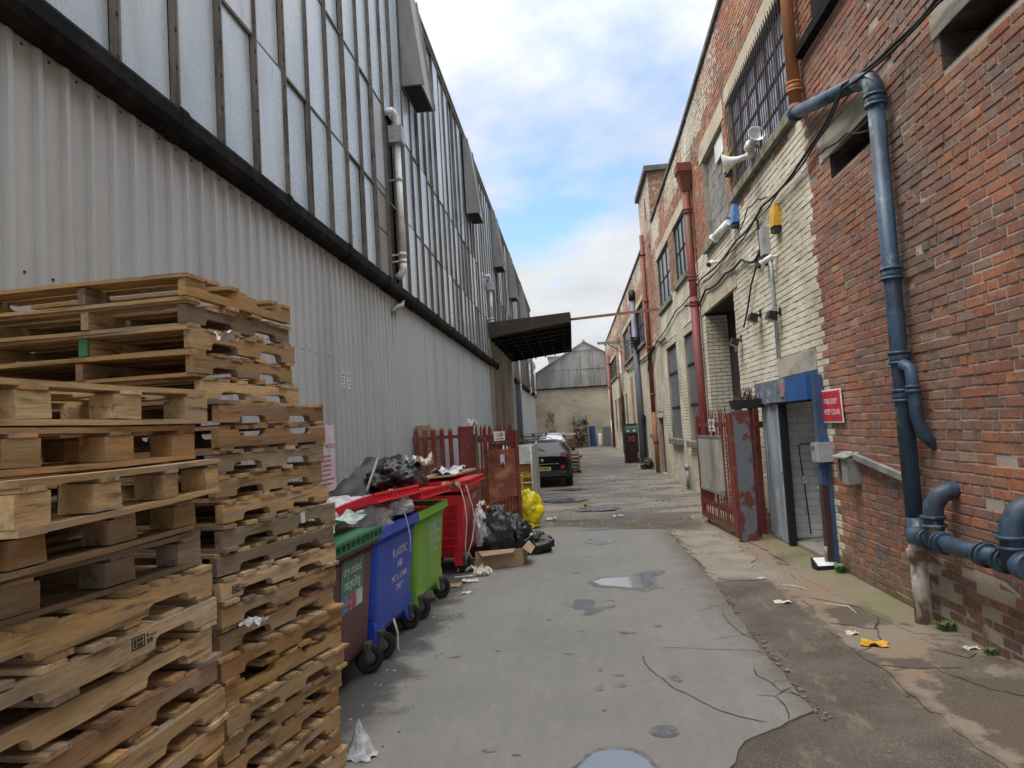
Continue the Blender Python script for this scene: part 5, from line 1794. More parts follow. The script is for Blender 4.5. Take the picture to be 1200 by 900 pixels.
def weed(x, y, z, n, h, label, mt=None, spread=.6):
    q_ = MB()
    for i in range(n):
        a = U(0, 2 * PI); l_ = h * U(.5, 1.1); tl = U(.2, spread) * 1.4
        bx, by = x + U(-.04, .04) * h * 8, y + U(-.05, .05) * h * 8
        d = Vector((math.cos(a) * tl, math.sin(a) * tl, 1)).normalized()
        s_ = d.cross(Vector((0, 0, 1))).normalized() if abs(d.z) < .999 else Vector((1, 0, 0))
        b = Vector((bx, by, z)); m_ = b + d * l_ * .6; e_ = b + d * l_ + Vector((d.x, d.y, -.4)) * l_ * .3
        w_ = l_ * .13
        q_.quad(b - s_ * w_ * .2, b + s_ * w_ * .2, m_ + s_ * w_, m_ - s_ * w_)
        q_.quad(m_ - s_ * w_, m_ + s_ * w_, e_ + s_ * w_ * .1, e_ - s_ * w_ * .1)
    return solo('weed', q_, mt or m_leaf, label, 'weed')


weed(2.90, 8.42, -.01, 60, .13, 'green weed tuft at the wall foot beside the door frame')
weed(2.90, 6.15, -.01, 50, .11, 'green weed tuft at the wall foot right of the pipe stub')
weed(2.91, 5.55, -.01, 36, .08, 'small green weed at the wall foot, nearest on the right')
weed(2.80, 11.6, -.01, 60, .08, 'low weeds along the wall foot behind the red gate pier')
weed(2.8, 28.9, -.01, 40, .2, 'dark weeds at the foot of the blue grey service pole')


def scrap(name, x, y, z, sx, sy, h, mt, label, cat, seed, n=9, rz=0.0):
    """crumpled sheet of paper or plastic"""
    q_ = MB()
    ca, sa = math.cos(rz), math.sin(rz)

    def fn(u, v):
        a, b = (u - .5) * sx * (1 + .3 * noise.noise((u * 4, v * 4, seed))), (v - .5) * sy * (1 + .3 * noise.noise((u * 4, v * 4, seed + 7)))
        zz_ = h * max(0.0, .35 + noise.noise((u * 3.2, v * 3.2, seed * 1.3)) + .4 * noise.noise((u * 8, v * 8, seed)))
        return (x + a * ca - b * sa, y + a * sa + b * ca, z + .004 + zz_)
    q_.grid(n, n, fn, 0, False)
    return solo(name, q_, mt, label, cat)


scrap('litter', 2.22, 5.86, -.003, .19, .13, .035, m_leafyellow, 'orange yellow wrapper lying on the stained apron at right', 'litter', 3, rz=-.3)
scrap('litter', 1.92, 7.25, -.010, .16, .09, .02, m_paper, 'pale flattened paper scrap on the brown tarmac strip', 'litter', 5)
scrap('litter', 1.98, 8.3, -.006, .09, .06, .02, m_paper, 'small white scrap at the edge of the pale concrete patch', 'litter', 8)
scrap('litter', 2.16, 6.15, -.010, .09, .07, .03, m_paper, 'whitish pebble like scrap left of the orange wrapper', 'litter', 9)
scrap('litter', 2.6, 9.7, -.002, .10, .05, .02, m_card, 'small brown scrap in front of the doorway', 'litter', 11)
scrap('litter', 2.85, 5.7, -.010, .12, .08, .03, m_paper, 'grey stone like scrap at the wall foot under the header pipe', 'litter', 12)
for i, (x, y) in enumerate(((-1.62, 9.5), )):
    scrap('litter', x + .1, y - .1, 0, .26, .16, .07, m_paper, 'cream crumpled paper in front of the red bin wheels', 'litter', 21, 12)
scrap('litter', -1.28, 9.12, 0, .20, .22, .12, m_paper, 'white crumpled cup like paper beside the cardboard box', 'litter', 24, 12)
scrap('litter', -1.38, 8.75, 0, .2, .12, .03, m_clearbag, 'greyish plastic scrap on the damp ground before the cardboard box', 'litter', 26)
scrap('litter', -1.6, 8.55, 0, .26, .2, .015, m_card, 'flat brown cardboard scrap in front of the lime green bin', 'litter', 28)
scrap('litter', -1.33, 8.15, 0, .12, .08, .02, m_paper, 'tiny white scrap on the road in front of the lime green bin', 'litter', 29)
scrap('litter', .12, 11.5, 0, .1, .05, .015, m_paper, 'tiny pale scrap beside the middle puddle', 'litter', 31)
scrap('litter', .75, 14.2, -.01, .2, .1, .04, m_paper, 'pale scrap on the broken yard surface past the road edge', 'litter', 33)
scrap('litter', .1, 16.0, -.01, .16, .1, .08, m_leafyellow, 'small yellowish scrap far out on the yard surface', 'litter', 35)
scrap('litter', -.55, 14.2, -.01, .2, .12, .06, m_paper, 'white scrap lying right of the yellow sack', 'litter', 37)
q = MB(); q.tube([(-1.62, 8.98, .012), (-1.45, 9.0, .015), (-1.2, 9.12, .012)], [.012, .016, .012], 6)
solo('litter', q, m_paper, 'thin pale stick lying in front of the red bin', 'litter')
for i, pts in enumerate(([(2.08, 8.0, 0), (2.2, 7.85, .01), (2.32, 7.72, 0)], [(2.3, 7.15, 0), (2.42, 6.95, .012), (2.45, 6.75, 0)])):
    q = MB(); q.tube([Vector(p) + Vector((U(-.02, .02), U(-.02, .02), -.006)) for p in pts], [.003, .006, .003], 6)
    solo('twig', q, m_paper, 'pale twig on the dark tarmac, %s' % ('nearer the pale concrete patch' if i == 0 else 'nearer the blue drainpipe'), 'twig')
# white plastic bag slumped beside the pallets
q = MB()


def fn(u, v):
    th, r_ = v * 2 * PI, (1 - u) * (.10 + .05 * noise.noise((math.cos(v * 2 * PI) * 2, math.sin(v * 2 * PI) * 2, 4)))
    k = 1 + .35 * noise.noise((math.cos(th) * 3, math.sin(th) * 3, u * 3))
    return (-1.36 + math.cos(th) * r_ * k, 4.16 + math.sin(th) * r_ * k * .9, .20 * u ** 1.2 + .008 + .02 * noise.noise((th * 2, u * 5, 1)))


q.grid(12, 30, fn, 0, True, True)
solo('plastic_bag', q, m_clearbag, 'crumpled white plastic bag on the ground at the foot of the pallets', 'bag')

# ================================================================== PALLETS


def plank(L_, w_, h_, seed, n=6, axis='x', ragged_end=.0):
    """a slightly bowed sawn board, length along axis"""
    r_ = random.Random(seed)
    q_ = MB()
    secs = []
    bow, cup = r_.uniform(-.004, .004), r_.uniform(-.002, .002)
    for i in range(n):
        f = i / (n - 1) - .5
        x = f * L_
        if i in (0, n - 1):
            x += r_.uniform(-ragged_end, ragged_end)
        dz = bow * (1 - 4 * f * f) + r_.uniform(-.0012, .0012)
        dw = r_.uniform(-.002, .002)
        ww = w_ / 2 + dw
        secs.append([(x, -ww, dz), (x, ww, dz + cup), (x, ww, dz + h_ + cup), (x, -ww, dz + h_)])
    for s_ in secs:
        q_.v += [Vector(p) if axis == 'x' else Vector((p[1], p[0], p[2])) for p in s_]
    fl = axis != 'x'
    for i in range(n - 1):
        for k in range(4):
            a, b = i * 4 + k, i * 4 + (k + 1) % 4
            t_ = (a, a + 4, b + 4, b)
            q_.face(tuple(reversed(t_)) if fl else t_)
    for t_ in ((0, 1, 2, 3), tuple(reversed([(n - 1) * 4 + k for k in range(4)]))):
        q_.face(tuple(reversed(t_)) if fl else t_)
    return q_


def stringer_mb(L_, h_, t_, seed):
    r_ = random.Random(seed)
    nh = .036 + r_.uniform(-.004, .004)
    n0, nl = .15, .23
    c = .03
    pr = []
    y0 = -L_ / 2
    for a in (n0, L_ - n0 - nl):
        pr += [(y0 + a, 0), (y0 + a + c * .3, nh * .75), (y0 + a + c, nh), (y0 + a + nl - c, nh), (y0 + a + nl - c * .3, nh * .75), (y0 + a + nl, 0)]
    j = lambda: r_.uniform(-.002, .002)
    poly_ = [(y0, 0)] + pr + [(y0 + L_, 0), (y0 + L_ + j(), h_ + j()), (y0 + L_ * .66, h_ + j()), (y0 + L_ * .33, h_ + j()), (y0 + j(), h_ + j())]
    q_ = MB()
    q_.prism([(-t_ / 2, y, z) for y, z in poly_], (t_, 0, 0))
    return q_


WOODS = [(.46, .305, .145), (.52, .365, .19), (.45, .27, .105), (.39, .215, .085), (.35, .245, .145), (.255, .19, .13), (.44, .285, .13), (.54, .39, .225), (.33, .185, .085), (.21, .155, .11)]
DH, SH = .017, .080       # deck board and stringer heights


def wood(base):
    k = U(.78, 1.18)
    c = WOODS[base] if U(0, 1) < .78 else rnd.choice(WOODS)
    return (c[0] * k, c[1] * k, c[2] * k, 1)


class PalletKit:
    def __init__(s, W, L_):
        s.W, s.L = W, L_
        s.board = [finish_mesh('deck_board', plank(W, w_, DH, 50 + i, ragged_end=.006), [m_wood]) for i, w_ in enumerate((.092, .098, .105, .088))]
        s.wide = [finish_mesh('deck_board', plank(W, .135, DH, 70 + i, ragged_end=.006), [m_wood]) for i in range(2)]
        s.short = [finish_mesh('deck_board', plank(W * .62, .09, DH, 80 + i, ragged_end=.03), [m_wood]) for i in range(2)]
        s.stringer = [finish_mesh('stringer', stringer_mb(L_, SH, .038, 90 + i), [m_wood_y]) for i in range(4)]


def stringer_pallet(kit, centre, rz, label, group, tone, flip=False, rich=True):
    p = thing('pallet', label, 'pallet', centre, rz, group)
    W, L_ = kit.W, kit.L
    for i, x in enumerate((-W / 2 + .022, U(-.03, .03), W / 2 - .022)):
        o_ = inst('stringer', rnd.choice(kit.stringer), p, (x + U(-.008, .008), U(-.008, .008), DH if not flip else DH + SH), (U(-.004, .004), PI if flip else 0, U(-.01, .01)), wood(tone))
    nb_ = 7
    for k in range(nb_):
        f = k / (nb_ - 1)
        y = -L_ / 2 + .055 + (L_ - .11) * f + (0 if k in (0, nb_ - 1) else U(-.02, .02))
        if k not in (0, nb_ - 1) and U(0, 1) < .07:
            continue
        me_ = rnd.choice(kit.wide) if (k in (0, nb_ - 1) and U(0, 1) < .5) else rnd.choice(kit.board)
        inst('deck_board', me_, p, (U(-.012, .012), y, DH + SH + .001), (0, U(-.006, .006), U(-.02, .02) + (PI if U(0, 1) < .5 else 0)), wood(tone))
    for k in range(4):
        f = (0, .36, .64, 1)[k]
        y = -L_ / 2 + .055 + (L_ - .11) * f
        if U(0, 1) < .08 and 0 < k < 3:
            continue
        me_ = rnd.choice(kit.board) if U(0, 1) > .1 else rnd.choice(kit.short)
        inst('deck_board', me_, p, (U(-.012, .012), y, -.001), (0, 0, U(-.015, .015) + (PI if U(0, 1) < .5 else 0)), wood(tone))
    return p


ORD = ['topmost', 'second', 'third', 'fourth', 'fifth', 'sixth', 'seventh', 'eighth', 'ninth', 'tenth', 'eleventh', 'twelfth', 'thirteenth', 'fourteenth', 'fifteenth', 'sixteenth',
       'seventeenth', 'eighteenth', 'nineteenth', 'twentieth', 'twenty first', 'twenty second', 'twenty third', 'twenty fourth', 'twenty fifth']
GRP1, GRP2 = 'pallets in the tall rear stack', 'pallets in the front stack'
kit = PalletKit(1.10, .97)
H1 = DH * 2 + SH           # .114
ang = math.atan2(-.21, .978)       # local y runs away from the camera, leaning to the alley
n_far = 23
corner0 = Vector((-1.60, 3.07, 0))
uy = Vector((-math.sin(ang), math.cos(ang), 0)); ux = Vector((math.cos(ang), math.sin(ang), 0))
tones = [2, 0, 6, 3, 1, 0, 8, 5, 0, 6, 5, 1, 7, 6, 5, 3, 2, 0, 6, 2, 0, 6, 1]
for k in range(n_far):
    lv = n_far - 1 - k          # 0 = top
    a = ang + U(-.025, .025)
    dx, dy = U(-.022, .022), U(-.03, .03)
    if lv < 5:
        a += .13; dx -= .075; dy -= .03 * (5 - lv) * .4
    elif lv < 10:
        a += .05
    cy2 = Vector((-math.sin(a), math.cos(a), 0)); cx2 = Vector((math.cos(a), math.sin(a), 0))
    c0 = corner0 + ux * (.01 * (n_far - lv) * .0) + Vector((dx, dy, 0))
    ctr = c0 + cy2 * (kit.L / 2) - cx2 * (kit.W / 2)
    extra = {0: '', 2: ', middle block end green', 7: ', grey and weathered', 10: ', with a barcode label'}.get(lv, '')
    lb_ = ('wooden pallet at the very top of the tall rear stack' if lv == 0 else 'wooden pallet, %s from the top of the tall rear stack%s' % (ORD[lv], extra))
    p = stringer_pallet(kit, (ctr.x, ctr.y, k * H1), a, lb_, GRP1, tones[lv % len(tones)], flip=(U(0, 1) < .12))
    if lv == 2:
        for ch in p.children:
            if ch.name.startswith('stringer') and abs(ch.location.x) < .06:
                q = MB(); q.box(-.0225, -kit.L / 2 - .005, -.002, .0225, -kit.L / 2 + .01, SH + .003)
                g_ = part('painted_end', q, mat('green_paint', (.06, .24, .10), (.05, .2, .09), amt=.4, scale=20, rough=.6), ch, local=True)
    if lv == 10:
        q = MB(); q.box(kit.W / 2 - .001, .13, .045, kit.W / 2 + .001, .17, .10); part('barcode_label', q, m_sign_white, p, local=True)
# front stack: notched pallets, stringers along the alley
kit2 = PalletKit(1.02, 1.22)
ang2 = -.045
n_near = 12
for k in range(n_near):
    lv = n_near - 1 - k
    a = ang2 + U(-.02, .02) + (-.03 if lv == 0 else 0)
    cy2 = Vector((-math.sin(a), math.cos(a), 0)); cx2 = Vector((math.cos(a), math.sin(a), 0))
    c1 = Vector((-1.425 + U(-.015, .015), 2.69 + U(-.03, .03), 0))
    ctr = c1 - cy2 * (kit2.L / 2) - cx2 * (kit2.W / 2)
    lb_ = 'wooden pallet, %s of the notched pallets under the block pallets in the front stack' % ORD[lv]
    stringer_pallet(kit2, (ctr.x, ctr.y, k * .1165), a, lb_, GRP2, [0, 7, 1, 8, 6, 3, 2, 0, 5, 6, 1, 2][lv])


# branded stamps burnt into stringers
def stamp(p, x, y, z, w_, h_, sgn=1):
    q_ = MB()
    a = x + sgn * .0012
    for (y0, y1, z0, z1) in ((0, w_ * .5, 0, .004), (0, w_ * .5, h_ - .004, h_), (0, .004, 0, h_), (w_ * .5 - .004, w_ * .5, 0, h_), (w_ * .08, w_ * .16, h_ * .2, h_ * .8), (w_ * .2, w_ * .42, h_ * .55, h_ * .8), (w_ * .2, w_ * .42, h_ * .15, h_ * .4),
                             (w_ * .58, w_ * .68, h_ * .1, h_ * .45), (w_ * .72, w_ * .8, h_ * .1, h_ * .45), (w_ * .58, w_ * .64, h_ * .6, h_ * .9), (w_ * .7, w_ * .95, h_ * .6, h_ * .7)):
        q_.box(a - .0006, y + y0, z + z0, a + .0006, y + y1, z + z1)
    part('stamp', q_, m_ink, p, local=True, kind='stuff')


for p in list(COL.objects):
    if p.get('category') == 'pallet' and p.get('group') == GRP2 and 'second of the' in p['label']:
        stamp(p, kit2.W / 2 - .003, .12, .045, .13, .04)
    if p.get('category') == 'pallet' and p.get('group') == GRP1 and ('thirteenth' in p['label'] or 'sixth from' in p['label']):
        stamp(p, kit.W / 2 - .003, -.42, .04, .11, .035)


# five block pallets on top
def block_pallet(centre, rz, label, tone):
    p = thing('block_pallet', label, 'pallet', centre, rz, GRP2)
    W, L_ = 1.0, 1.2
    for x in (-W / 2 + .05, 0, W / 2 - .05):
        inst('bearer_board', BP['bearer'], p, (x, 0, 0), (0, 0, PI / 2), wood(tone))
        for y in (-L_ / 2 + .06, -.20, .19, L_ / 2 - .06):
            inst('block', rnd.choice(BP['blocks']), p, (x + U(-.004, .004), y + U(-.015, .015), .018), (0, 0, U(-.05, .05)), wood(tone))
    for y in (-L_ / 2 + .06, -.20, .19, L_ / 2 - .06):
        inst('cross_board', BP['cross'], p, (0, y, .098), (0, 0, U(-.01, .01)), wood(tone))
    for k in range(6):
        x = -W / 2 + .05 + (W - .10) * k / 5
        inst('deck_board', BP['bearer'], p, (x, U(-.01, .01), .1115), (0, 0, PI / 2 + U(-.008, .008)), wood(tone))
    return p


BP = dict(cross=finish_mesh('cross_board', plank(1.0, .10, .013, 210), [m_wood]), bearer=finish_mesh('bearer_board', plank(1.2, .10, .0175, 200), [m_wood]), blocks=[])
for i in range(3):
    q = MB(); q.box(-.048, -.06 - .008 * i, 0, .048, .06, .079, j=.003); BP['blocks'].append(finish_mesh('block', q, [m_wood_y]))
z = n_near * .1165 + .002
for k, (a, dx, dy) in enumerate(((-.12, -.04, -.02), (-.02, -.06, -.03), (.12, .02, .02), (-.06, -.03, -.06), (-.10, -.0, -.02))):
    cy2 = Vector((-math.sin(a), math.cos(a), 0)); cx2 = Vector((math.cos(a), math.sin(a), 0))
    c1 = Vector((-1.42 + dx, 2.68 + dy, 0))
    ctr = c1 - cy2 * .6 - cx2 * .5
    lb_ = 'block pallet, %s of the five on top of the front stack' % ('topmost' if k == 4 else ['lowest', 'second lowest', 'middle', 'second highest'][k])
    block_pallet((ctr.x, ctr.y, z), a, lb_, [5, 4, 0, 3, 1][k])
    z += .135
# scraps of film caught in the pallets
scrap('plastic_film', -1.56, 3.12, 2.32, .06, .12, .05, m_clearbag, 'scrap of white film snagged on the tall pallet stack near its top', 'plastic film', 41)
scrap('plastic_film', -1.52, 3.2, 1.02, .10, .10, .04, m_clearbag, 'scrap of silvery film stuck between pallets low in the tall stack', 'plastic film', 43)

# ================================================================== BINS
GRPB = 'wheeled waste bins along the shed'


def bin_(label, loc, rz, mt, L_=1.2, D=.74, zr_=1.08, feet=True):
    b = thing('wheeled_bin', label, 'waste bin', loc, rz, GRPB)
    h0 = .125
    yt, yb = L_ / 2 - .03, L_ / 2 - .075
    xt, xb = -.035, -.095
    xt2, xb2 = -D + .03, -D + .10
    # body: rounded hull, walls lean outwards
    q_ = MB()
    zt = zr_ - .10
    rr = .06
    rings = []
    for f in (0, .04, .35, .7, 1.0):
        z_ = h0 + .08 + (zt - h0 - .08) * f
        k = f if f > .04 else f * .5
        x0, x1 = xb + (xt - xb) * k, xb2 + (xt2 - xb2) * k
        yy2 = yb + (yt - yb) * k - (.03 if f == 0 else 0)
        ring = []
        for cx_, cy_, a0 in ((x0 - rr, yy2 - rr, 0), (x1 + rr, yy2 - rr, 90), (x1 + rr, -yy2 + rr, 180), (x0 - rr, -yy2 + rr, 270)):
            for t_ in (0, 22.5, 45, 67.5, 90):
                ring.append(Vector((cx_ + rr * math.cos(R(a0 + t_)), cy_ + rr * math.sin(R(a0 + t_)), z_)))
        rings.append(ring)
    n = len(rings[0])
    for rg_ in rings:
        q_.v += rg_
    for i in range(len(rings) - 1):
        for k in range(n):
            a_, b_ = i * n + k, i * n + (k + 1) % n
            q_.face((a_, b_, b_ + n, a_ + n), 0, True)
    q_.face([k for k in reversed(range(n))])
    body = part('body', q_, mt, b, local=True)
    # corner legs of the moulding that reach lower than the belly
    if feet:
        for s_ in (-1, 1):
            q_ = MB()
            ya, yb_ = s_ * (yb + .012), s_ * (yb - .26)
            prf = [(ya, h0 - .02), (ya - s_ * .14, h0 - .02), (ya - s_ * .21, h0 + .03), (yb_, h0 + .12), (yb_, h0 + .2), (ya + s_ * .006, h0 + .2)]
            q_.prism([(xb + .004, y_, z_) for y_, z_ in prf], (-.10, 0, 0))
            part('corner_leg', q_, mt, b, local=True)
    # rim with its hanging comb of gussets
    q_ = MB()
    x0, x1, yy2 = 0, -D, L_ / 2
    rw = .055
    q_.box(x0 - rw, -yy2, zr_ - .055, x0, yy2, zr_); q_.box(x1, -yy2, zr_ - .055, x1 + rw, yy2, zr_)
    q_.box(x1 + rw, -yy2, zr_ - .055, x0 - rw, -yy2 + rw, zr_); q_.box(x1 + rw, yy2 - rw, zr_ - .055, x0 - rw, yy2, zr_)
    q_.box(x0 - .012, -yy2 - .004, zr_ - .078, x0 + .006, yy2 + .004, zr_ - .05)
    q_.box(x0 - .045, -yy2 + .03, zr_ - .11, x0 - .03, yy2 - .03, zr_ - .05)
    rim = part('rim', q_, mt, b, local=True)
    q_ = MB()
    y_ = -yy2 + .05
    while y_ < yy2 - .04:
        q_.prism([(x0 - .002, y_, zr_ - .076), (x0 - .036, y_, zr_ - .076), (x0 - .036, y_, zr_ - .145)], (0, .012, 0))
        y_ += .062
    part('gusset', q_, mt, rim, local=True, kind='stuff')
    q_ = MB(); q_.box(x1 + .06, -yt + .03, zt - .25, x0 - .07, yt - .03, zt - .24); part('inside', q_, m_dark, b, local=True)
    # trunnions
    for s_ in (-1, 1):
        q_ = MB(); q_.tube([(-D / 2, s_ * (yy2 - .02), zr_ - .16), (-D / 2, s_ * (yy2 + .03), zr_ - .16)], .03, 10); part('trunnion', q_, mt, b, local=True)
    # castors
    for sx, sy in ((-.11, -1), (-.11, 1), (-D + .16, -1), (-D + .16, 1)):
        wx, wy = sx + U(-.01, .01), sy * (L_ / 2 - .16)
        an = U(-1.0, -.5)
        ax = Vector((math.cos(an), math.sin(an), 0))
        c_ = Vector((wx, wy, .115)) + Vector((-ax.y, ax.x, 0)) * .035
        q_ = MB(); q_.lathe([(.06, -.023), (.10, -.026), (.113, -.016), (.115, 0), (.113, .016), (.10, .026), (.06, .023)], c_, ax, 22)
        wh_ = part('wheel', q_, m_tyre, b, local=True)
        q_ = MB(); q_.lathe([(0, -.019), (.03, -.02), (.056, -.012), (.056, .012), (.03, .02), (0, .019)], c_, ax, 16); part('wheel_hub', q_, m_rim, wh_, local=True)
        q_ = MB()
        for s2 in (-1, 1):
            q_.beam(c_ + ax * .034 * s2, Vector((wx, wy, .215)) + ax * .03 * s2, .05, .007, up=ax)
        q_.box(wx - .05, wy - .05, .205, wx + .05, wy + .05, .245)
        q_.tube([c_ - ax * .04, c_ + ax * .04], .012, 8)
        part('castor_fork', q_, m_rim, b, local=True)
    return b


def lid(parent, mt, L_, D, zr_, angle, th=.085, label=None, slump=0.0):
    """ribbed lid hinged on the rim at the back"""
    T = Matrix.Translation((-D + .02, 0, zr_ + .015)) @ Matrix.Rotation(-angle, 4, 'Y') @ Matrix.Rotation(slump, 4, 'X')
    q_ = MB()
    q2 = MB()
    yy2 = L_ / 2 + .01
    q_.grid(9, 13, lambda u, v: (D * u * 1.0, -yy2 + 2 * yy2 * v, .035 + .05 * math.sin(PI * min(max(u, .02), .98)) ** .5 * math.sin(PI * min(max(v, .02), .98)) ** .5), 0, True)
    q_.box(D - .02, -yy2, -.03, D + .015, yy2, .045); q_.box(0, -yy2, -.02, D - .02, -yy2 + .025, .045); q_.box(0, yy2 - .025, -.02, D - .02, yy2, .045)
    q_.box(D + .015, -yy2 - .008, .03, D + .03, yy2 + .008, .05); q_.box(D + .015, -yy2 - .008, -.035, D + .03, yy2 + .008, -.02)
    q_.box(0, -yy2 + .03, .02, D - .03, yy2 - .03, .03)
    for m_ in (q_,):
        m_.v = [T @ p for p in m_.v]
    l_ = part('lid', q_, mt, parent, label=label, local=True)
    y_ = -yy2 + .02
    while y_ < yy2:
        q2.box(D + .012, y_, -.03, D + .029, y_ + .012, .04); y_ += .098
    q2.v = [T @ p for p in q2.v]
    part('lip_rib', q2, mt, l_, local=True, kind='stuff')
    return l_, T


def on_face(b, zc, y_, string, mt, stretch=1.0, D=.74, zr_=1.08, x=None):
    """lettering on the front wall of a bin (bin space)"""
    f = (zc - .205) / (zr_ - .10 - .205)
    x_ = -.095 + .06 * f + .003 if x is None else x
    up_ = Vector((.06 / .70, 0, 1))
    o_ = letter(string, b, (x_, y_, zc), (0, 1, 0), up_, mt, stretch=stretch, local=True)
    return o_


bm = bin_('maroon wheeled bin with a bottle green lid and a recycling sticker, nearest to the pallets', (-1.66, 5.10, 0), -.05, m_maroon, feet=False)
lid(bm, m_dgreen, 1.10, .65, 1.055, .02, label='bottle green lid')
bfx = lambda z: -.095 + .06 * (z - .205) / .775 + .004
q = MB(); q.quad((bfx(.58), -.13, .58), (bfx(.58), .33, .58), (bfx(.97), .33, .97), (bfx(.97), -.13, .97)); st = part('sticker', q, mat('sticker_green', (.05, .25, .16), (.05, .22, .14), amt=.3, scale=10, rough=.45, var=.05), bm, local=True)
on_face(bm, .885, .10, 'dry mixed', m_sign_white, .8, x=bfx(.885) + .002)
on_face(bm, .785, .10, 'recycling', m_sign_white, .8, x=bfx(.785) + .002)
for i, (cl, a, b_) in enumerate((((.10, .14, .42), -.13, .02), ((.50, .05, .10), 0.02, .175), ((.62, .66, .62), .175, .33))):
    q = MB(); q.quad((bfx(.59) + .002, a + .01, .59), (bfx(.59) + .002, b_ - .01, .59), (bfx(.71) + .002, b_ - .01, .71), (bfx(.71) + .002, a + .01, .71)); part('sticker_picture', q, mat('sticker_picture', cl, tuple(x * .5 + .3 for x in cl), amt=.42, scale=26, rough=.5, soft=.02), bm, local=True)
bb = bin_('blue wheeled bin stuffed with clear plastic under a propped red lid', (-1.60, 6.31, 0), -.06, m_blue)
lid(bb, m_red, 1.2, .74, 1.08, .30, label='propped open red lid', slump=-.03)
for s_, z_, st_ in (('PLASTIC', .80, 1.1), ('AND', .69, .9), ('METAL CANS', .575, .95), ('ONLY', .485, .95)):
    on_face(bb, z_, .10, s_, m_ink_white, st_)
bg_ = bin_('lime green wheeled bin with worn white lettering and a red lid', (-1.525, 7.50, 0), -.05, m_green)
lid(bg_, m_red, 1.2, .74, 1.08, .17, label='red lid standing ajar', slump=-.03)
for s_, z_, st_ in (('CARDBOARD', .86, 1.0), ('RECYCLING', .77, 1.0), ('FLATTEN ALL', .68, 1.0), ('BOXES', .605, 1.0)):
    on_face(bg_, z_, .17, s_, m_ink_white, st_)
br_ = bin_('red wheeled bin with a closed red lid, in front of the red gate', (-1.44, 9.80, 0), -.04, m_red, L_=1.24, D=.80, zr_=1.12)
lid(br_, m_red, 1.24, .80, 1.12, .03)
q = MB()
for k in range(6):
    q.box(-.72, -.632, .36 + k * .105, -.12, -.585, .372 + k * .105)
part('side_rib', q, m_red, br_, local=True, kind='stuff')
q = MB(); q.quad((-.074, .02, .42), (-.074, .54, .42), (-.031, .54, 1.0), (-.031, .02, 1.0)); part('faded_label', q, mat('faded_red_label', (.36, .06, .05), (.5, .2, .2), amt=.3, scale=7, rough=.6), br_, local=True)
on_face(br_, .93, .28, 'WASTE', m_ink_white, .8, x=-.033)
q = MB(); q.box(-.05, -.5, 1.0, -.03, -.495, 1.02)
# cords hanging from the bins
for i, pts in enumerate(([(-1.50, 9.02, 1.18), (-1.44, 9.0, .95), (-1.42, 8.98, .7), (-1.46, 9.0, .4), (-1.46, 9.02, .22)], [(-1.42, 9.06, 1.16), (-1.36, 9.1, .9), (-1.34, 9.12, .7), (-1.38, 9.08, .45), (-1.46, 9.0, .22)])):
    q = MB(); q.tube(pts, .006, 5); solo('string', q, m_string, 'white cord hanging down the red bin, %s of two' % ('left' if i == 0 else 'right'), 'cord')
q = MB(); q.tube([(-1.60, 6.45, 1.16), (-1.585, 6.5, 1.05), (-1.575, 6.56, .9), (-1.59, 6.6, .75)], .006, 5); solo('string', q, m_string, 'white thread hanging over the rim of the blue bin', 'cord')
q = MB(); q.tube([(-1.62, 6.0, .3), (-1.59, 6.0, .18), (-1.6, 6.02, .06), (-1.58, 6.03, .0)], .009, 6); solo('rag_strip', q, m_paper, 'dangling whitish strip under the blue bin beside the maroon bin wheel', 'rag')
# clear wrap bulging out of the blue bin and on the maroon lid
q = MB(); q.bag((-1.96, 6.15, 1.12), (.30, .62, .20), 3, .30, .3)
solo('plastic_wrap', q, m_clearbag, 'clear plastic wrap bulging out of the blue bin under its red lid', 'plastic wrap')
q = MB(); q.bag((-1.70, 6.62, 1.18), (.13, .30, .15), 8, .3, .4)
solo('plastic_wrap', q, m_clearbag, 'smaller knot of clear plastic hanging over the blue rim', 'plastic wrap')
scrap('plastic_wrap', -1.95, 5.12, 1.19, .5, 1.05, .09, mat('pale_green_wrap', (.30, .42, .36), (.5, .55, .52), amt=.45, scale=9, rough=.3), 'crumpled pale sheet lying on the bottle green lid of the maroon bin', 'plastic wrap', 51, 16)
# black bags and sheet on the green bin
q = MB(); q.bag((-1.98, 7.75, 1.36), (.30, .52, .22), 12, .28, .45)
solo('bin_bag', q, m_blackbag, 'bulging black bin bag lying on the red lid of the green bin', 'bin bag')
q = MB()


def fn(u, v):
    x, y = -2.42 + .44 * v, 6.75 + 1.35 * u
    z = 1.24 + .33 * u + .06 * math.sin(u * 5 + v * 2) + .05 * noise.noise((u * 5, v * 4, 2)) - .10 * v + (.10 if u > .5 else 0) * (u - .5) * 2
    return (x, y, z)


q.grid(20, 9, fn)
solo('black_sheet', q, flat('black_sheeting', (.012, .012, .013), rough=.5), 'black plastic sheet draped from the bin bag down towards the blue bin', 'plastic sheet')
scrap('paper_wad', -1.78, 8.02, 1.48, .28, .3, .16, m_paper, 'wad of white paper beside the black bag on the green bin', 'paper', 61, 12)
q = MB(); q.tube([(-1.98, 6.6, 1.34), (-1.96, 6.95, 1.62)], .014, 6); solo('thin_stick', q, m_galv, 'thin grey stick leaning out behind the red lid of the blue bin', 'stick')
scrap('paper_wad', -1.58, 8.85, 1.12, .22, .3, .14, m_card, 'torn brown paper hanging between the green and red bins', 'paper', 63, 12)
q = MB(); q.hexa([(-2.1, 9.2, 1.24), (-1.6, 9.25, 1.26), (-1.45, 10.3, 1.27), (-1.95, 10.3, 1.25), (-2.1, 9.2, 1.26), (-1.6, 9.25, 1.28), (-1.45, 10.3, 1.30), (-1.95, 10.3, 1.27)])
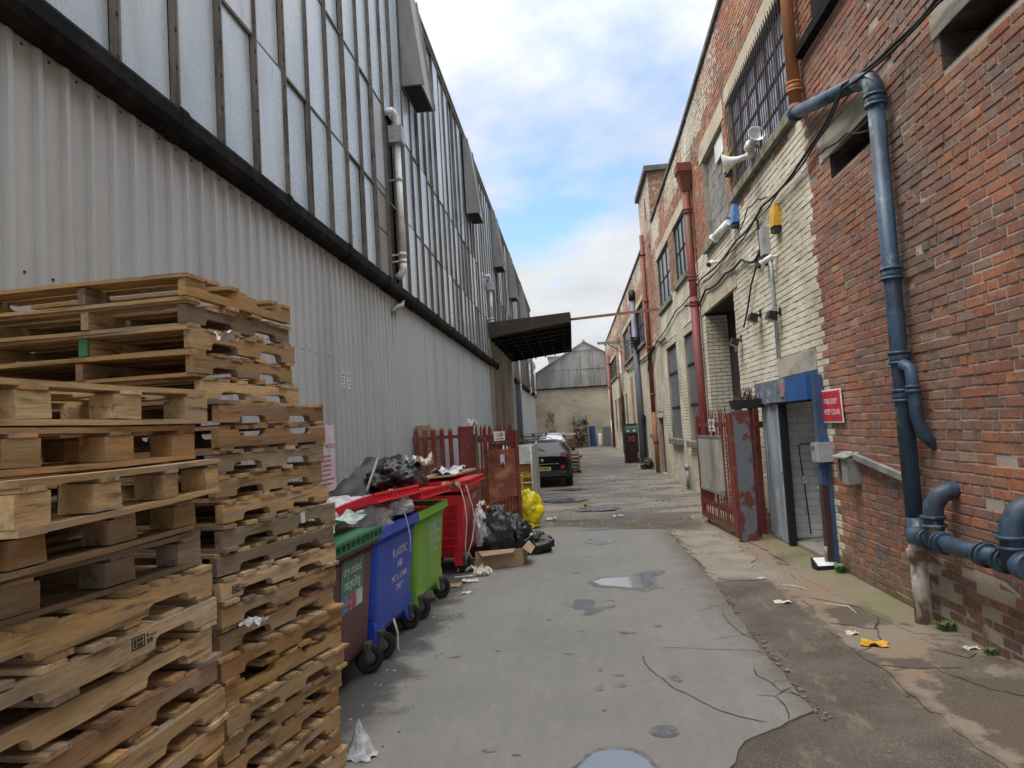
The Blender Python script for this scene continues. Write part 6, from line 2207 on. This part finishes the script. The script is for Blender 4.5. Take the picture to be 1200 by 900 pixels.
solo('flat_board', q, m_card, 'flat board lying on the closed red bin lid', 'board')
scrap('plastic_wrap', -1.75, 9.75, 1.28, .35, .8, .10, m_clearbag, 'crumpled silvery wrapping on top of the red bin', 'plastic wrap', 65, 14)

# rubbish heap in front of the red bin
q = MB(); q.bag((-1.17, 9.98, .34), (.26, .28, .36), 22, .24, .9, top=.06)
solo('bin_bag', q, m_greybag, 'full dark grey bin bag leaning over the cardboard box', 'bin bag')
q = MB(); q.bag((-.98, 10.45, .28), (.24, .24, .30), 27, .26, .85, top=.05)
solo('bin_bag', q, m_blackbag, 'black bin bag behind the grey one in the rubbish heap', 'bin bag')
q = MB(); q.bag((-.72, 10.65, .10), (.26, .24, .17), 31, .4, .55)
solo('bin_bag', q, m_blackbag, 'flat torn black bag lying on the road right of the cardboard box', 'bin bag')
q = MB(); q.bag((-1.36, 9.78, .50), (.09, .14, .26), 35, .35, .9)
solo('plastic_wrap', q, m_clearbag, 'clear bag of bottles squeezed between red bin and grey bin bag', 'plastic wrap')
for i, (y, z) in enumerate(((9.62, .62), (9.86, .66), (9.58, .38))):
    q = MB(); q.tube([(-1.30, y, z), (-1.25, y - .01, z + .01)], .026, 10); solo('bottle_cap', q, m_ink, 'black bottle end in the clear bag, %s' % ('upper left', 'upper right', 'lowest')[i], 'bottle')
scrap('paper_wad', -1.22, 10.1, .70, .14, .3, .08, m_card, 'brown paper scrap on top of the grey bin bag', 'paper', 71)
scrap('paper_wad', -1.36, 10.0, .78, .12, .18, .08, m_paper, 'white paper scrap against the red bin above the clear bag', 'paper', 72)
bx = thing('cardboard_box', 'torn open brown cardboard box lying in front of the bin bags', 'box', (-1.12, 9.72, 0), .22)
q = MB(); q.box(-.34, -.20, .004, .30, -.192, .24, j=.004); part('front_panel', q, m_card, bx, local=True)
q = MB(); q.hexa([(.30, -.20, .004), (.42, .26, .004), (.412, .265, .004), (.292, -.195, .004), (.30, -.20, .24), (.46, .24, .26), (.45, .25, .26), (.292, -.195, .24)]); part('side_panel', q, m_card, bx, local=True)
q = MB(); q.hexa([(-.34, -.19, .02), (.30, -.19, .02), (.4, .26, .02), (-.34, .26, .02), (-.34, -.19, .03), (.30, -.19, .03), (.4, .26, .03), (-.34, .26, .03)]); part('base', q, m_card, bx, local=True)
q = MB(); q.quad((-.30, -.20, .242), (.20, -.20, .242), (.16, -.30, .21), (-.26, -.31, .19)); q.quad((.3, -.2, .24), (.46, .24, .26), (.53, .18, .18), (.4, -.24, .16)); part('flap', q, m_card, bx, local=True, kind='stuff')
q = MB(); q.beam((-.86, 10.28, .2), (-.72, 10.55, .28), .06, .012); solo('tape_strip', q, m_sign_white, 'white strip lying across the torn black bag', 'strip')
q = MB(); q.bag((-.95, 13.42, .30), (.29, .26, .33), 41, .20, .9, top=.04)
solo('yellow_sack', q, m_yellowbag, 'bright yellow plastic sack standing at the foot of the left gate', 'sack')
q = MB(); q.bag((-1.05, 13.2, .03), (.25, .16, .05), 44, .3, .6)
solo('yellow_sack_skirt', q, m_yellowbag, 'loose yellow plastic spread on the ground under the yellow sack', 'sack')
scrap('paper_wad', -1.12, 13.22, .42, .1, .1, .12, m_clearbag, 'whitish plastic tag on the yellow sack', 'plastic', 77)

# ================================================================== RED PALISADE FENCE AND GATES


def pale(h, w_=.066, d_=.018, z0=.06):
    """one W-section pale with a three pointed top, local: width along x"""
    q_ = MB()
    t_ = .004
    sec = [(-w_ / 2, 0), (-w_ / 4, -d_), (0, -d_ * .4), (w_ / 4, -d_), (w_ / 2, 0)]
    hs = [h - .10, h - .01, h - .075, h, h - .10]
    k = len(q_.v)
    for (x, y), hh in zip(sec, hs):
        q_.v += [Vector((x, y, z0)), Vector((x, y, hh)), Vector((x, y + t_, z0)), Vector((x, y + t_, hh))]
    for i in range(4):
        a, b = k + i * 4, k + (i + 1) * 4
        q_.face((a, b, b + 1, a + 1)); q_.face((a + 2, a + 3, b + 3, b + 2)); q_.face((a + 1, b + 1, b + 3, a + 3))
    return q_


pale_me = [finish_mesh('pale', pale(h), [m_gatered]) for h in (1.95, 1.93, 1.965)]
pf = thing('palisade_fence', 'short red palisade fence between the shed wall and the left gate post', 'fence', (-2.55, 13.0, 0))
for i in range(7):
    inst('pale', rnd.choice(pale_me), pf, (-.50 + i * .158, -.03, 0), (U(-.015, .015), U(-.01, .01), U(-.06, .06)), scale=(1.25, 1, 1))
for z in (.45, 1.72):
    q = MB(); q.box(-.56, 0, z, .52, .05, z + .06); part('rail', q, m_gatered, pf, local=True)
q = MB(); q.box(-.6, -.03, 0, -.53, .05, 1.95); part('post', q, m_gatered, pf, local=True)
gp = thing('gate_pier', 'wide flat red steel gate post between the fence and the left gate', 'gate post', (-1.97, 13.0, 0))
q = MB(); q.box(-.13, -.06, 0, .12, .10, 1.92, j=.004); part('post', q, m_gatered, gp, local=True)
q = MB(); q.box(-.135, -.066, 1.90, .125, .106, 1.925); part('cap', q, m_rustpipe, gp, local=True)
q = MB()
q.box(.12, -.05, .0, .20, .02, 1.78, j=.004); part('hinge_strip', q, m_rustpipe, gp, local=True)
gl = thing('left_gate', 'left red palisade gate leaf with a rusted steel sheet bolted across it', 'gate', (-1.74, 12.55, 0), math.atan2(.52, .64))
GL = .84
n = 13
for i in range(n):
    inst('pale', rnd.choice(pale_me), gl, (.02 + i * (GL - .06) / (n - 1), 0, 0), (U(-.02, .02), U(-.012, .012), U(-.1, .1)), scale=(.62, 1, .995 + U(-.006, .006)))
for z in (.30, 1.62):
    q = MB(); q.box(0, .01, z, GL, .05, z + (.055 if z < 1 else .13)); part('rail', q, m_gatered, gl, local=True)
q = MB(); q.box(GL - .02, -.03, .02, GL + .05, .05, 1.80); part('stile', q, m_gatered, gl, local=True)
q = MB(); q.box(-.03, -.02, .05, .02, .05, 1.75); part('stile', q, m_rustpipe, gl, local=True)
q = MB()
pts = [(.19, .50), (.28, .53), (.36, .56), (.48, .55), (.60, .60), (.70, .62), (.80, .60), (.805, 1.47), (.19, 1.48)]
q.prism([(x, -.026, z) for x, z in pts], (0, -.006, 0)); part('steel_sheet', q, m_rustsheet, gl, local=True)
q = MB(); q.box(.47, -.036, 1.20, .56, -.033, 1.38); part('torn_notice', q, m_sign_pink, gl, local=True)
q = MB(); q.box(.49, -.038, 1.15, .535, -.035, 1.24); part('padlock', q, m_ink, gl, local=True)
q = MB(); q.box(.36, -.034, 1.63, .60, -.026, 1.80); pl_ = part('maker_plate', q, m_sign_white, gl, local=True)
letter('CLARKE', gl, (.48, -.0352, 1.735), (1, 0, 0), (0, 0, 1), m_ink, stretch=.52, local=True)
q = MB()
x = .39
while x < .56:
    l_ = U(.012, .03); q.box(x, -.0352, 1.655, x + l_, -.0342, 1.672); x += l_ + .006
part('small_print', q, m_ink, pl_, local=True, kind='stuff')
q = MB(); q.box(.38, -.030, 1.57, .58, -.02, 1.615); part('slot_plate', q, m_rustpipe, gl, local=True)
# pale boards leaning behind the fence, white scrap on the post
for i, (x, a, h, w_) in enumerate(((-2.93, .05, 2.02, .16), (-2.72, -.03, 2.0, .18), (-2.56, .02, 1.92, .12))):
    q = MB(); q.beam((x, 13.35, 0), (x + a, 13.12, h), w_, .03, up=(0, 1, 0)); q.v = [p + Vector((U(-.01, .01), 0, U(-.02, .02))) for p in q.v]
    o = solo('leaning_board', q, m_wood, 'pale timber board leaning behind the red fence, %s of three' % ('nearest the shed wall', 'middle', 'nearest the gate post')[i], 'board')
    o.color = (.52, .40, .26, 1)
scrap('paper_wad', -1.86, 13.0, 1.93, .18, .12, .16, m_paper, 'white scrap stuck on top of the left red gate post', 'paper', 81)

# right gate: leaf open against the alley side, heavy peeling pier, loose pales
rg_ = thing('right_gate', 'right red palisade gate leaf folded back, with a weathered grey board wired to it', 'gate', (2.36, 11.02, 0), math.atan2(2.15, -.13))
GR = 2.12
n = 16
pale_r = [finish_mesh('pale', pale(h, d_=.008, z0=.14), [m_gatered]) for h in (1.95, 1.93, 1.97)]
for i in range(n):
    inst('pale', rnd.choice(pale_r), rg_, (.06 + i * (GR - .1) / (n - 1), .03, 0), (U(-.02, .02), U(-.012, .012), PI + U(-.1, .1)), scale=(.74, 1, 1))
for z in (.32, 1.66):
    q = MB(); q.box(0, -.02, z, GR, .028, z + .07); part('rail', q, m_gatered, rg_, local=True)
for x in (.0, GR - .05):
    q = MB(); q.box(x - .03, -.03, .10, x + .05, .035, 1.85); part('stile', q, m_gatered, rg_, local=True)
q = MB(); q.box(0, -.03, .08, GR, .03, .16); part('kick_rail', q, m_rustpipe, rg_, local=True)
q = MB(); q.hexa([(.34, .05, .66), (1.86, .05, .60), (1.86, .065, .60), (.34, .065, .66), (.40, .05, 1.52), (1.88, .05, 1.50), (1.88, .065, 1.50), (.40, .065, 1.52)]); part('grey_board', q, m_greysheet, rg_, local=True)
q = MB(); q.box(.33, .066, .585, 1.87, .075, .64); q.box(.38, .066, 1.495, 1.88, .075, 1.525); part('board_edge', q, m_galv, rg_, local=True, kind='stuff')
q = MB(); q.box(.72, .052, 1.60, 1.06, .06, 1.80); pl_ = part('maker_plate', q, m_sign_white, rg_, local=True)
letter('CLARKE', rg_, (.89, .0612, 1.725), (-1, 0, 0), (0, 0, 1), m_ink, stretch=.78, local=True)
q = MB(); q.box(.76, .06, 1.63, 1.0, .061, 1.65); part('small_print', q, m_ink, pl_, local=True)
q = MB(); q.box(.76, .03, 1.545, .84, .04, 1.58); q.box(.90, .03, 1.545, .98, .04, 1.58); part('slot', q, m_ink, rg_, local=True, kind='stuff')
q = MB(); q.tube([(GR - .35, .0, .1), (GR - .35, .0, -.01)], .02, 6); part('drop_bolt', q, m_rustpipe, rg_, local=True)
gp2 = thing('gate_pier', 'heavy red gate pier with its paint peeling to grey, right of the alley', 'gate post', (2.46, 10.78, 0))
q = MB(); q.box(-.115, -.10, -.02, .11, .10, 1.90, j=.006); part('post', q, m_gatepeel, gp2, local=True)
q = MB(); q.box(-.165, -.06, .04, -.117, .06, 1.88); part('hinge_strip', q, m_gatered, gp2, local=True)
pr_ = thing('palisade_fence', 'two loose red pales and a rail between the right gate pier and the brick wall', 'fence', (2.72, 11.1, 0))
for x, y in ((2.655, 11.0), (2.80, 11.25)):
    q = MB(); q.beam((x, y, 0), (x + .01, y, 1.95), .075, .03, up=(0, 1, 0))
    for k in range(24):
        z = .3 + k * .068
        q.prism([(x + .036, y, z), (x + .058, y, z + .02), (x + .036, y, z + .045)], (0, .004, 0)) if x < 2.7 else None
    part('pale', q, m_gatered, pr_)
q = MB(); q.box(2.6, 11.24, 1.62, 2.95, 11.28, 1.72); part('rail', q, m_gatered, pr_)
for i in range(5):
    q = MB(); y = 11.4 + i * .05; q.box(2.72 + i * .02, y - .12, .02 + i * .07, 2.93, y + .22, .085 + i * .07, j=.01); o = solo('scrap_timber', q, m_wood, 'weathered timber offcut stacked behind the loose red pales, %s' % ('lowest', 'second lowest', 'middle one', 'second highest', 'topmost')[i], 'timber'); o.color = (.26, .2, .16, 1)
pt = thing('planter', 'black trough with a dead plant resting on top of the right gate pier', 'planter', (2.62, 10.95, 1.93))
q = MB(); q.hexa([(2.42, 10.86, 1.93), (2.84, 10.86, 1.93), (2.84, 11.12, 1.93), (2.42, 11.12, 1.93), (2.39, 10.83, 2.06), (2.87, 10.83, 2.06), (2.87, 11.15, 2.06), (2.39, 11.15, 2.06)]); part('trough', q, m_ink, pt)
q = MB()
for i in range(90):
    x, y = U(2.43, 2.84), U(10.88, 11.1); h = U(.03, .16) * (1.3 if 2.55 < x < 2.75 else .7)
    d = Vector((U(-.5, .5), U(-.5, .5), 1)).normalized() * h; s_ = Vector((.012, .006, 0))
    q.quad((x, y, 2.05), (x + .01, y, 2.05), Vector((x, y, 2.05)) + d + s_, Vector((x, y, 2.05)) + d)
part('dead_plant', q, m_deadplant, pt, kind='stuff')

# ================================================================== THINGS STORED ALONG THE LEFT BEYOND THE GATE
for k in range(5):
    t = thing('yellow_crate', 'yellow plastic crate behind the left gate, %s in its stack' % ('lowest', 'second lowest', 'middle one', 'second highest', 'topmost')[k], 'crate', (-1.42, 13.75, k * .19 - .012), 0, 'yellow crates behind the gate')
    q = MB(); q.box(-.36, -.3, .0, .36, -.285, .175); q.box(-.36, .285, 0, .36, .3, .175); part('long_side', q, m_yelwood, t, local=True, kind='stuff')
    q = MB(); q.box(-.36, -.285, 0, -.345, .285, .175); q.box(.345, -.285, 0, .36, .285, .175); part('short_side', q, m_yelwood, t, local=True, kind='stuff')
    q = MB(); q.box(-.345, -.285, 0, .345, .285, .015); part('base', q, m_yelwood, t, local=True)
    q = MB()
    for i in range(9):
        q.box(-.34 + i * .08, -.31, .02, -.325 + i * .08, -.3, .165)
    q.box(-.37, -.315, .155, .37, -.30, .18); part('side_rib', q, m_yelwood, t, local=True, kind='stuff')
cg = thing('roll_cage', 'tall white roll cage with a grey side sheet, holding orange crates', 'roll cage', (-1.33, 17.6, 0))
q = MB(); q.box(.30, -.9, .08, .33, 1.7, 1.40, j=.01); part('side_sheet', q, m_greysheet, cg, local=True)
q = MB()
for x in (-.34, .29):
    for y in (-.92, 1.7):
        q.tube([(x, y, .05), (x, y, 1.45)], .022, 6)
for z in (.12, .55, 1.0, 1.42):
    q.tube([(-.34, -.92, z), (.29, -.92, z)], .014, 6)
part('frame', q, m_white, cg, local=True, kind='stuff')
for k in range(2):
    q = MB(); q.box(-.32 + k * .33, -.90, 1.02, -.01 + k * .29, -.4, 1.38, j=.005); part('white_box', q, m_white, cg, local=True)
for k, (x, y) in enumerate(((-.3, -.85), (.27, -.85), (-.3, 1.6), (.27, 1.6))):
    q = MB(); q.lathe([(0, -.02), (.06, -.02), (.065, 0), (.06, .02), (0, .02)], (x, y, .065), (1, 0, 0), 12); part('castor', q, m_tyre, cg, local=True)
for k in range(5):
    q = MB(); q.box(-1.62, 16.75, .14 + k * .17, -1.06, 17.35, .29 + k * .17, j=.006)
    q.box(-1.64, 16.73, .265 + k * .17, -1.04, 16.75, .295 + k * .17)
    solo('orange_crate', q, m_yelwood if k % 2 else m_orange, 'orange brown crate inside the white roll cage, %s' % ('lowest', 'second lowest', 'middle one', 'second highest', 'topmost')[k], 'crate', 'crates in the roll cage')
q = MB(); q.box(-2.5, 17.2, 0, -1.75, 19.6, .9, j=.01)
solo('steel_tank', q, m_scrap, 'low dark rusty steel tank between the roll cage and the shed wall', 'tank')


# car: lofted body
def car(label, loc, rz, paint, plate=True):
    c = thing('parked_car', label, 'car', loc, rz, 'cars parked along the shed')
    st = [(0.0, .40, .60, .88, .93, .66, .76, .74, .64), (.07, .28, .60, .98, 1.02, .76, .85, .83, .70), (.20, .25, .60, 1.00, 1.10, .80, .88, .86, .66), (.42, .25, .60, 1.00, 1.27, .80, .89, .86, .60),
          (.66, .25, .60, 1.00, 1.365, .80, .89, .865, .57), (1.0, .25, .60, .99, 1.40, .80, .89, .865, .58), (1.7, .25, .6, .98, 1.41, .80, .89, .86, .58), (2.4, .25, .6, .96, 1.36, .80, .89, .86, .56),
          (2.75, .25, .6, .96, 1.28, .80, .89, .86, .62), (3.1, .25, .6, .95, 1.02, .80, .88, .84, .70), (3.7, .26, .58, .88, .92, .79, .86, .82, .66), (4.05, .30, .55, .76, .80, .74, .80, .76, .58), (4.15, .40, .52, .62, .64, .64, .70, .66, .5)]
    q_ = MB()
    rings = []
    for y, zb, zm, zs_, zr2, hb, hm, hs, hr in st:
        half = [(hb * .9, zb), (hb, zb + .05), (hm, zm), (hm, zm + (zs_ - zm) * .6), (hs, zs_), (hr + (hs - hr) * .30, zs_ + (zr2 - zs_) * .62), (hr, zr2 - .04 * (1 if zr2 - zs_ > .2 else .3)), (hr * .8, zr2), (hr * .4, zr2 + .012)]
        rings.append([(x, y, z) for x, z in half] + [(-x, y, z) for x, z in reversed(half)])
    n_ = len(rings[0])
    for r_ in rings:
        q_.v += [Vector(p) for p in r_]
    for i in range(len(rings) - 1):
        for k in range(n_):
            a, b = i * n_ + k, i * n_ + (k + 1) % n_
            q_.face((a, b, b + n_, a + n_), 0, True)
    q_.face(list(reversed(range(n_)))[::-1], 0, True); q_.face([(len(rings) - 1) * n_ + k for k in reversed(range(n_))])
    part('body', q_, paint, c, local=True)
    q_ = MB(); q_.hexa([(-.60, .17, 1.06), (.60, .17, 1.06), (.60, .23, 1.04), (-.60, .23, 1.04), (-.50, .52, 1.34), (.50, .52, 1.34), (.50, .58, 1.32), (-.50, .58, 1.32)]); part('rear_window', q_, m_carglass, c, local=True)
    q_ = MB(); q_.beam((.1, .17, 1.10), (-.22, .33, 1.22), .02, .02); part('rear_wiper', q_, m_ink, c, local=True)
    for s_ in (-1, 1):
        q_ = MB(); q_.prism([(s_ * .842, .62, 1.06), (s_ * .842, 2.55, 1.03), (s_ * .67, 2.2, 1.29), (s_ * .67, .80, 1.31)], (s_ * .03, 0, .01)); part('side_window', q_, m_carglass, c, local=True)
        q_ = MB(); q_.hexa([(s_ * .56, -.005, .80), (s_ * .87, .06, .80), (s_ * .90, .34, .82), (s_ * .56, .2, .82), (s_ * .58, .03, 1.03), (s_ * .85, .12, 1.03), (s_ * .88, .34, 1.0), (s_ * .56, .2, 1.0)]); part('tail_light', q_, m_lampred, c, local=True)
        q_ = MB(); q_.box(s_ * .56, -.012, .56, s_ * .68, .06, .66); part('rear_fog_lamp', q_, m_lampred, c, local=True)
        q_ = MB(); q_.box(s_ * .9, 2.35, .98, s_ * 1.02, 2.5, 1.12, j=.01); part('door_mirror', q_, paint, c, local=True)
        for y in (.72, 3.3):
            q_ = MB(); q_.lathe([(.2, -.09), (.30, -.10), (.325, -.07), (.325, .07), (.30, .10), (.2, .1)], (s_ * .79, y, .325), (1, 0, 0), 24); w_ = part('wheel', q_, m_tyre, c, local=True)
            q_ = MB(); q_.lathe([(0, -.095), (.2, -.085), (.2, .085), (0, .095)], (s_ * .79, y, .325), (1, 0, 0), 16); part('wheel_rim', q_, m_galv, w_, local=True)
    q_ = MB(); q_.box(-.74, -.045, .34, .74, .04, .50, j=.004); part('rear_bumper', q_, m_ink, c, local=True)
    if plate:
        q_ = MB(); q_.box(-.26, -.056, .515, .26, -.04, .625); pp = part('number_plate', q_, m_plate, c, local=True)
        q_ = MB(); x = -.22
        while x < .2:
            q_.box(x, -.0575, .54, x + .04, -.0555, .60); x += .062
        part('plate_marking', q_, m_scrap, pp, local=True, kind='stuff')
    q_ = MB(); q_.lathe([(0, .02), (.055, .015), (.055, -.01), (0, -.012)], (0, .0, .82), (0, -1, 0), 14); part('badge', q_, m_galv, c, local=True)
    q_ = MB(); q_.box(-.5, -.01, .70, .5, .02, .72); part('boot_trim', q_, m_galv, c, local=True)
    return c


car('dark grey hatchback parked with its rear towards the gate', (-1.02, 21.6, -.02), 0, m_carpaint)
car('pale silver car parked beyond the dark hatchback, mostly hidden by it', (-1.35, 41.0, -.02), 0, m_silver, False)
t = thing('stillage', 'dark steel stillage against the shed wall left of the dark hatchback', 'stillage', (-2.3, 25.2, 0))
q = MB(); q.box(-.55, -.9, .1, .55, .9, 1.28, j=.01); part('bin_body', q, m_scrap, t, local=True)
q = MB(); q.box(-.6, -.95, 1.28, .6, .95, 1.36); part('rim', q, m_ink, t, local=True)
for sx in (-.5, .5):
    q = MB(); q.box(sx - .05, -.85, 0, sx + .05, .85, .1); part('foot', q, m_scrap, t, local=True)
stringer_pallet(kit, (-1.72, 30.0, 1.30), .05, 'grey pallet lying flat on the crate stack above the car roof line', 'pallets beyond the gate', 4)
stringer_pallet(kit, (-1.70, 30.0, 1.44), -.04, 'topmost grey pallet seen above the dark hatchback', 'pallets beyond the gate', 9)
for k in range(9):
    stringer_pallet(kit, (-1.72, 30.0, -.02 + k * .145), U(-.06, .06), 'dark pallet in the stack behind the hatchback, %s from the ground' % ('first', 'second', 'third', 'fourth', 'fifth', 'sixth', 'seventh', 'eighth', 'ninth')[k], 'pallets beyond the gate', 9)
for k in range(6):
    stringer_pallet(kit, (-.38 + U(-.06, .06), 27.9 + U(-.05, .05), -.02 + k * .135), U(-.12, .12), 'broken weathered pallet in the stack right of the hatchback, %s from the ground' % ('first', 'second', 'third', 'fourth', 'fifth', 'sixth')[k], 'pallets beyond the gate', (4, 6, 0, 8, 4, 7)[k])
t = thing('white_rack', 'low white slatted rack at the foot of the shed wall before the gable end', 'rack', (-1.25, 50, 0))
for k in range(5):
    q = MB(); q.box(-.5 + k * .22, -.05, .05, -.40 + k * .22, 0, 1.35); part('slat', q, m_white, t, local=True)
for z in (.3, 1.2):
    q = MB(); q.box(-.55, 0, z, .6, .06, z + .1); part('rail', q, m_white, t, local=True)
# end of the alley
t = thing('scrap_rack', 'tall rusty rack heaped with scrap against the cream end wall', 'rack', (.54, 57.2, 0))
for x in (-.5, .5):
    for y in (-.4, .4):
        q = MB(); q.box(x - .035, y - .035, 0, x + .035, y + .035, 2.5); part('upright', q, m_rustpipe, t, local=True)
for z in (.35, .95, 1.6):
    q = MB(); q.box(-.52, -.42, z, .52, .42, z + .06); part('shelf', q, m_scrap, t, local=True)
q = MB()
for k in range(80):
    x, z = U(-.48, .48), rnd.choice((.0, .43, 1.02, 1.67, 1.67)) + U(0, .3); s_ = U(.07, .2)
    q.box(x - s_, U(-.42, -.1), z, x + s_ * .8, U(0, .3), z + s_ * 1.2, m=rnd.choice((0, 0, 1, 2)), j=.03)
part('scrap_metal', q, [m_scrap, m_galv, m_ink], t, local=True, kind='stuff')
q = MB(); q.hexa([(1.25, 57.3, 0), (1.70, 57.2, 0), (1.75, 57.5, 0), (1.3, 57.6, 0), (1.2, 57.5, 1.62), (1.68, 57.3, 1.62), (1.7, 57.4, 1.6), (1.22, 57.6, 1.6)])
solo('blue_sheet', q, m_bluedrum, 'blue sheeted panel leaning beside the scrap rack', 'panel')
t = thing('gas_bottle', 'white gas bottle standing between the blue panel and the dark cabinet', 'gas bottle', (2.05, 56.6, 0))
q = MB(); q.lathe([(0, 0), (.17, .01), (.175, .1), (.175, .85), (.13, .97), (.05, 1.02), (0, 1.03)], (2.05, 56.6, 0), n=14); part('cylinder', q, m_bottlewhite, t)
q = MB(); q.tube([(2.05, 56.6, 1.0), (2.05, 56.6, 1.16)], .06, 8); part('valve', q, m_galv, t)
q = MB(); q.box(2.3, 56.2, 0, 2.88, 57.0, 1.5, j=.02)
solo('steel_cabinet', q, m_boarded, 'dark grey steel cabinet in the far right corner of the alley', 'cabinet')
t = thing('wooden_frame', 'brown wooden crate frame with a white top left of the scrap rack', 'crate', (-.35, 56.2, 0))
for x in (-.42, .42):
    q = MB(); q.box(x - .05, -.3, 0, x + .05, .3, 1.05); part('post', q, m_brownframe, t, local=True)
q = MB(); q.box(-.47, -.3, 1.05, .47, .3, 1.15); part('top', q, m_white, t, local=True)
q = MB(); q.box(-.37, -.25, .0, .37, .25, .7, j=.01); part('chest', q, m_rustpipe, t, local=True)
for i, (x, z, r) in enumerate(((-1.95, 2.0, .35), (-1.75, 1.2, .3), (-1.8, 2.6, .25))):
    q = MB()
    for k in range(70):
        a = Vector((U(-1, 1), U(-.3, .3), U(-1, 1))) * r; p = Vector((x, GY - .25, z)) + a; d = Vector((U(-.1, .1), U(-.05, .05), U(-.1, .1)))
        q.quad(p, p + Vector((.05, 0, 0)), p + d + Vector((.05, 0, .03)), p + d)
    solo('wall_creeper', q, m_deadplant, 'dry creeper clinging to the cream end wall, %s clump' % ('middle', 'lowest', 'highest')[i], 'creeper')
# dark machine cabinet, cardboard box and bags by the service pole
t = thing('machine_cabinet', 'tall black machine cabinet with a green header and pink number 30', 'cabinet', (2.50, 32.2, -.01))
q = MB(); q.box(-.30, -.3, 0, .32, .3, 1.72, j=.006); part('case', q, mat('black_cherry_paint', (.03, .014, .018), (.05, .02, .025), amt=.4, scale=5, rough=.5), t, local=True)
q = MB(); q.box(-.27, -.312, 1.32, .29, -.30, 1.66); part('header', q, m_dgreen, t, local=True)
letter('OPEN', t, (-.12, -.3135, 1.56), (1, 0, 0), (0, 0, 1), m_ink_white, local=True)
letter('OPEN', t, (.17, -.3135, 1.56), (1, 0, 0), (0, 0, 1), m_ink_white, local=True)
for x in (-.12, .16):
    q = MB(); q.box(x - .06, -.315, 1.37, x + .06, -.311, 1.46); part('header_label', q, m_sign_white, t, local=True)
letter('30', t, (0, -.3025, 1.05), (1, 0, 0), (0, 0, 1), mat('pink_print', (.45, .08, .14), rough=.5), local=True)
q = MB(); q.box(2.80, 30.9, .0, 2.94, 31.15, .22, j=.01); q.box(2.68, 31.0, .22, 2.94, 31.2, .46, j=.01)
solo('small_carton', q, m_card, 'small light brown carton at the foot of the black machine cabinet', 'box')
for i, (x, y, rx, rz) in enumerate(((2.72, 27.6, .22, .16), (2.80, 28.2, .18, .2), (2.55, 27.9, .14, .1))):
    q = MB(); q.bag((x, y, rz * .6), (rx, rx, rz), 90 + i * 3, .4, .55)
    solo('rubbish_bag', q, m_blackbag if i != 2 else m_paper, ('black rubbish bag by the service pole foot, nearest one', 'black rubbish bag by the service pole foot, further one', 'pale rag beside the black bags at the service pole')[i], 'rubbish bag')
